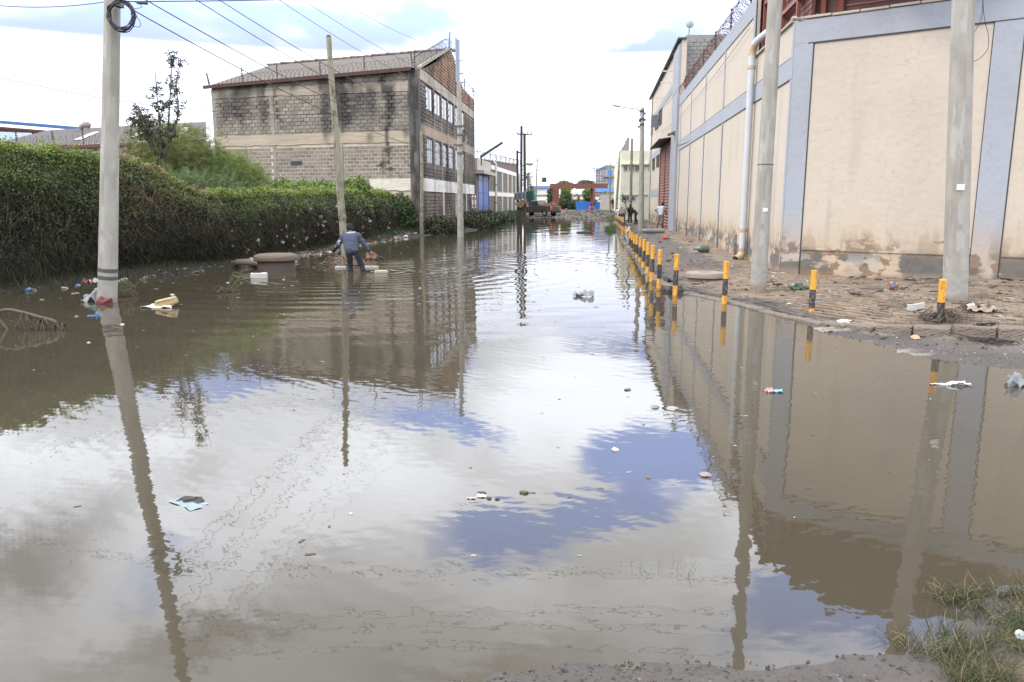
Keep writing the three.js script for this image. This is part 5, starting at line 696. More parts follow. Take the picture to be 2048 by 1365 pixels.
// ------------------------------------------------------------------ plants
const leafMat = new THREE.MeshPhysicalMaterial({ color: rgb(0.84, 0.82, 0.8), roughness: 0.75, side: THREE.DoubleSide, transmission: 0.25, thickness: 0 });
const strawMat = new THREE.MeshStandardMaterial({ color: rgb(1, 1, 1), roughness: 0.95, side: THREE.DoubleSide });
function tris(list) { const g = new THREE.BufferGeometry(), a = new Float32Array(list.length * 3); list.forEach((p, i) => { a[3 * i] = p.x; a[3 * i + 1] = p.y; a[3 * i + 2] = p.z; }); g.setAttribute('position', new THREE.BufferAttribute(a, 3)); g.setAttribute('uv', new THREE.BufferAttribute(new Float32Array(list.length * 2), 2)); g.computeVertexNormals(); return g; }
function leafClump(n, spread, len, wid, sd) { seed(sd); const t = []; for (let i = 0; i < n; i++) { const o = V(rr(-1, 1), rr(-1, 1), rr(-1, 1)).multiplyScalar(spread), d = V(rr(-1, 1), rr(-0.6, 1), rr(-1, 1)).normalize(), s = V(rr(-1, 1), rr(-1, 1), rr(-1, 1)).cross(d).normalize(), up = d.clone().cross(s).multiplyScalar(len * 0.12), l = len * rr(0.7, 1.2), m = o.clone().addScaledVector(d, l * 0.45).add(up), A = m.clone().addScaledVector(s, wid), B = m.clone().addScaledVector(s, -wid), T = o.clone().addScaledVector(d, l); t.push(o, A, m, o, m, B, A, T, m, m, T, B); } return tris(t); }
function blade(len, w, bend) { const t = [], n = 4; let pl, pr; for (let i = 0; i <= n; i++) { const k = i / n, y = len * Math.sin(k * 1.3) / Math.sin(1.3) * (1 - 0.25 * bend * k * k), x = bend * len * k * k, ww = w * (1 - k * 0.92), l = V(x, y, -ww), r = V(x, y, ww); if (i) t.push(pl, pr, r, pl, r, l); pl = l; pr = r; } return tris(t); }
function feather(len, n, leaf) { const t = []; for (let i = 1; i <= n; i++) for (const s of [-1, 1]) { const k = i / n, o = V(len * k, -len * 0.25 * k * k, 0), T = o.clone().add(V(leaf * 0.4, 0, s * leaf * (1 - 0.5 * k))), A = o.clone().add(V(leaf * 0.5, 0.004, s * leaf * 0.4)); t.push(o, A, T); } return tris(t); }
const CL = [leafClump(7, 0.09, 0.10, 0.032, 1), leafClump(7, 0.1, 0.085, 0.028, 2), leafClump(6, 0.08, 0.12, 0.036, 3)];
const _e = new THREE.Euler();
function scatter(name, parent, geos, m, list) {                     // list of [x, y, z, size, [r, g, b], rx, ry, rz]
  const o = wpos(parent), per = [list];
  per.forEach((li, k) => { if (!li.length) return; const I = new THREE.InstancedMesh(geos[k], m, li.length); li.forEach(([x, y, z, s, c, a, b, d], i) => { I.setMatrixAt(i, _m.compose(_v.set(x - o.x, y - o.y, z - o.z), _q.setFromEuler(_e.set(a, b, d, 'YXZ')), Array.isArray(s) ? V(...s) : V(s, s, s))); I.setColorAt(i, rgb(...c)); }); shade(I); I.name = name; I.userData.kind = 'stuff'; parent.add(I); });
}
const R3 = () => [rr(0, 6.28), rr(0, 6.28), rr(0, 6.28)];
const vary = (c, k = 0.35) => { const f = 1 + rr(-k, k), w = rr(-0.15, 0.15); return [c[0] * f * (1 + w), c[1] * f, c[2] * f * (1 - w)]; };
const HX = [[-70, -12.6], [-52, -12.35], [-40, -12.0], [-28.7, -11.55], [-24, -11.55], [-21.7, -12.0], [-18.5, -12.75], [-15.8, -13.45], [-12, -15], [-9, -16.6]], HT = [[-53, 2.0], [-48, 2.15], [-40, 2.2], [-32, 2.15], [-26, 2.12], [-23.6, 2.04], [-22.6, 2.12], [-21.4, 2.5], [-20.3, 2.85], [-18.5, 3.02], [-16, 3.05], [-9, 3.1]];
{
  const h = thing('hedge', 'long overgrown creeper hedge, green on top and dry brown below, left of the water', 'hedge', V(-12, 0, -30)); seed(201);
  const hx = z => lerpTable(HX, z), ht = z => lerpTable(HT, z);
  const surf = (z, y) => { const t = ht(z), k = y / t; return hx(z) + 0.55 * (fbm(z * 0.55, y * 0.8, 4, 21) - 0.5) * 1.6 + 0.35 * Math.sin(Math.min(1, k) * Math.PI) * 0.6 - 0.25 * sst(0.8, 1, k) - 0.2 * sst(0.3, 0.05, k); };
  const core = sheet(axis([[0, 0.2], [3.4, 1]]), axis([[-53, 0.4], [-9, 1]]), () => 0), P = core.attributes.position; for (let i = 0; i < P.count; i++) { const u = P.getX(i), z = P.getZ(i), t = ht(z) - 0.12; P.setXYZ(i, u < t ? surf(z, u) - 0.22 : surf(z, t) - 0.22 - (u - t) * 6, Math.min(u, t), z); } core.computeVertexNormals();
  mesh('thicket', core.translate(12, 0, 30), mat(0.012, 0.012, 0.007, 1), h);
  const lf = [], br = [];
  const N = 84000; for (let i = 0; i < N; i++) {
    const z = -9 - 44 * Math.pow(rnd(), 1.7), t = ht(z) + 0.1 * fbm(z * 2, 1, 3, 5), far = sst(-20, -45, z), size = mix(0.62, 1.1, far) * rr(0.6, 1.3);
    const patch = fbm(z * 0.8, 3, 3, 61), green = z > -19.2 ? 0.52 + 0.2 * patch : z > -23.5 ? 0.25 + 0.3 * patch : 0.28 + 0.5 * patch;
    if (rnd() < 0.36) { // top
      const d = Math.pow(rnd(), 1.4) * 3.2, y = t + 0.34 * (fbm(z * 1.6, d * 1.3, 4, 71) - 0.25) + rr(-0.06, 0.1) + (rnd() < 0.05 ? rr(0, 0.22) : 0) - d * 0.05, dry = z < -19.4 && z > -23.4 && rnd() < 0.6;
      lf.push([surf(z, t) - d, y, z, size, vary(dry ? [0.24, 0.16, 0.07] : mix3([0.12, 0.17, 0.015], [0.25, 0.33, 0.028], patch)), ...R3()]);
    } else {
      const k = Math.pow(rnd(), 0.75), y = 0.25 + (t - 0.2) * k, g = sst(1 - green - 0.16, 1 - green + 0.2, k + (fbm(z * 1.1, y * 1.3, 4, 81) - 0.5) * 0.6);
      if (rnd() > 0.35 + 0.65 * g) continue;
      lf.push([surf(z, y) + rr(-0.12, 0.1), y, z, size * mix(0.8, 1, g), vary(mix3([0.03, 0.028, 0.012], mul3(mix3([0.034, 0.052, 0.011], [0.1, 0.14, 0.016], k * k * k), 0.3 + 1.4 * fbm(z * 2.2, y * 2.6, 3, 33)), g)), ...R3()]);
    }
  }
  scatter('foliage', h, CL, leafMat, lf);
  const bl = [blade(0.5, 0.006, 0.5), blade(0.6, 0.005, 0.25), blade(0.45, 0.008, 0.8)];
  for (let i = 0; i < 42000; i++) { const z = -9 - 44 * Math.pow(rnd(), 1.6), t = ht(z), hump = z < -19.2 && z > -23.4, y = hump ? rr(0.3, t + 0.1) : 0.15 + (t - 0.3) * Math.pow(rnd(), 1.25), far = sst(-20, -45, z), up = rnd() < 0.18, c = rnd() < 0.05 ? [0.12, 0.09, 0.05] : rnd() < 0.4 ? [0.028, 0.034, 0.011] : [0.03, 0.02, 0.011]; br.push([surf(z, y) + rr(-0.06, 0.12) + 0.04, y, z, rr(0.4, 0.95) * mix(0.9, 1.4, far), vary(hump && rnd() < 0.6 * sst(1.2, 2.6, y) ? [0.22, 0.13, 0.06] : c, 0.5), up ? rr(-0.9, 0.9) : Math.PI + rr(-0.7, 0.7), rr(0, 6.28), rr(-0.5, 0.5)]); }
  scatter('dry_vine', h, bl, strawMat, br);
  const vs = new MB(); for (let i = 0; i < 110; i++) { const z = -15 - 33 * Math.pow(rnd(), 1.4), t = ht(z), y0 = t * rr(0.4, 0.95), L = rr(0.4, 1.4), q = rr(-0.5, 0.5), pts = []; for (let k = 0; k < 5; k++) { const y = y0 - L * k / 4; if (y < 0.1) break; const zz = z + q * Math.sin(k * 1.1 + i); pts.push(V(surf(zz, y) + 0.1 + rr(0, 0.05), y, zz)); } if (pts.length > 2) vs.tube(pts, rr(0.003, 0.007), 4, 14); } vs.build('hanging_vine', mat(0.085, 0.062, 0.04), h).userData.kind = 'stuff';
  const bt = []; for (let i = 0; i < 170; i++) { const z = rr(-52, -22.5), t = ht(z), y = rr(0.3, t - 0.1); bt.push([surf(z, y) + 0.16, y, z, rr(0.02, 0.065) * mix(1, 1.6, sst(-22, -45, z)), rnd() < 0.6 ? [0.26, 0.25, 0.24] : [0.16, 0.13, 0.1], ...R3()]); }
  scatter('caught_scrap', h, [crumple(1, 11, 0.3), crumple(1, 12, 0.2)], strawMat, bt);
}
{ // weeds along the foot of the hedge and the verge
  const w = new THREE.Group(); w.name = 'verge_weeds'; w.position.set(-11, 0, -25); scene.add(w); w.userData.kind = 'stuff'; tag(w, 'dark tangled weeds along the muddy foot of the hedge', 'weeds'); seed(211); const l = [];
  for (let i = 0; i < 30000; i++) { const z = -9.5 - 60 * Math.pow(rnd(), 1.9), x = lerpTable(HX, z) + rr(-0.3, 1.3), y = groundH(x, z); if (y < -0.07) continue; const gr = rnd() < (z < -40 ? 0.8 : 0.3); l.push([x, y - 0.02, z, rr(0.4, 1.0) * mix(0.8, 1.5, sst(-20, -50, z)), vary(gr ? [0.032, 0.052, 0.013] : rnd() < 0.12 ? [0.11, 0.085, 0.05] : [0.03, 0.022, 0.013], 0.5), rr(-0.9, 0.9), rr(0, 6.28), rr(-0.9, 0.9)]); }
  scatter('blades', w, [blade(0.4, 0.007, 0.5), blade(0.32, 0.006, 0.9), blade(0.5, 0.006, 0.3)], strawMat, l);
}
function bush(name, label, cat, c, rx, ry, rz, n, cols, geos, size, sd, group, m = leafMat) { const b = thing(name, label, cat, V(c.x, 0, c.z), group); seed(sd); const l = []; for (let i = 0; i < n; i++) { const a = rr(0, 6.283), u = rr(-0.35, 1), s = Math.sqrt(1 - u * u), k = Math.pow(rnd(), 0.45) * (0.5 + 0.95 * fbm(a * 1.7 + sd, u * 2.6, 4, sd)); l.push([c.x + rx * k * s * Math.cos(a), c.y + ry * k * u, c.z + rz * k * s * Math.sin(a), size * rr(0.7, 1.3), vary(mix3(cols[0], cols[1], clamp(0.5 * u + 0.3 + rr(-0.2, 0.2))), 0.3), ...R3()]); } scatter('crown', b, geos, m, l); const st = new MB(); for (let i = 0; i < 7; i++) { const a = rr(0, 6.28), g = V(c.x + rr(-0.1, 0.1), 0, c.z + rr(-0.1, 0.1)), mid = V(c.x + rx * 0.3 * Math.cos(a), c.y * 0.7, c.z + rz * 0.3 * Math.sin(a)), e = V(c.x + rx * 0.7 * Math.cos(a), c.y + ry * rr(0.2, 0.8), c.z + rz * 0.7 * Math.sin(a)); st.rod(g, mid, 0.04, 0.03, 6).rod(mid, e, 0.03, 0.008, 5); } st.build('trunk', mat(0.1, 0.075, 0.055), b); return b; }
const OL = [[0.055, 0.075, 0.016], [0.23, 0.26, 0.05]], GRN = [[0.045, 0.07, 0.012], [0.16, 0.24, 0.026]], DKG = [[0.02, 0.04, 0.012], [0.06, 0.1, 0.022]];
const FE = [feather(0.32, 7, 0.07), feather(0.4, 9, 0.06)];
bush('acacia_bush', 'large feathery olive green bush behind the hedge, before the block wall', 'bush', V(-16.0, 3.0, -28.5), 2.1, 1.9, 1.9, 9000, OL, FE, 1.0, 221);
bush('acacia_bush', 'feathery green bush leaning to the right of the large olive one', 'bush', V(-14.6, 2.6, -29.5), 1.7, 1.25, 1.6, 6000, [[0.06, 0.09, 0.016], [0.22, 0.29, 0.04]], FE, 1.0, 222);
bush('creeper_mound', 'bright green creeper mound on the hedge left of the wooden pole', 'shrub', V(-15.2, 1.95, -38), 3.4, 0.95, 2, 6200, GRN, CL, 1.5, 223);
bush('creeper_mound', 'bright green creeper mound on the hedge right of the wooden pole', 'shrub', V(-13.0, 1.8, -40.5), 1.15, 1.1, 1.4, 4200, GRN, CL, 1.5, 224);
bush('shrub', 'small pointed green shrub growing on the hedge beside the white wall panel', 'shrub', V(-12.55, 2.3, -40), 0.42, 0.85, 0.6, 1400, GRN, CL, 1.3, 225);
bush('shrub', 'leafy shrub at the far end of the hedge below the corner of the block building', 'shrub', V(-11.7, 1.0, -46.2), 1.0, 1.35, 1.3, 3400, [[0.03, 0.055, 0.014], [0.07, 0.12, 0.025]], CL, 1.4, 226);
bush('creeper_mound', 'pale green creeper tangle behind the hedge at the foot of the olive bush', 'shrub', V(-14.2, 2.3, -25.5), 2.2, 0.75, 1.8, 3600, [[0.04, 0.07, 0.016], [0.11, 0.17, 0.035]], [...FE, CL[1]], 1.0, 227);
for (const [x, z, k, lab] of [[-9.6, -58.5, 0.7, 'dark bush at the water edge left of the banded pole'], [-10.2, -49, 0.6, 'dark brown bush against the foot of the block building'], [-9.8, -66.5, 0.75, 'dark bush at the water edge before the blue gate'], [-10.1, -80, 0.5, 'low green bush at the foot of the boundary wall'], [-10.2, -89, 0.5, 'low green bush beside the pole cluster']]) bush('verge_bush', lab, 'bush', V(x, 0.25, z), 1.3, k, 3.4, 2400, z > -70 ? [[0.025, 0.03, 0.012], [0.07, 0.08, 0.025]] : [[0.03, 0.055, 0.012], [0.08, 0.12, 0.03]], CL, 1.7, 230 + Math.round(-z));
{ // sparse trees behind the hedge
  const z = -27, t = thing('sparse_tree', 'thin sparse tree with three leafy stems standing against the sky behind the hedge', 'tree', onZ(318, 330, z).setY(0)); seed(241);
  const stems = [[[318, 345], [305, 290], [287, 235], [268, 205]], [[318, 345], [322, 300], [318, 240], [312, 175], [308, 112]], [[326, 345], [334, 290], [338, 220], [342, 150], [344, 95]], [[320, 300], [345, 270], [356, 220], [352, 165], [366, 100]], [[305, 300], [285, 262], [265, 232]]];
  const st = new MB(), lv = [], tw = new MB();
  stems.forEach((s, si) => { const pts = s.map(([x, y], i) => onZ(x, y, z + rr(-0.5, 0.5))), c = new THREE.CatmullRomCurve3(pts); for (let i = 0; i < 12; i++) st.rod(c.getPoint(i / 12), c.getPoint((i + 1) / 12), mix(0.05, 0.008, i / 12), mix(0.05, 0.008, (i + 1) / 12), 5);
    const bushy = [0.65, 0.75, 0.7, 0.5, 0.7][si]; for (let i = 0; i < 70; i++) { const k = rr(si === 0 || si === 4 ? 0.35 : 0.2, si === 1 ? 0.8 : 0.97), p = c.getPoint(k); if (rnd() > bushy) continue; const d = V(rr(-1, 1), rr(-0.5, 0.5), rr(-1, 1)).normalize(), L = rr(0.1, si === 0 || si === 4 ? 0.55 : 0.3), e = p.clone().addScaledVector(d, L); tw.rod(p, e, 0.008, 0.004, 4); for (let q = 0; q < 7; q++) { const a = p.clone().lerp(e, rr(0.3, 1.1)); lv.push([a.x + rr(-0.06, 0.06), a.y + rr(-0.06, 0.06), a.z, rr(0.5, 0.95), vary(rnd() < 0.12 ? [0.1, 0.06, 0.035] : [0.045, 0.06, 0.022]), ...R3()]); } } });
  st.build('trunk', mat(0.075, 0.055, 0.045), t); tw.build('twig', mat(0.08, 0.06, 0.045), t); scatter('crown', t, [leafClump(3, 0.05, 0.11, 0.03, 9), leafClump(4, 0.06, 0.09, 0.028, 10)], leafMat, lv);
}
// trees and palms at the end of the street
const far = (px, py, z) => onZ(px, py, z);
[[1104, 400, 5, 26, -150, DKG, 'slender green tree left of the brick gateway'], [1132, 396, 8, 20, -150, GRN, 'broad green tree framed by the brick gateway'], [1146, 413, 8, 9, -148, DKG, 'dark rounded bush under the gateway beside the blue sheets'], [1178, 394, 8, 16, -152, GRN, 'bushy green tree left of the right gateway pillar'], [1212, 396, 7, 8, -150, OL, 'olive tree crown right of the gateway'], [1125, 410, 7, 9, -149, DKG, 'dark green shrub at the foot of the left gateway pillar']].forEach(([x, y, rx, ry, z, c, lab], i) => { const u = -z / FL; bush('far_tree', lab, 'tree', far(x, y, z), rx * u, ry * u, rx * u, 1100, c, CL, 3.4, 250 + i); });
[[1128, 374, 16, 9, 'distant dark tree crown above the gateway, left of two'], [1172, 373, 18, 9, 'distant dark tree crown above the gateway, right of two']].forEach(([x, y, rx, ry, lab], i) => { const u = 260 / FL; bush('distant_tree', lab, 'tree', far(x, y, -260), rx * u, ry * u, 3, 1500, [[0.05, 0.075, 0.04], [0.09, 0.12, 0.06]], CL, 5, 260 + i); });
function palm(label, top, h, L, n, sd) { const p = thing('palm_tree', label, 'palm', V(top.x, 0, top.z)); seed(sd); new MB().rod(V(top.x, 0, top.z), top, 0.24, 0.16, 8).build('trunk', mat(0.14, 0.11, 0.085), p); const t = []; for (let i = 0; i < n; i++) { const a = rr(0, 6.28), e = rr(-0.9, 0.9), d = V(Math.cos(a) * Math.cos(e), Math.sin(e), Math.sin(a) * Math.cos(e)), s = V(-Math.sin(a), 0, Math.cos(a)); let q = top.clone(); for (let k = 0; k < 8; k++) { const f = k / 8, nx = top.clone().addScaledVector(d, L * (k + 1) / 8).add(V(0, -L * 0.35 * ((k + 1) / 8) ** 2, 0)), w = L * 0.14 * Math.sin((f + 0.1) * 2.8); for (const g of [-1, 1]) t.push(q, nx, q.clone().addScaledVector(s, g * w).add(V(0, -w * 0.5, 0))); q = nx; } } mesh('fronds', tris(t).translate(-top.x, 0, -top.z), mat(0.085, 0.09, 0.05, 0.8), p); }
palm('shaggy palm rising behind the pole cluster', far(1056, 352, -120), 6, 1.5, 34, 271); palm('second palm crown below the shaggy one behind the pole cluster', far(1063, 372, -118), 4, 1.3, 26, 272); palm('young palm with spread fronds seen through the gateway', far(1158, 392, -150), 3, 1.6, 16, 273); palm('small palm right of the gateway before the white hall', far(1212, 390, -147), 3, 1.4, 14, 274);
{ // foreground grass, reeds in the shallow water, weeds by the far kerb
  const g = new THREE.Group(); g.name = 'grass'; g.position.set(1.9, 0, -3.4); scene.add(g); g.userData.kind = 'stuff'; tag(g, 'clump of wet mixed green and straw grass on the near bank at the lower right', 'grass'); seed(281); const l = [];
  for (let i = 0; i < 42000; i++) { const x = rr(1.25, 3.2), z = rr(-3.95, -2.7), d = fbm(x * 3.2, z * 3.2, 4, 8), edge = x - (1.52 + (z + 3.3) * -0.25) + (d - 0.5) * 0.9; if (edge < 0 || rnd() > (0.1 + 1.2 * sst(0.35, 0.65, d)) * clamp(edge * 2.5)) continue; const h = groundH(x, z); const near = z > -3.55, c = rnd() < 0.2 ? [0.17, 0.135, 0.07] : rnd() < 0.4 ? [0.075, 0.06, 0.028] : near ? [0.045, 0.06, 0.02] : [0.034, 0.05, 0.016]; l.push([x, Math.max(h, -0.03), z, rr(0.35, 1) * (near ? 0.85 : 1), vary(c, 0.4), rr(-0.8, 0.8), rr(0, 6.28), rr(-0.8, 0.8)]); }
  scatter('blades', g, [blade(0.15, 0.0028, 0.6), blade(0.18, 0.0024, 0.3), blade(0.12, 0.003, 1.0), blade(0.2, 0.002, 0.8)], strawMat, l);
  const r = new THREE.Group(); r.name = 'reeds'; r.position.set(0.85, 0, -4.35); scene.add(r); r.userData.kind = 'stuff'; tag(r, 'few thin dark reeds poking out of the near water', 'reeds'); const q = []; for (let i = 0; i < 34; i++) { const p = onY(rr(1262, 1400), rr(1122, 1160), 0); q.push([p.x, -0.01, p.z, rr(0.25, 0.9), vary([0.05, 0.06, 0.03]), rr(-0.6, 0.6), rr(0, 6.28), rr(-0.8, 0.8)]); } for (const [x, y] of [[972, 1096], [975, 1096]]) { const p = onY(x, y, 0); q.push([p.x, -0.01, p.z, 0.5, [0.05, 0.045, 0.03], 0.3, rr(0, 6), 0.2]); } scatter('blades', r, [blade(0.13, 0.0016, 0.4), blade(0.1, 0.002, 0.7)], strawMat, q);
  const k = new THREE.Group(); k.name = 'kerb_weeds'; k.position.set(0.9, 0, -75); scene.add(k); k.userData.kind = 'stuff'; tag(k, 'green weeds growing at the far water edge before the barrier', 'weeds'); const m = []; for (let i = 0; i < 1600; i++) { const b = rnd() < 0.5 ? [1222, 437] : [1222, 459], p = onY(b[0] + (rr(-6, 6) + rr(-6, 6)), b[1] + (rr(-3, 3) + rr(-2, 3)), 0.02); m.push([p.x, 0, p.z, rr(0.25, 0.6), vary([0.06, 0.1, 0.025]), rr(-0.8, 0.8), rr(0, 6.28), rr(-0.8, 0.8)]); } scatter('blades', k, [blade(0.6, 0.02, 0.5), blade(0.5, 0.02, 0.9)], strawMat, m);
}
// ------------------------------------------------------------------ people: one skeleton per pose, skinned by a smooth field
function fieldMesh(prims, cell, k) {                                // prims: [a, b, ra, rb] tapered capsules -> surface nets
  let lo = V(1e9, 1e9, 1e9), hi = V(-1e9, -1e9, -1e9);
  for (const [a, b, ra, rb] of prims) { const r = Math.max(ra, rb); for (const p of [a, b]) { lo.min(p.clone().subScalar(r)); hi.max(p.clone().addScalar(r)); } }
  lo.subScalar(cell * 2); hi.addScalar(cell * 2);
  const nx = Math.ceil((hi.x - lo.x) / cell) + 1, ny = Math.ceil((hi.y - lo.y) / cell) + 1, nz = Math.ceil((hi.z - lo.z) / cell) + 1, F = new Float32Array(nx * ny * nz).fill(9);
  for (const [a, b, ra, rb] of prims) {
    const m = Math.max(ra, rb) + k * 1.5 + cell * 2, d = b.clone().sub(a), dd = Math.max(d.lengthSq(), 1e-9), A = p => clamp(p, 0, 1e9);
    const i0 = Math.max(0, Math.floor((Math.min(a.x, b.x) - m - lo.x) / cell)), i1 = Math.min(nx - 1, Math.ceil((Math.max(a.x, b.x) + m - lo.x) / cell)), j0 = Math.max(0, Math.floor((Math.min(a.y, b.y) - m - lo.y) / cell)), j1 = Math.min(ny - 1, Math.ceil((Math.max(a.y, b.y) + m - lo.y) / cell)), k0 = Math.max(0, Math.floor((Math.min(a.z, b.z) - m - lo.z) / cell)), k1 = Math.min(nz - 1, Math.ceil((Math.max(a.z, b.z) + m - lo.z) / cell));
    for (let z = k0; z <= k1; z++) for (let y = j0; y <= j1; y++) for (let x = i0; x <= i1; x++) {
      const px = lo.x + x * cell - a.x, py = lo.y + y * cell - a.y, pz = lo.z + z * cell - a.z, t = clamp((px * d.x + py * d.y + pz * d.z) / dd), q = Math.hypot(px - d.x * t, py - d.y * t, pz - d.z * t) - (ra + (rb - ra) * t), id = (z * ny + y) * nx + x, f = F[id], h = Math.max(k - Math.abs(f - q), 0) / k;
      F[id] = Math.min(f, q) - h * h * k * 0.25;
    }
  }
  const vid = new Int32Array(nx * ny * nz).fill(-1), pos = [], ix = [], at = (x, y, z) => F[(z * ny + y) * nx + x];
  for (let z = 0; z < nz - 1; z++) for (let y = 0; y < ny - 1; y++) for (let x = 0; x < nx - 1; x++) {
    let s = 0, cx = 0, cy = 0, cz = 0, n = 0; const v = [];
    for (let c = 0; c < 8; c++) { v[c] = at(x + (c & 1), y + ((c >> 1) & 1), z + (c >> 2)); if (v[c] < 0) s++; }
    if (s === 0 || s === 8) continue;
    for (const [p, q] of [[0, 1], [2, 3], [4, 5], [6, 7], [0, 2], [1, 3], [4, 6], [5, 7], [0, 4], [1, 5], [2, 6], [3, 7]]) if ((v[p] < 0) !== (v[q] < 0)) { const t = v[p] / (v[p] - v[q]); cx += (p & 1) + ((q & 1) - (p & 1)) * t; cy += ((p >> 1) & 1) + (((q >> 1) & 1) - ((p >> 1) & 1)) * t; cz += (p >> 2) + ((q >> 2) - (p >> 2)) * t; n++; }
    vid[(z * ny + y) * nx + x] = pos.length / 3; pos.push(lo.x + (x + cx / n) * cell, lo.y + (y + cy / n) * cell, lo.z + (z + cz / n) * cell);
  }
  const V4 = (x, y, z) => vid[(z * ny + y) * nx + x], quad = (a, b, c, d, fl) => fl ? ix.push(a, c, b, a, d, c) : ix.push(a, b, c, a, c, d);
  for (let z = 1; z < nz - 1; z++) for (let y = 1; y < ny - 1; y++) for (let x = 1; x < nx - 1; x++) {
    const f = at(x, y, z) < 0;
    if (f !== at(x + 1, y, z) < 0) quad(V4(x, y - 1, z - 1), V4(x, y, z - 1), V4(x, y, z), V4(x, y - 1, z), !f);
    if (f !== at(x, y + 1, z) < 0) quad(V4(x - 1, y, z - 1), V4(x - 1, y, z), V4(x, y, z), V4(x, y, z - 1), !f);
    if (f !== at(x, y, z + 1) < 0) quad(V4(x - 1, y - 1, z), V4(x, y - 1, z), V4(x, y, z), V4(x - 1, y, z), !f);
  }
  const g = new THREE.BufferGeometry(); g.setAttribute('position', new THREE.BufferAttribute(new Float32Array(pos), 3)); g.setAttribute('uv', new THREE.BufferAttribute(new Float32Array(pos.length / 3 * 2), 2)); g.setIndex(ix); g.computeVertexNormals(); return flat(g);
}
function handPrims(wrist, dir, side, curl) {                        // palm, four unequal fingers, a thumb from the side of the palm
  const d = dir.clone().normalize(), s = side.clone().addScaledVector(d, -side.dot(d)).normalize(), n = d.clone().cross(s), P = (a, b, c) => wrist.clone().addScaledVector(d, a).addScaledVector(s, b).addScaledVector(n, c), o = [];
  for (const b of [-0.026, -0.009, 0.009, 0.026]) o.push([P(0.005, b * 0.6, 0), P(0.085, b, 0), 0.017, 0.013]);
  [[-0.031, 0.058], [-0.011, 0.072], [0.011, 0.078], [0.031, 0.068]].forEach(([b, L]) => { const k1 = P(0.088, b, 0), k2 = P(0.088 + L * 0.5 * Math.cos(curl), b * 1.05, L * 0.5 * Math.sin(curl)), k3 = P(0.088 + L * 0.5 * (Math.cos(curl) + Math.cos(curl * 2.1)), b * 1.05, L * 0.5 * (Math.sin(curl) + Math.sin(curl * 2.1))); o.push([k1, k2, 0.0095, 0.0088], [k2, k3, 0.0088, 0.0075]); });
  const t1 = P(0.03, 0.04, 0.01), t2 = P(0.062, 0.06, 0.022), t3 = P(0.088, 0.062, 0.036); o.push([P(0.015, 0.02, 0), t1, 0.014, 0.012], [t1, t2, 0.012, 0.0105], [t2, t3, 0.0105, 0.009]); return o;
}
function folds(g, on) { if (!on) return g; const P = g.attributes.position, N = g.attributes.normal; for (let i = 0; i < P.count; i++) { const x = P.getX(i), y = P.getY(i), z = P.getZ(i), d = 0.03 * (fbm(x * 7 + y * 9, y * 11 - x * 6 + z * 5, 3, 7) - 0.5) + 0.018 * (fbm(y * 22, x * 6 + z * 6, 2, 9) - 0.5); P.setXYZ(i, x + N.getX(i) * d, y + N.getY(i) * d, z + N.getZ(i) * d); } const q = mergeVertices(g); q.computeVertexNormals(); return q; }
const SKIN = mat(0.05, 0.028, 0.018, 0.6), HAIR = mat(0.008, 0.007, 0.007, 0.9);
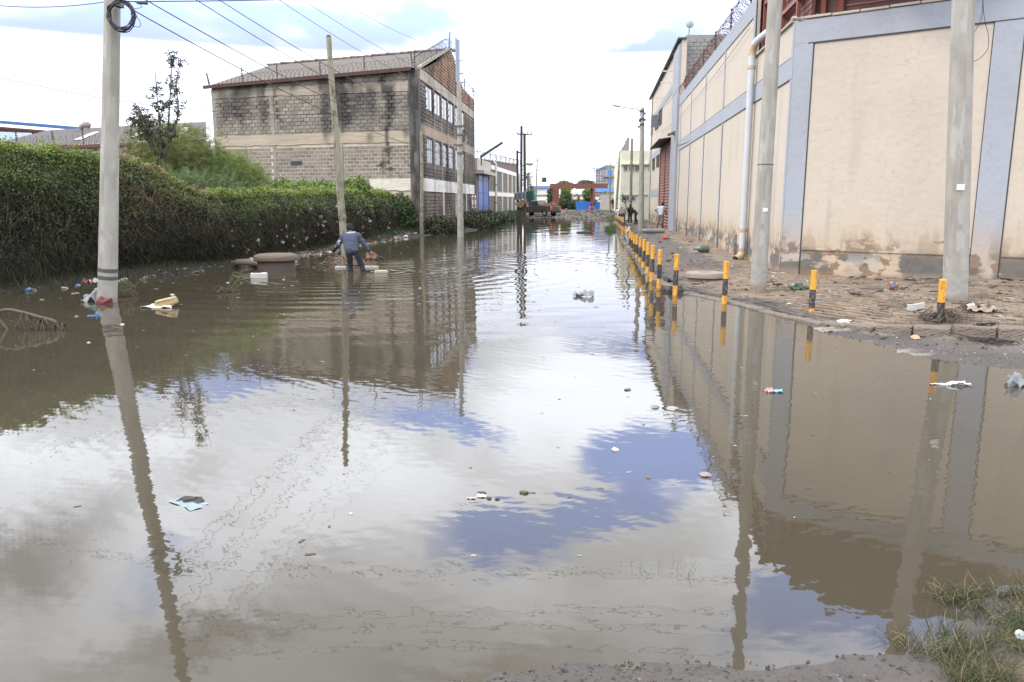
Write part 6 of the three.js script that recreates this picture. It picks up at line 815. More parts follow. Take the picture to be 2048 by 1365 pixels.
// J: joints in metres, x to the person's right as seen from behind, y up, z towards the back of the person (they face -z)
function person(label, pos, turn, scale, J, look, group, fine) {
  const p = thing('person', label, 'person', pos, group); p.rotation.y = turn; p.scale.setScalar(scale);
  const v = n => V(...J[n]), c = fine ? 0.012 : 0.018, hd = v('head'), nk = v('neck'), up = hd.clone().sub(nk).normalize(), fw = J.face ? V(...J.face).normalize() : V(0, -0.1, -1).normalize(), rt = fw.clone().cross(up).normalize(), Hd = (a, b, d) => hd.clone().addScaledVector(rt, a).addScaledVector(up, b).addScaledVector(fw, d);
  const ch = v('chest'), pv = v('pelvis'), sl = v('shoulderL'), sr = v('shoulderR'), hl = v('hipL'), hr = v('hipR'), side = sr.clone().sub(sl).normalize(), off = (q, k) => q.clone().addScaledVector(side, k);
  const torso = e => [[off(ch, -0.08), off(pv, -0.065), 0.12 + e, 0.11 + e], [off(ch, 0.08), off(pv, 0.065), 0.12 + e, 0.11 + e], [sl, sr, 0.062 + e, 0.062 + e], [sl.clone().lerp(ch, 0.35), sr.clone().lerp(ch, 0.35), 0.09 + e, 0.09 + e], [ch, nk, 0.09 + e, 0.055 + e]];
  const arm = (s, e, f = 1) => { const a = v('shoulder' + s), b = v('elbow' + s), w = v('wrist' + s); return f <= 1 ? [[a, a.clone().lerp(b, f), 0.056 + e, 0.045 + e]] : [[a, b, 0.056 + e, 0.043 + e], [b, b.clone().lerp(w, f - 1), 0.043 + e, 0.031 + e]]; };
  const leg = (s, e, f = 2) => { const a = v('hip' + s), b = v('knee' + s), w = v('ankle' + s); return f <= 1 ? [[a, a.clone().lerp(b, f), 0.088 + e, 0.062 + e]] : [[a, b, 0.088 + e, 0.06 + e], [b, b.clone().lerp(w, (f - 1) * 0.45), 0.058 + e, 0.057 + e], [b.clone().lerp(w, 0.3), b.clone().lerp(w, f - 1), 0.058 + e, 0.042 + e]]; };
  const body = fieldMesh([...torso(-0.008), ...arm('L', -0.006, 2), ...arm('R', -0.006, 2), ...leg('L', -0.008), ...leg('R', -0.008), [nk.clone().lerp(ch, 0.2), hd.clone().addScaledVector(up, -0.05), 0.056, 0.05], ...['L', 'R'].map(s => [v('ankle' + s), v('toe' + s), 0.042, 0.03])], c, 0.035);
  const head = fieldMesh([[Hd(0, 0.03, -0.02), Hd(0, 0.045, 0.015), 0.086, 0.082], [Hd(0, -0.02, 0.02), Hd(0, -0.075, 0.045), 0.068, 0.04], [Hd(0, 0.01, 0.085), Hd(0, -0.028, 0.105), 0.011, 0.016], [Hd(-0.02, -0.058, 0.085), Hd(0.02, -0.058, 0.085), 0.011, 0.011], [Hd(-0.04, 0.03, 0.085), Hd(0.04, 0.03, 0.085), 0.012, 0.012], [Hd(-0.085, 0.01, -0.005), Hd(-0.09, -0.02, -0.005), 0.018, 0.012], [Hd(0.085, 0.01, -0.005), Hd(0.09, -0.02, -0.005), 0.018, 0.012]], fine ? 0.006 : 0.01, 0.02);
  const hands = ['L', 'R'].map(s => fieldMesh(handPrims(v('wrist' + s), J['hand' + s] ? V(...J['hand' + s]) : v('wrist' + s).sub(v('elbow' + s)), s === 'L' ? V(0.2, 0, -1) : V(-0.2, 0, -1), look.curl || 0.5), fine ? 0.0045 : 0.006, 0.008));
  const bd = mesh('body', mergeGeometries([body, head, ...hands]), look.skin || SKIN, p);
  const eyes = new MB(); for (const s of [-1, 1]) eyes.add(new THREE.SphereGeometry(0.013, 8, 6), new THREE.Matrix4().makeTranslation(...Hd(s * 0.033, 0.012, 0.082).toArray())); mesh('eyes', eyes.geo(), mat(0.5, 0.48, 0.44, 0.3), p);
  mesh(look.cap ? 'cap' : 'hair', fieldMesh([[Hd(0, 0.05, -0.03), Hd(0, 0.062, 0.005), 0.091, 0.082], [Hd(0, -0.0, -0.05), Hd(0, 0.05, -0.03), 0.068, 0.085]], fine ? 0.008 : 0.014, 0.02), look.cap || HAIR, p);
  mesh(look.topName || 'shirt', folds(fieldMesh([...torso(look.loose || 0.014), ...arm('L', look.loose || 0.012, look.sleeve), ...arm('R', look.loose || 0.012, look.sleeve)], c, 0.03), fine), look.top, p);
  mesh(look.legName || 'trousers', folds(fieldMesh([[off(pv, -0.055), off(pv, 0.055), 0.106, 0.106], ...leg('L', 0.013, look.leg), ...leg('R', 0.013, look.leg)], c, 0.03), fine), look.bottom, p);
  if (look.shoe) for (const s of ['L', 'R']) mesh('shoe', fieldMesh([[v('ankle' + s).add(V(0, -0.03, 0)), v('toe' + s), 0.05, 0.04], [v('ankle' + s).add(V(0, -0.045, 0.03)), v('toe' + s), 0.04, 0.035]], 0.012, 0.02), look.shoe, p);
  return p;
}
const STAND = { pelvis: [0, 0.95, 0], chest: [0, 1.27, 0], neck: [0, 1.46, 0], head: [0, 1.6, -0.02], shoulderL: [-0.19, 1.41, 0], shoulderR: [0.19, 1.41, 0], elbowL: [-0.26, 1.13, 0.02], elbowR: [0.26, 1.13, 0.02], wristL: [-0.27, 0.88, -0.05], wristR: [0.27, 0.88, -0.05], hipL: [-0.09, 0.92, 0], hipR: [0.09, 0.92, 0], kneeL: [-0.11, 0.5, -0.02], kneeR: [0.11, 0.5, -0.02], ankleL: [-0.12, 0.09, 0.02], ankleR: [0.12, 0.09, 0.02], toeL: [-0.14, 0.035, -0.15], toeR: [0.14, 0.035, -0.15] };
const cloth = (r, g, b) => mat(r, g, b, 0.95, { bumpMap: roughBump, bumpScale: 0.01 });
{ // the man wading: seen from behind, leaning forward a little, a stick in his left hand
  const k = 1.0, m = V(-7.02, -0.34, -21.6), J = { pelvis: [0.0, 0.97, 0.02], chest: [-0.05, 1.23, -0.1], neck: [-0.07, 1.42, -0.18], head: [-0.1, 1.56, -0.25], face: [-0.15, -0.45, -1], shoulderL: [-0.27, 1.34, -0.14], shoulderR: [0.16, 1.36, -0.14], elbowL: [-0.43, 1.08, -0.16], elbowR: [0.34, 1.12, -0.16], wristL: [-0.6, 0.94, -0.34], wristR: [0.45, 0.9, -0.22], handL: [-0.35, -0.35, -0.75], handR: [0.25, -1, -0.15], hipL: [-0.08, 0.9, 0.02], hipR: [0.12, 0.9, 0.02], kneeL: [-0.07, 0.48, -0.06], kneeR: [0.27, 0.5, -0.02], ankleL: [-0.05, 0.08, 0.04], ankleR: [0.42, 0.08, 0.1], toeL: [-0.07, 0.03, -0.14], toeR: [0.48, 0.03, -0.08] };
  const p = person('man in a blue jacket and black trousers wading with a stick, seen from behind', m, 0.08, 1.0, J, { top: cloth(0.05, 0.06, 0.09), topName: 'jacket', loose: 0.024, sleeve: 1.75, bottom: cloth(0.014, 0.014, 0.016), leg: 2, cap: HAIR, curl: 0.9 }, null, true); p.children.find(c => c.name === 'cap').name = 'woollen_cap';
  const hood = fieldMesh([[V(-0.17, 1.4, -0.15), V(-0.06, 1.43, -0.1), 0.045, 0.04], [V(-0.06, 1.43, -0.1), V(0.07, 1.44, -0.13), 0.04, 0.04], [V(-0.19, 1.38, -0.2), V(-0.17, 1.4, -0.15), 0.04, 0.045]], 0.012, 0.02); mesh('hood', hood, cloth(0.32, 0.33, 0.36), p);
  const gl = cloth(0.018, 0.02, 0.026); mesh('glove_sleeve', fieldMesh([[V(-0.47, 1.05, -0.2), V(-0.6, 0.94, -0.34), 0.062, 0.055], [V(-0.45, 1.06, -0.18), V(-0.48, 1.04, -0.21), 0.07, 0.066]], 0.012, 0.02), gl, p); mesh('glove_sleeve', fieldMesh([[V(0.36, 1.08, -0.17), V(0.44, 0.92, -0.21), 0.06, 0.045]], 0.012, 0.02), gl, p);
  mesh('torn_lining', mergeGeometries([[-0.39, 1.14, -0.12], [-0.36, 1.2, -0.1], [-0.41, 1.18, -0.13]].map(([x, y, z], i) => flat(crumple(0.045, 60 + i)).translate(x, y, z)).concat([flat(new THREE.TorusGeometry(0.066, 0.012, 6, 16).rotateX(1.1).rotateZ(0.9).translate(-0.455, 1.06, -0.18)), flat(new THREE.TorusGeometry(0.058, 0.01, 6, 16).rotateX(1.3).rotateZ(-0.5).translate(0.355, 1.09, -0.17))])), cloth(0.45, 0.46, 0.48), p);
  const a = V(-0.64, 1.02, -0.42), q = new THREE.Matrix4().compose(p.position, new THREE.Quaternion().setFromEuler(p.rotation), p.scale), hand = V(-0.63, 0.92, -0.43).applyMatrix4(q), tip = hand.clone().add(V(-0.16, -0.75, 0.22)), tp = hand.clone().add(V(0.035, 0.17, -0.05)), s = thing('walking_stick', 'thin brown stick held by the wading man', 'stick', tip.clone()); new MB().rod(tip.clone().add(V(-0.04, -0.2, 0.05)), hand, 0.014, 0.017, 7).rod(hand, tp, 0.017, 0.012, 7).build('stick', mat(0.12, 0.055, 0.035), s);
  const ww = cloth; void a; void k; void ww;
}
{
  const gp = 'men bending over the rubble behind the striped barrier', W2 = mat(0.55, 0.55, 0.55), bend = (f, o = {}) => ({ ...STAND, pelvis: [0, 0.93, 0.05], chest: [0, 1.16, -0.2 * f], neck: [0, 1.27, -0.4 * f], head: [0, 1.3, -0.56 * f], face: [0, -0.9, -0.6], shoulderL: [-0.19, 1.24, -0.34 * f], shoulderR: [0.19, 1.24, -0.34 * f], elbowL: [-0.28, 0.98, -0.34 * f], elbowR: [0.28, 0.98, -0.34 * f], wristL: [-0.2, 0.8, -0.46 * f], wristR: [0.2, 0.8, -0.46 * f], ...o });
  person('man in a white tee shirt and camouflage shorts leaning at the red shutter door', V(4.15, 0.17, -54.3), -0.5, 1.0, { ...STAND, head: [0.06, 1.58, -0.14], face: [0.5, -0.3, -1], neck: [0.02, 1.44, -0.06], chest: [0, 1.25, -0.02], elbowL: [-0.38, 1.2, 0.06], wristL: [-0.24, 1.0, 0.0], elbowR: [0.26, 1.12, -0.12], wristR: [0.2, 1.02, -0.32], kneeL: [-0.13, 0.5, 0.0], ankleL: [-0.2, 0.09, 0.12], toeL: [-0.22, 0.035, -0.04] }, { top: cloth(0.5, 0.52, 0.58), sleeve: 0.55, bottom: cloth(0.17, 0.17, 0.115), legName: 'shorts', leg: 1.3, shoe: mat(0.25, 0.14, 0.1) });
  person('man dressed in black standing upright behind the bollards, seen from behind', V(2.42, 0.16, -63.5), 0.1, 0.9, { ...STAND, head: [0.0, 1.6, -0.03] }, { top: cloth(0.012, 0.012, 0.013), sleeve: 0.7, bottom: cloth(0.012, 0.012, 0.013), leg: 2, shoe: W2 }, gp);
  person('man in a dark top and navy trousers bent double next to the street lamp', V(2.86, 0.16, -63.2), 1.3, 0.92, bend(1, { kneeR: [0.2, 0.5, -0.05], ankleR: [0.4, 0.1, 0.1], toeR: [0.42, 0.035, -0.06] }), { top: cloth(0.02, 0.022, 0.025), sleeve: 0.6, bottom: cloth(0.02, 0.026, 0.05), leg: 2, shoe: cloth(0.02, 0.02, 0.02) }, gp);
  person('man in a brown shirt with a red collar bending behind the striped barrier', V(1.98, 0.05, -67), 0.25, 1.0, bend(0.8), { top: cloth(0.2, 0.165, 0.15), sleeve: 1.6, bottom: cloth(0.06, 0.05, 0.045), leg: 2, cap: mat(0.012, 0.012, 0.014) }, gp);
  person('man in a white shirt bending at the far end of the striped barrier', V(1.78, 0.0, -70), 0.7, 0.97, bend(0.7), { top: cloth(0.5, 0.5, 0.5), sleeve: 1.5, bottom: cloth(0.05, 0.05, 0.055), leg: 2, cap: mat(0.02, 0.02, 0.022) }, gp);
  const far = (l, px, py, z, t, J, look) => { const q = onZ(px, py, z); person(l, V(q.x, q.y, z), t, 1, J, look); };
  const sit = { ...STAND, pelvis: [0, 0.2, 0.1], chest: [0, 0.52, 0.02], neck: [0, 0.72, -0.04], head: [0, 0.86, -0.08], shoulderL: [-0.19, 0.67, 0], shoulderR: [0.19, 0.67, 0], elbowL: [-0.26, 0.42, -0.1], elbowR: [0.26, 0.42, -0.1], wristL: [-0.15, 0.42, -0.34], wristR: [0.15, 0.42, -0.34], hipL: [-0.1, 0.18, 0.08], hipR: [0.1, 0.18, 0.08], kneeL: [-0.16, 0.5, -0.3], kneeR: [0.16, 0.5, -0.3], ankleL: [-0.14, 0.08, -0.4], ankleR: [0.14, 0.08, -0.4], toeL: [-0.15, 0.04, -0.56], toeR: [0.15, 0.04, -0.56] };
  far('person in a red top sitting on the rubble before the blue sheet gate', 1181, 422.5, -128, -1.2, sit, { top: cloth(0.5, 0.03, 0.03), sleeve: 1.6, bottom: cloth(0.05, 0.05, 0.06), leg: 2 });
  far('person in dark blue clothes standing at the right pillar of the gateway', 1188.6, 422, -126, 0.9, STAND, { top: cloth(0.025, 0.03, 0.05), sleeve: 1.8, bottom: cloth(0.08, 0.13, 0.22), leg: 2 });
  far('person in a dark top with pink at the waist by the leaning pole', 1225.5, 420, -115, 0.4, STAND, { top: cloth(0.02, 0.02, 0.025), sleeve: 1.8, bottom: cloth(0.24, 0.05, 0.12), leg: 2 });
}
// ------------------------------------------------------------------ litter, driftwood and floating rubbish
const foam = mat(0.42, 0.4, 0.365, 0.8, { bumpMap: roughBump, bumpScale: 0.01 }), foamY = mat(0.36, 0.26, 0.13, 0.8, { bumpMap: roughBump, bumpScale: 0.015 }), film = new THREE.MeshPhysicalMaterial({ color: rgb(0.24, 0.25, 0.26), roughness: 0.25, side: THREE.DoubleSide, transmission: 0.35, thickness: 0 }), rootM = mat(0.085, 0.062, 0.045, 0.95), rootP = mat(0.17, 0.125, 0.085, 0.95), mudM = mat(0.035, 0.03, 0.026, 0.9);
function film_sheet(w, d, amp, sd, n = 16) { const g = new THREE.PlaneGeometry(w, d, n, n); g.rotateX(-Math.PI / 2); const p = g.attributes.position; for (let i = 0; i < p.count; i++) { const x = p.getX(i), z = p.getZ(i), e = 1 - 0.55 * Math.max(Math.abs(x) / w, Math.abs(z) / d) * 2, k = 0.75 + 0.5 * vn(x / w * 5 + 9, z / d * 5, sd); p.setXYZ(i, x * k, Math.max(-0.004, amp * (fbm(x / w * 4 + sd, z / d * 4, 4, sd) - 0.36) * 2.2 * clamp(e + 0.3)), z * k); } g.computeVertexNormals(); return g; }
function lay(name, label, cat, px, py, parts, h, group) { const p = onY(px, py, h === undefined ? 0 : h); if (h > 0) { let a = p; for (let k = 0; k < 4; k++) a = onY(px, py, groundH(a.x, a.z) + 0.012); p.copy(a); } const t = thing(name, label, cat, p, group); parts.forEach(([n, g, m, ry = 0, y = 0, x = 0, z = 0]) => { g.rotateY(ry); g.translate(x, y, z); mesh(n, g, m, t); }); return t; }
const rb = (w, h, d, r = 0.01) => new RoundedBoxGeometry(w, h, d, 2, r);
function roots(n, L, r, sd, spread = 1, up = 0.5) { seed(sd); const m = new MB(); for (let i = 0; i < n; i++) { const a = rr(0, 6.28), l = L * rr(0.4, 1), p = [V(rr(-0.1, 0.1) * L, rr(0, 0.06), rr(-0.1, 0.1) * L)]; for (let k = 1; k < 4; k++) p.push(V(Math.cos(a + rr(-0.5, 0.5)) * l * k / 3 * spread, Math.max(0.0, up * l * Math.sin(k / 3 * 3) * rr(0.2, 1)), Math.sin(a + rr(-0.5, 0.5)) * l * k / 3 * spread)); m.tube(p, r * rr(0.5, 1.3), 4, 8); } return m.geo(); }
const FL0 = 0.0;
lay('foam_box', 'white foam box floating in front of the manhole chamber', 'foam box', 518, 556, [['box', rb(0.42, 0.16, 0.26, 0.02), foam, 0.35, 0.05], ['dark_hollow', rb(0.2, 0.012, 0.1, 0.004), mudM, 0.35, 0.136, -0.05]]);
lay('foam_block', 'small pale foam block floating right of the wading man', 'foam block', 765, 546, [['block', rb(0.3, 0.09, 0.16, 0.03), mat(0.36, 0.3, 0.22), 0.2, 0.03], ['block', rb(0.14, 0.1, 0.14, 0.04), mat(0.36, 0.31, 0.25), 0.6, 0.02, -0.16]]);
lay('foam_strip', 'flat white foam strip floating left of the wading man', 'foam strip', 681, 536, [['strip', rb(0.32, 0.06, 0.14), foam, 0.05, 0.02]]); lay('foam_strip', 'flat white foam strip floating right behind the wading man', 'foam strip', 740, 535.5, [['strip', rb(0.52, 0.06, 0.12), foam, -0.03, 0.02]]);
lay('foam_chunk', 'yellowed broken foam chunk floating right of the left concrete pole', 'foam chunk', 333, 613, [['chunk', rb(0.4, 0.11, 0.22, 0.03).rotateZ(0.25), foamY, 0.2, 0.06], ['lid', rb(0.36, 0.04, 0.2, 0.015).rotateZ(0.22), mat(0.42, 0.32, 0.17), 0.25, 0.135, 0.0, 0.02], ['wet_paper', film_sheet(0.55, 0.26, 0.06, 4), mat(0.42, 0.38, 0.32), 0.2, 0.005, -0.08, 0.14]]);
lay('plastic_bag', 'crumpled grey plastic bag caught at the foot of the left pole', 'plastic bag', 188, 603, [['bag', film_sheet(0.42, 0.32, 0.22, 7), mat(0.2, 0.2, 0.21, 0.4), 0.3, 0.0], ['peak', crumple(0.11, 8, 1.4), mat(0.22, 0.22, 0.23, 0.4), 0, 0.08, 0.02, -0.1]]);
lay('red_cloth', 'dark red cloth lying at the foot of the left pole', 'cloth', 210, 607, [['cloth', crumple(0.14, 19, 0.8), mat(0.13, 0.035, 0.03), 0.3, 0.03]]); lay('red_wrapper', 'bright red wrapper in the weeds behind the left pole', 'wrapper', 175, 570, [['wrapper', film_sheet(0.24, 0.16, 0.14, 12), mat(0.17, 0.025, 0.022, 0.6), 0.3, 0.02], ['pale_scrap', film_sheet(0.24, 0.14, 0.12, 13), mat(0.4, 0.37, 0.33), 1, 0.05, 0.14, -0.05]], 0.02);
lay('blue_strap', 'bright blue plastic strap floating below the left pole', 'strap', 189, 632, [['strap', rb(0.24, 0.012, 0.022, 0.004), mat(0.05, 0.25, 0.6, 0.4), 0.35, 0.008], ['strap_end', rb(0.02, 0.05, 0.012, 0.004), mat(0.05, 0.25, 0.6, 0.4), 0.6, 0.03, 0.03]]);
lay('tangled_string', 'tangle of green cord under the grey bag at the left pole', 'cord', 184, 615, [['cord', new THREE.TubeGeometry(new THREE.CatmullRomCurve3([V(-0.1, 0.01, 0), V(0, 0.03, 0.04), V(0.08, 0.01, -0.03), V(0.02, 0.03, 0.02), V(-0.04, 0.02, -0.04)]), 30, 0.007, 5), mat(0.03, 0.2, 0.12)]]);
{ // dead branch at the far left
  const t = thing('dead_branch', 'dead branch with hanging roots half sunk at the left edge of the water', 'branch', onY(70, 660, 0)); seed(301); const z = t.position.z, m = new MB(), pt = (x, y, o = 0) => onZ(x, y, z + o); m.tube([pt(-14, 625), pt(14, 620), pt(38, 624), pt(75, 634), pt(110, 645), pt(124, 662)], 0.028, 6, 30).tube([pt(-6, 634), pt(8, 652), pt(20, 666)], 0.018, 5).tube([pt(34, 622), pt(42, 640), pt(52, 662)], 0.009, 5).tube([pt(38, 640), pt(30, 655), pt(22, 668)], 0.009, 5); m.build('stem', rootM, t);
  const h = new MB(); for (let i = 0; i < 80; i++) { const x = i < 36 ? rr(42, 90) : rr(110, 132), y0 = 622 + (x - 34) * 0.28, a = pt(x, y0, rr(-0.04, 0.04)), b = pt(x + rr(-12, 12), y0 + rr(12, 28), rr(-0.12, 0.12)); h.tube([a, a.clone().lerp(b, 0.5).add(V(rr(-0.03, 0.03), 0.02, 0)), b], rr(0.004, 0.01), 4, 6); } h.build('hanging_root', rootM, t);
}
lay('driftwood_pile', 'pile of tangled pale roots and sticks beside the wading man', 'driftwood', 690, 530, [['roots', roots(90, 0.75, 0.017, 311, 1, 0.5).scale(1, 1, 0.6), rootP], ['sticks', roots(14, 1.0, 0.016, 312, 1, 0.1), rootM], ['mound', crumple(0.42, 31, 0.4), rootM, 0, 0.02]]);
lay('brown_rag', 'brown wet rag draped over a stump right of the wading man', 'rag', 745, 519, [['rag', crumple(0.2, 41, 1.1), mat(0.2, 0.11, 0.075), 0, 0.08], ['stump', roots(8, 0.5, 0.02, 313, 1, 0.3), rootM]]);
{ const mk = (px, py, label, sc, sd) => { const p = onY(px, py, 0), t = thing('broken_reed', label, 'reed', p); seed(sd); const m = new MB(), s = new MB(); for (let i = 0; i < 7; i++) { const d = rr(0.2, 1), e = rr(-0.4, 0.4); m.tube([p.clone(), p.clone().add(V(d * 0.4 * sc, rr(0.3, 0.6) * sc, e * 0.3)), p.clone().add(V(d * sc * 0.8, rr(0.1, 0.62) * sc, e * 0.5))], 0.011 * sc, 4, 12); } s.add(roots(16, 0.4, 0.008, sd + 1), new THREE.Matrix4().makeTranslation(p.x, 0, p.z)); m.build('leaf', mat(0.085, 0.1, 0.03), t); s.build('root', rootM, t); }; mk(455, 585, 'uprooted green reed floating before the white foam box', 0.75, 321); mk(236, 594, 'bent yellowing reed growing beside the left concrete pole', 0.6, 331); }
lay('clear_bag', 'clear crumpled plastic bag floating mid water before the bollards', 'plastic bag', 1168, 593, [['bag', film_sheet(0.4, 0.22, 0.16, 21), film, -0.3, 0.0], ['end', film_sheet(0.2, 0.06, 0.02, 22), mat(0.45, 0.42, 0.36), 0.1, 0.005, 0.06, 0.2]]);
lay('pouch', 'blue and pink plastic pouch floating in the reflection of the wall corner', 'pouch', 1552, 785, [['pouch', film_sheet(0.15, 0.07, 0.04, 23), mat(0.2, 0.42, 0.62, 0.35), 0.1, 0.004], ['pink_end', film_sheet(0.08, 0.06, 0.05, 24), mat(0.62, 0.26, 0.24, 0.35), 0.1, 0.006, -0.07]]);
lay('white_bag', 'long white plastic bag floating before the muddy bank', 'plastic bag', 1918, 771, [['bag', film_sheet(0.26, 0.07, 0.05, 25), mat(0.6, 0.61, 0.63, 0.35), 0, 0.003], ['tail', film_sheet(0.2, 0.03, 0.02, 26), mat(0.5, 0.5, 0.5, 0.4), 0.05, 0.003, -0.2]]);
lay('clear_bag', 'clear plastic bag floating at the right edge of the water', 'plastic bag', 2038, 772, [['bag', film_sheet(0.26, 0.14, 0.16, 27), film, 0.2, 0.0]]);
[[1255, 780, 0.09, 'small grey stone-like foam lump floating before the blue reflection', 0.3, 0.27, 0.23], [1297, 956, 0.05, 'tiny brown lump floating on the blue reflection', 0.22, 0.17, 0.12], [1410, 951, 0.12, 'brown and white wrapper floating below the reflected red storey', 0.36, 0.26, 0.22], [1344, 818, 0.14, 'crumpled beige paper floating where the reflected wall ends', 0.5, 0.44, 0.38], [1230, 901, 0.08, 'flat white flake floating on the blue reflection', 0.7, 0.7, 0.68], [1310, 815, 0.1, 'beige scrap floating beside the reflected wall', 0.38, 0.34, 0.3], [83, 600, 0.12, 'small pale lump floating left of the pole', 0.3, 0.24, 0.18], [150, 588, 0.2, 'flat beige foam piece floating by the weeds', 0.34, 0.29, 0.22], [177, 686, 0.07, 'small pale leaf floating below the dead branch', 0.5, 0.55, 0.6], [244, 650, 0.09, 'white square piece floating below the left pole', 0.62, 0.58, 0.52], [152, 634, 0.08, 'small peach coloured piece floating left of the blue strap', 0.5, 0.38, 0.26], [344, 590, 0.14, 'white shoe-shaped foam piece floating right of the left pole', 0.7, 0.7, 0.7], [456, 566, 0.16, 'small white foam cube floating by the uprooted reed', 0.6, 0.56, 0.5], [567, 560, 0.08, 'little white bottle floating below the manhole chamber', 0.65, 0.65, 0.65], [840, 577, 0.1, 'tiny pale lump floating mid water under the thin post', 0.4, 0.36, 0.3], [1152, 541, 0.14, 'tiny pale scrap floating in the middle of the street', 0.45, 0.42, 0.38], [64, 548, 0.1, 'pale scrap caught in the weeds at far left', 0.4, 0.36, 0.3]].forEach(([x, y, s, l, r, g, b], i) => lay('floating_scrap', l, 'litter', x, y, [['scrap', crumple(s * 0.38, 400 + i, s > 0.1 ? 0.3 : 0.55), mat(r * 0.62, g * 0.62, b * 0.62, 0.7), i, 0.003]]));
lay('plank', 'black plank floating far out before the gateway', 'plank', 1169, 466, [['plank', rb(1.0, 0.1, 0.22, 0.03), black, 0.05, 0.02]]);
lay('floating_clump', 'floating clump of dark muck with a pale blue bag at the lower left', 'debris', 378, 1001, [['muck', crumple(0.06, 51, 0.25).scale(1.2, 1, 1), mudM, 0.4, 0.004], ['muck', crumple(0.035, 52, 0.3), mudM, 0.4, 0.004, 0.08, 0.03], ['bag', film_sheet(0.26, 0.13, 0.008, 53), mat(0.14, 0.2, 0.21, 0.3), -0.5, 0.002, 0.03, 0.05]]);
lay('floating_clump', 'small row of dark muck bits with a pale scrap floating at the centre', 'debris', 962, 993, [['muck', crumple(0.022, 54, 0.4).scale(1.5, 1, 1), mudM, 0, 0.004, 0, -0.05], ['muck', crumple(0.018, 55, 0.4), mudM, 0, 0.004, 0.06, 0.04], ['muck', crumple(0.016, 56, 0.4), mudM, 0, 0.004, 0.12, 0.05], ['scrap', film_sheet(0.06, 0.06, 0.01, 57), mat(0.55, 0.52, 0.48), 0, 0.003, 0.005, 0.0], ['scrap', film_sheet(0.07, 0.02, 0.01, 58), mat(0.5, 0.42, 0.32), 0, 0.003, -0.06, 0.05]]);
lay('floating_clump', 'lone dark muck bit floating right of the row at the centre', 'debris', 1047, 986, [['muck', crumple(0.025, 59, 0.5).scale(1.3, 1, 1), mat(0.1, 0.075, 0.05), 0, 0.005], ['twig', new THREE.CylinderGeometry(0.002, 0.003, 0.09, 5).rotateZ(1.5), rootM, 0, 0.006, 0.04]]);
// on the footpath
{
  const p = onY(1785, 583, 0.25), y = groundH(p.x, p.z), t = thing('football', 'old dark football with blue and orange patches on the muddy pavers', 'football', V(p.x, y, p.z)), r = 0.105, base = new THREE.IcosahedronGeometry(r, 3); base.translate(0, r - 0.015, 0); mesh('ball', base, mat(0.11, 0.085, 0.075, 0.7), t); seed(341);
  for (let i = 0; i < 16; i++) { const a = i * 2.4, u = 1 - (i + 0.5) / 8, s = Math.sqrt(Math.max(0, 1 - u * u)), d = V(s * Math.cos(a), u, s * Math.sin(a)), g = new THREE.SphereGeometry(r + 0.002, 6, 3, 0, 6.283, 0, 0.3); g.applyQuaternion(new THREE.Quaternion().setFromUnitVectors(V(0, 1, 0), d)); g.translate(0, r - 0.015, 0); mesh('patch', g, i % 2 ? mat(0.6, 0.16, 0.05, 0.6) : mat(0.1, 0.12, 0.32, 0.6), t); }
}
const bottle = (L, r) => new THREE.LatheGeometry([[0, 0], [r * 0.9, 0], [r, 0.01], [r, L * 0.62], [r * 0.85, L * 0.72], [r * 0.35, L * 0.88], [r * 0.33, L], [0, L]].map(q => new THREE.Vector2(...q)), 16).rotateZ(1.5708);
lay('plastic_bottle', 'clear plastic bottle with a green label lying against the warehouse wall', 'bottle', 1772, 553, [['bottle', bottle(0.3, 0.045), mat(0.42, 0.42, 0.37, 0.3), 3.1, 0.045, -0.12], ['green_label', new THREE.CylinderGeometry(0.0465, 0.0465, 0.075, 16, 1, true).rotateZ(1.5708), mat(0.08, 0.36, 0.16, 0.4), 3.1, 0.045, -0.03], ['bottle_cap', new THREE.CylinderGeometry(0.017, 0.017, 0.02, 10).rotateZ(1.5708), mat(0.03, 0.25, 0.08), 0, 0.045, -0.13]], 0.33);
lay('water_bottle', 'large dark green water bottle lying on the wet footpath by the wall', 'bottle', 1402, 505, [['bottle', bottle(0.5, 0.13), mat(0.1, 0.12, 0.1, 0.3), 0.1, 0.13, 0.28], ['bottle_cap', new THREE.CylinderGeometry(0.05, 0.05, 0.05, 12).rotateZ(1.5708), mat(0.12, 0.2, 0.25), 0.1, 0.13, -0.24]], 0.16);
lay('foam_tray', 'broken white foam tray standing on edge on the pavers by the kerb', 'foam tray', 1832, 620, [['wall', rb(0.15, 0.11, 0.05), foam, 0.15, 0.05, -0.1, 0.1], ['side', rb(0.32, 0.1, 0.045), mat(0.42, 0.39, 0.34), 0.75, 0.055, 0.05, -0.02]], 0.17);
lay('root_tangle', 'tangle of dark roots and twigs caught on the kerb at the leaning bollard', 'roots', 1880, 640, [['roots', roots(70, 0.42, 0.008, 351, 1, 0.5), rootM], ['roots', roots(40, 0.3, 0.011, 352, 1, 0.3), mudM], ['mud', crumple(0.2, 61, 0.35), mat(0.06, 0.045, 0.035), 0, 0.0]], 0.15);
lay('root_tangle', 'trail of wet roots hanging over the kerb onto the mud', 'roots', 1985, 684, [['roots', roots(50, 0.34, 0.007, 353, 1, 0.15), mudM], ['stick', new THREE.CylinderGeometry(0.008, 0.012, 0.7, 6).rotateZ(1.35), rootM, 0.5, 0.06, -0.3, -0.1]], 0.05);
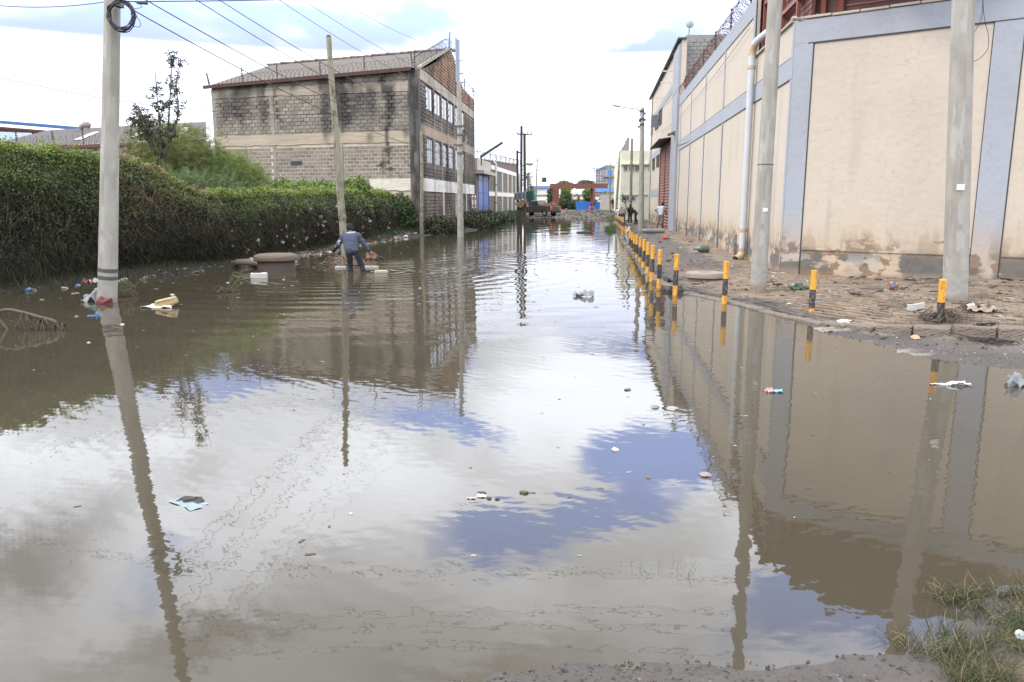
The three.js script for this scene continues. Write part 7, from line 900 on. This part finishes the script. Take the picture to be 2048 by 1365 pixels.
lay('weed_heap', 'heap of dry weeds and torn bags around the foot of the right pole', 'weeds', 1945, 620, [['weeds', roots(60, 0.34, 0.006, 354, 1.1, 0.35), rootM], ['bag', film_sheet(0.34, 0.22, 0.07, 62), mat(0.5, 0.5, 0.48, 0.5), 0.3, 0.03, 0.12, -0.04], ['sack', film_sheet(0.4, 0.3, 0.1, 63), mat(0.26, 0.2, 0.15), 0.8, 0.02, 0.1, 0.18]], 0.18);
lay('weed_clump', 'clump of green net and dry stalks behind the lone bollard', 'debris', 1596, 579, [['net', crumple(0.16, 64, 0.6), mat(0.04, 0.07, 0.045), 0, 0.04], ['stalks', roots(26, 0.32, 0.007, 355, 1, 0.4), rootP], ['plastic', film_sheet(0.12, 0.1, 0.06, 65), mat(0.5, 0.5, 0.48), 0, 0.07, -0.1]], 0.14);
lay('black_clump', 'black clump of wet debris around a bollard at the water edge', 'debris', 1348, 585, [['clump', crumple(0.2, 66, 0.6), mudM, 0, 0.03], ['twigs', roots(26, 0.34, 0.007, 356, 1.2, 0.2), mudM]], 0.0);
lay('debris_clump', 'brown debris and a dark can at the foot of the bollard with the torn patch', 'debris', 1321, 566, [['clump', crumple(0.16, 67, 0.4), rootM, 0, 0.0, -0.1], ['can', new THREE.CylinderGeometry(0.07, 0.07, 0.14, 14).rotateZ(1.4), mat(0.03, 0.035, 0.04, 0.4), 0.8, 0.06, 0.17, -0.05]], 0.0);
lay('hanging_cloth', 'pale dirty cloth draped over the bollards near the barrier', 'cloth', 1257, 485, [['cloth', crumple(0.28, 68, 1.3).scale(0.55, 1.1, 0.7), mat(0.3, 0.25, 0.22), 0, 0.34]], 0.0);
lay('paper', 'crumpled white paper lying in the grass at the lower right', 'paper', 2043, 1283, [['paper', crumple(0.024, 69, 0.8), mat(0.42, 0.45, 0.46), 0, 0.03]], 0.08);
lay('beige_bag', 'beige plastic bag lying on the kerb at the right edge', 'plastic bag', 2008, 660, [['bag', film_sheet(0.2, 0.12, 0.08, 70), mat(0.46, 0.4, 0.32), 0.2, 0.0]], 0.12); lay('pale_sack', 'pale flattened sack on the mud at the right edge', 'sack', 2020, 680, [['sack', film_sheet(0.34, 0.14, 0.04, 71), mat(0.42, 0.34, 0.27), 0.1, 0.0]], 0.06); lay('clear_wrap', 'clear crumpled wrap on the mud below the kerb', 'plastic', 1940, 669, [['wrap', film_sheet(0.16, 0.1, 0.07, 72), film, 0.1, 0.0]], 0.05);
lay('red_straw', 'short red straw lying on the mud below the kerb', 'straw', 1891, 669, [['straw', new THREE.CylinderGeometry(0.006, 0.006, 0.11, 6).rotateZ(1.5), mat(0.6, 0.06, 0.05), -0.5, 0.01]], 0.04); lay('red_straw', 'red straw sticking up beside the leaning bollard', 'straw', 1883, 623, [['straw', new THREE.CylinderGeometry(0.007, 0.007, 0.14, 6).rotateZ(-0.35), mat(0.6, 0.07, 0.06), 0, 0.06]], 0.2);
lay('red_can', 'small red can lying far down the footpath', 'can', 1330, 479, [['can', new THREE.CylinderGeometry(0.07, 0.07, 0.2, 12).rotateZ(1.5708), mat(0.5, 0.06, 0.05, 0.5), 0.1, 0.07]], 0.15);
lay('branch_stick', 'short stick leaning by the foot of the middle concrete pole', 'stick', 1545, 572, [['stick', new THREE.CylinderGeometry(0.012, 0.016, 0.2, 6).rotateZ(0.6), rootM, 0, 0.08], ['stick', new THREE.CylinderGeometry(0.014, 0.014, 0.22, 6).rotateZ(1.5), rootP, 0.1, 0.1, -0.04]], 0.12);
// small stuff nobody could count
{
  seed(361); const bits = (name, label, c, fill, m = strawMat) => { const g = new THREE.Group(); g.name = name; g.position.copy(c); scene.add(g); g.userData.kind = 'stuff'; tag(g, label, 'litter'); const l = []; fill(l); scatter('bits', g, [crumple(1, 501, 0.35), crumple(1, 502, 0.5), crumple(1, 503, 0.22)], m, l); };
  const COL = [[0.42, 0.41, 0.39], [0.3, 0.27, 0.23], [0.3, 0.22, 0.15], [0.1, 0.085, 0.07], [0.16, 0.13, 0.1], [0.2, 0.15, 0.11], [0.07, 0.06, 0.05], [0.1, 0.2, 0.4], [0.36, 0.06, 0.04]], pick = () => vary(COL[Math.floor(Math.pow(rnd(), 1.1) * 7 + (rnd() < 0.06 ? 2 : 0))], 0.25);
  bits('shore_litter', 'band of mixed rubbish washed along the foot of the hedge', V(-11, 0, -32), l => { for (let i = 0; i < 6000; i++) { const z = rnd() < 0.75 ? rr(-47, -23) : rr(-58, -16), x = lerpTable(HX, z) + 0.35 + Math.abs(rr(-1, 1) + rr(-0.5, 0.5)) * (z < -21 ? 0.75 : 0.5), y = groundH(x, z); if (y < -0.09 || (z > -23 && rnd() < 0.75)) continue; const s = rr(0.02, 0.08) * (rnd() < 0.1 ? 1.8 : 1); l.push([x, Math.max(y, 0) + s * 0.2, z, s, pick(), rr(-0.5, 0.5), rr(0, 6), rr(-0.5, 0.5)]); } });
  bits('dump_litter', 'rubbish dump spread over the mud at the far end of the water', V(-3, 0, -100), l => { for (let i = 0; i < 4200; i++) { const x = rr(-10, 3.5), z = -86 - 50 * Math.pow(rnd(), 1.3), y = groundH(x, z); if (y < 0) continue; const s = rr(0.03, 0.09) * (rnd() < 0.1 ? 1.7 : 1); l.push([x, y + s * 0.2, z, s, mul3(pick(), 0.42), rr(-0.5, 0.5), rr(0, 6), rr(-0.5, 0.5)]); } });
  bits('path_litter', 'scraps, twigs and leaves strewn over the muddy footpath', V(5, 0, -16), l => { for (let i = 0; i < 2200; i++) { const near = rnd() < 0.75, x = near ? rr(2.2, 9) : rr(1.5, 4.5), z = near ? rr(-20.5, -11.2) : rr(-60, -20); if (x > WX - 0.1 && z < -20.25 + (x - WX) * 0.577) continue; const y = groundH(x, z); if (y < 0.005 || kerbDist(x, z) < -0.9) continue; const wall = x > 4.5 && Math.abs(z - (-20.0 + (x - WX) * 0.577)) < 0.35; if (!wall && rnd() < 0.45 && fbm(x * 0.9, z * 1.4, 3, 5) < 0.5) continue; const s = rr(0.008, 0.03) * (rnd() < 0.08 ? 2.4 : 1), dark = rnd() < 0.62; l.push([x, y + s * 0.25 + 0.012, z, [s * rr(1, 3), s, s], dark ? vary([0.06, 0.045, 0.035], 0.4) : pick(), rr(-0.2, 0.2), rr(0, 6), 0]); } });
  bits('floating_bits', 'tiny specks of rubbish floating all over the brown water', V(-4, 0, -15), l => { for (let i = 0; i < 420; i++) { const left = rnd() < 0.6, x = left ? rr(-12, -3) : rr(-3, 3.5), z = -4 - 36 * Math.pow(rnd(), left ? 0.8 : 1.4); if (shoreDist(x, z) > -0.1) continue; const s = rr(0.004, 0.016) * (z < -14 ? 1.9 : 1); l.push([x, 0.002, z, [s * rr(1, 2), s * 0.5, s], vary(rnd() < 0.6 ? [0.26, 0.23, 0.19] : [0.08, 0.06, 0.045], 0.3), 0, rr(0, 6), 0]); } });
  bits('gravel', 'coarse gravel in the muddy near bank', V(0.5, 0, -3), l => { for (let i = 0; i < 6500; i++) { const x = rr(-3, 3), z = rr(-3.6, -2.5), y = groundH(x, z); if (y < -0.004) continue; const s = rr(0.003, 0.009) * (rnd() < 0.03 ? 1.8 : 1); l.push([x, y - s * 0.1, z, [s * rr(0.8, 1.4), s, s], vary(rnd() < 0.4 ? [0.13, 0.1, 0.076] : [0.07, 0.06, 0.052], 0.35), rr(0, 6), rr(0, 6), rr(0, 6)]); } });
  bits('mud_clods', 'clods and pebbles on the wet mud below the kerb', V(5, 0, -11), l => { for (let i = 0; i < 1800; i++) { const x = rr(3.2, 8), z = rr(-13.6, -9), y = groundH(x, z); if (y < 0.0 || kerbDist(x, z) > -0.1) continue; const s = rr(0.004, 0.014) * (rnd() < 0.06 ? 2 : 1); l.push([x, y + s * 0.1, z, s, vary(rnd() < 0.75 ? [0.055, 0.045, 0.038] : [0.3, 0.27, 0.24], 0.4), rr(0, 6), rr(0, 6), 0]); } });
}
renderer.render(scene, camera);
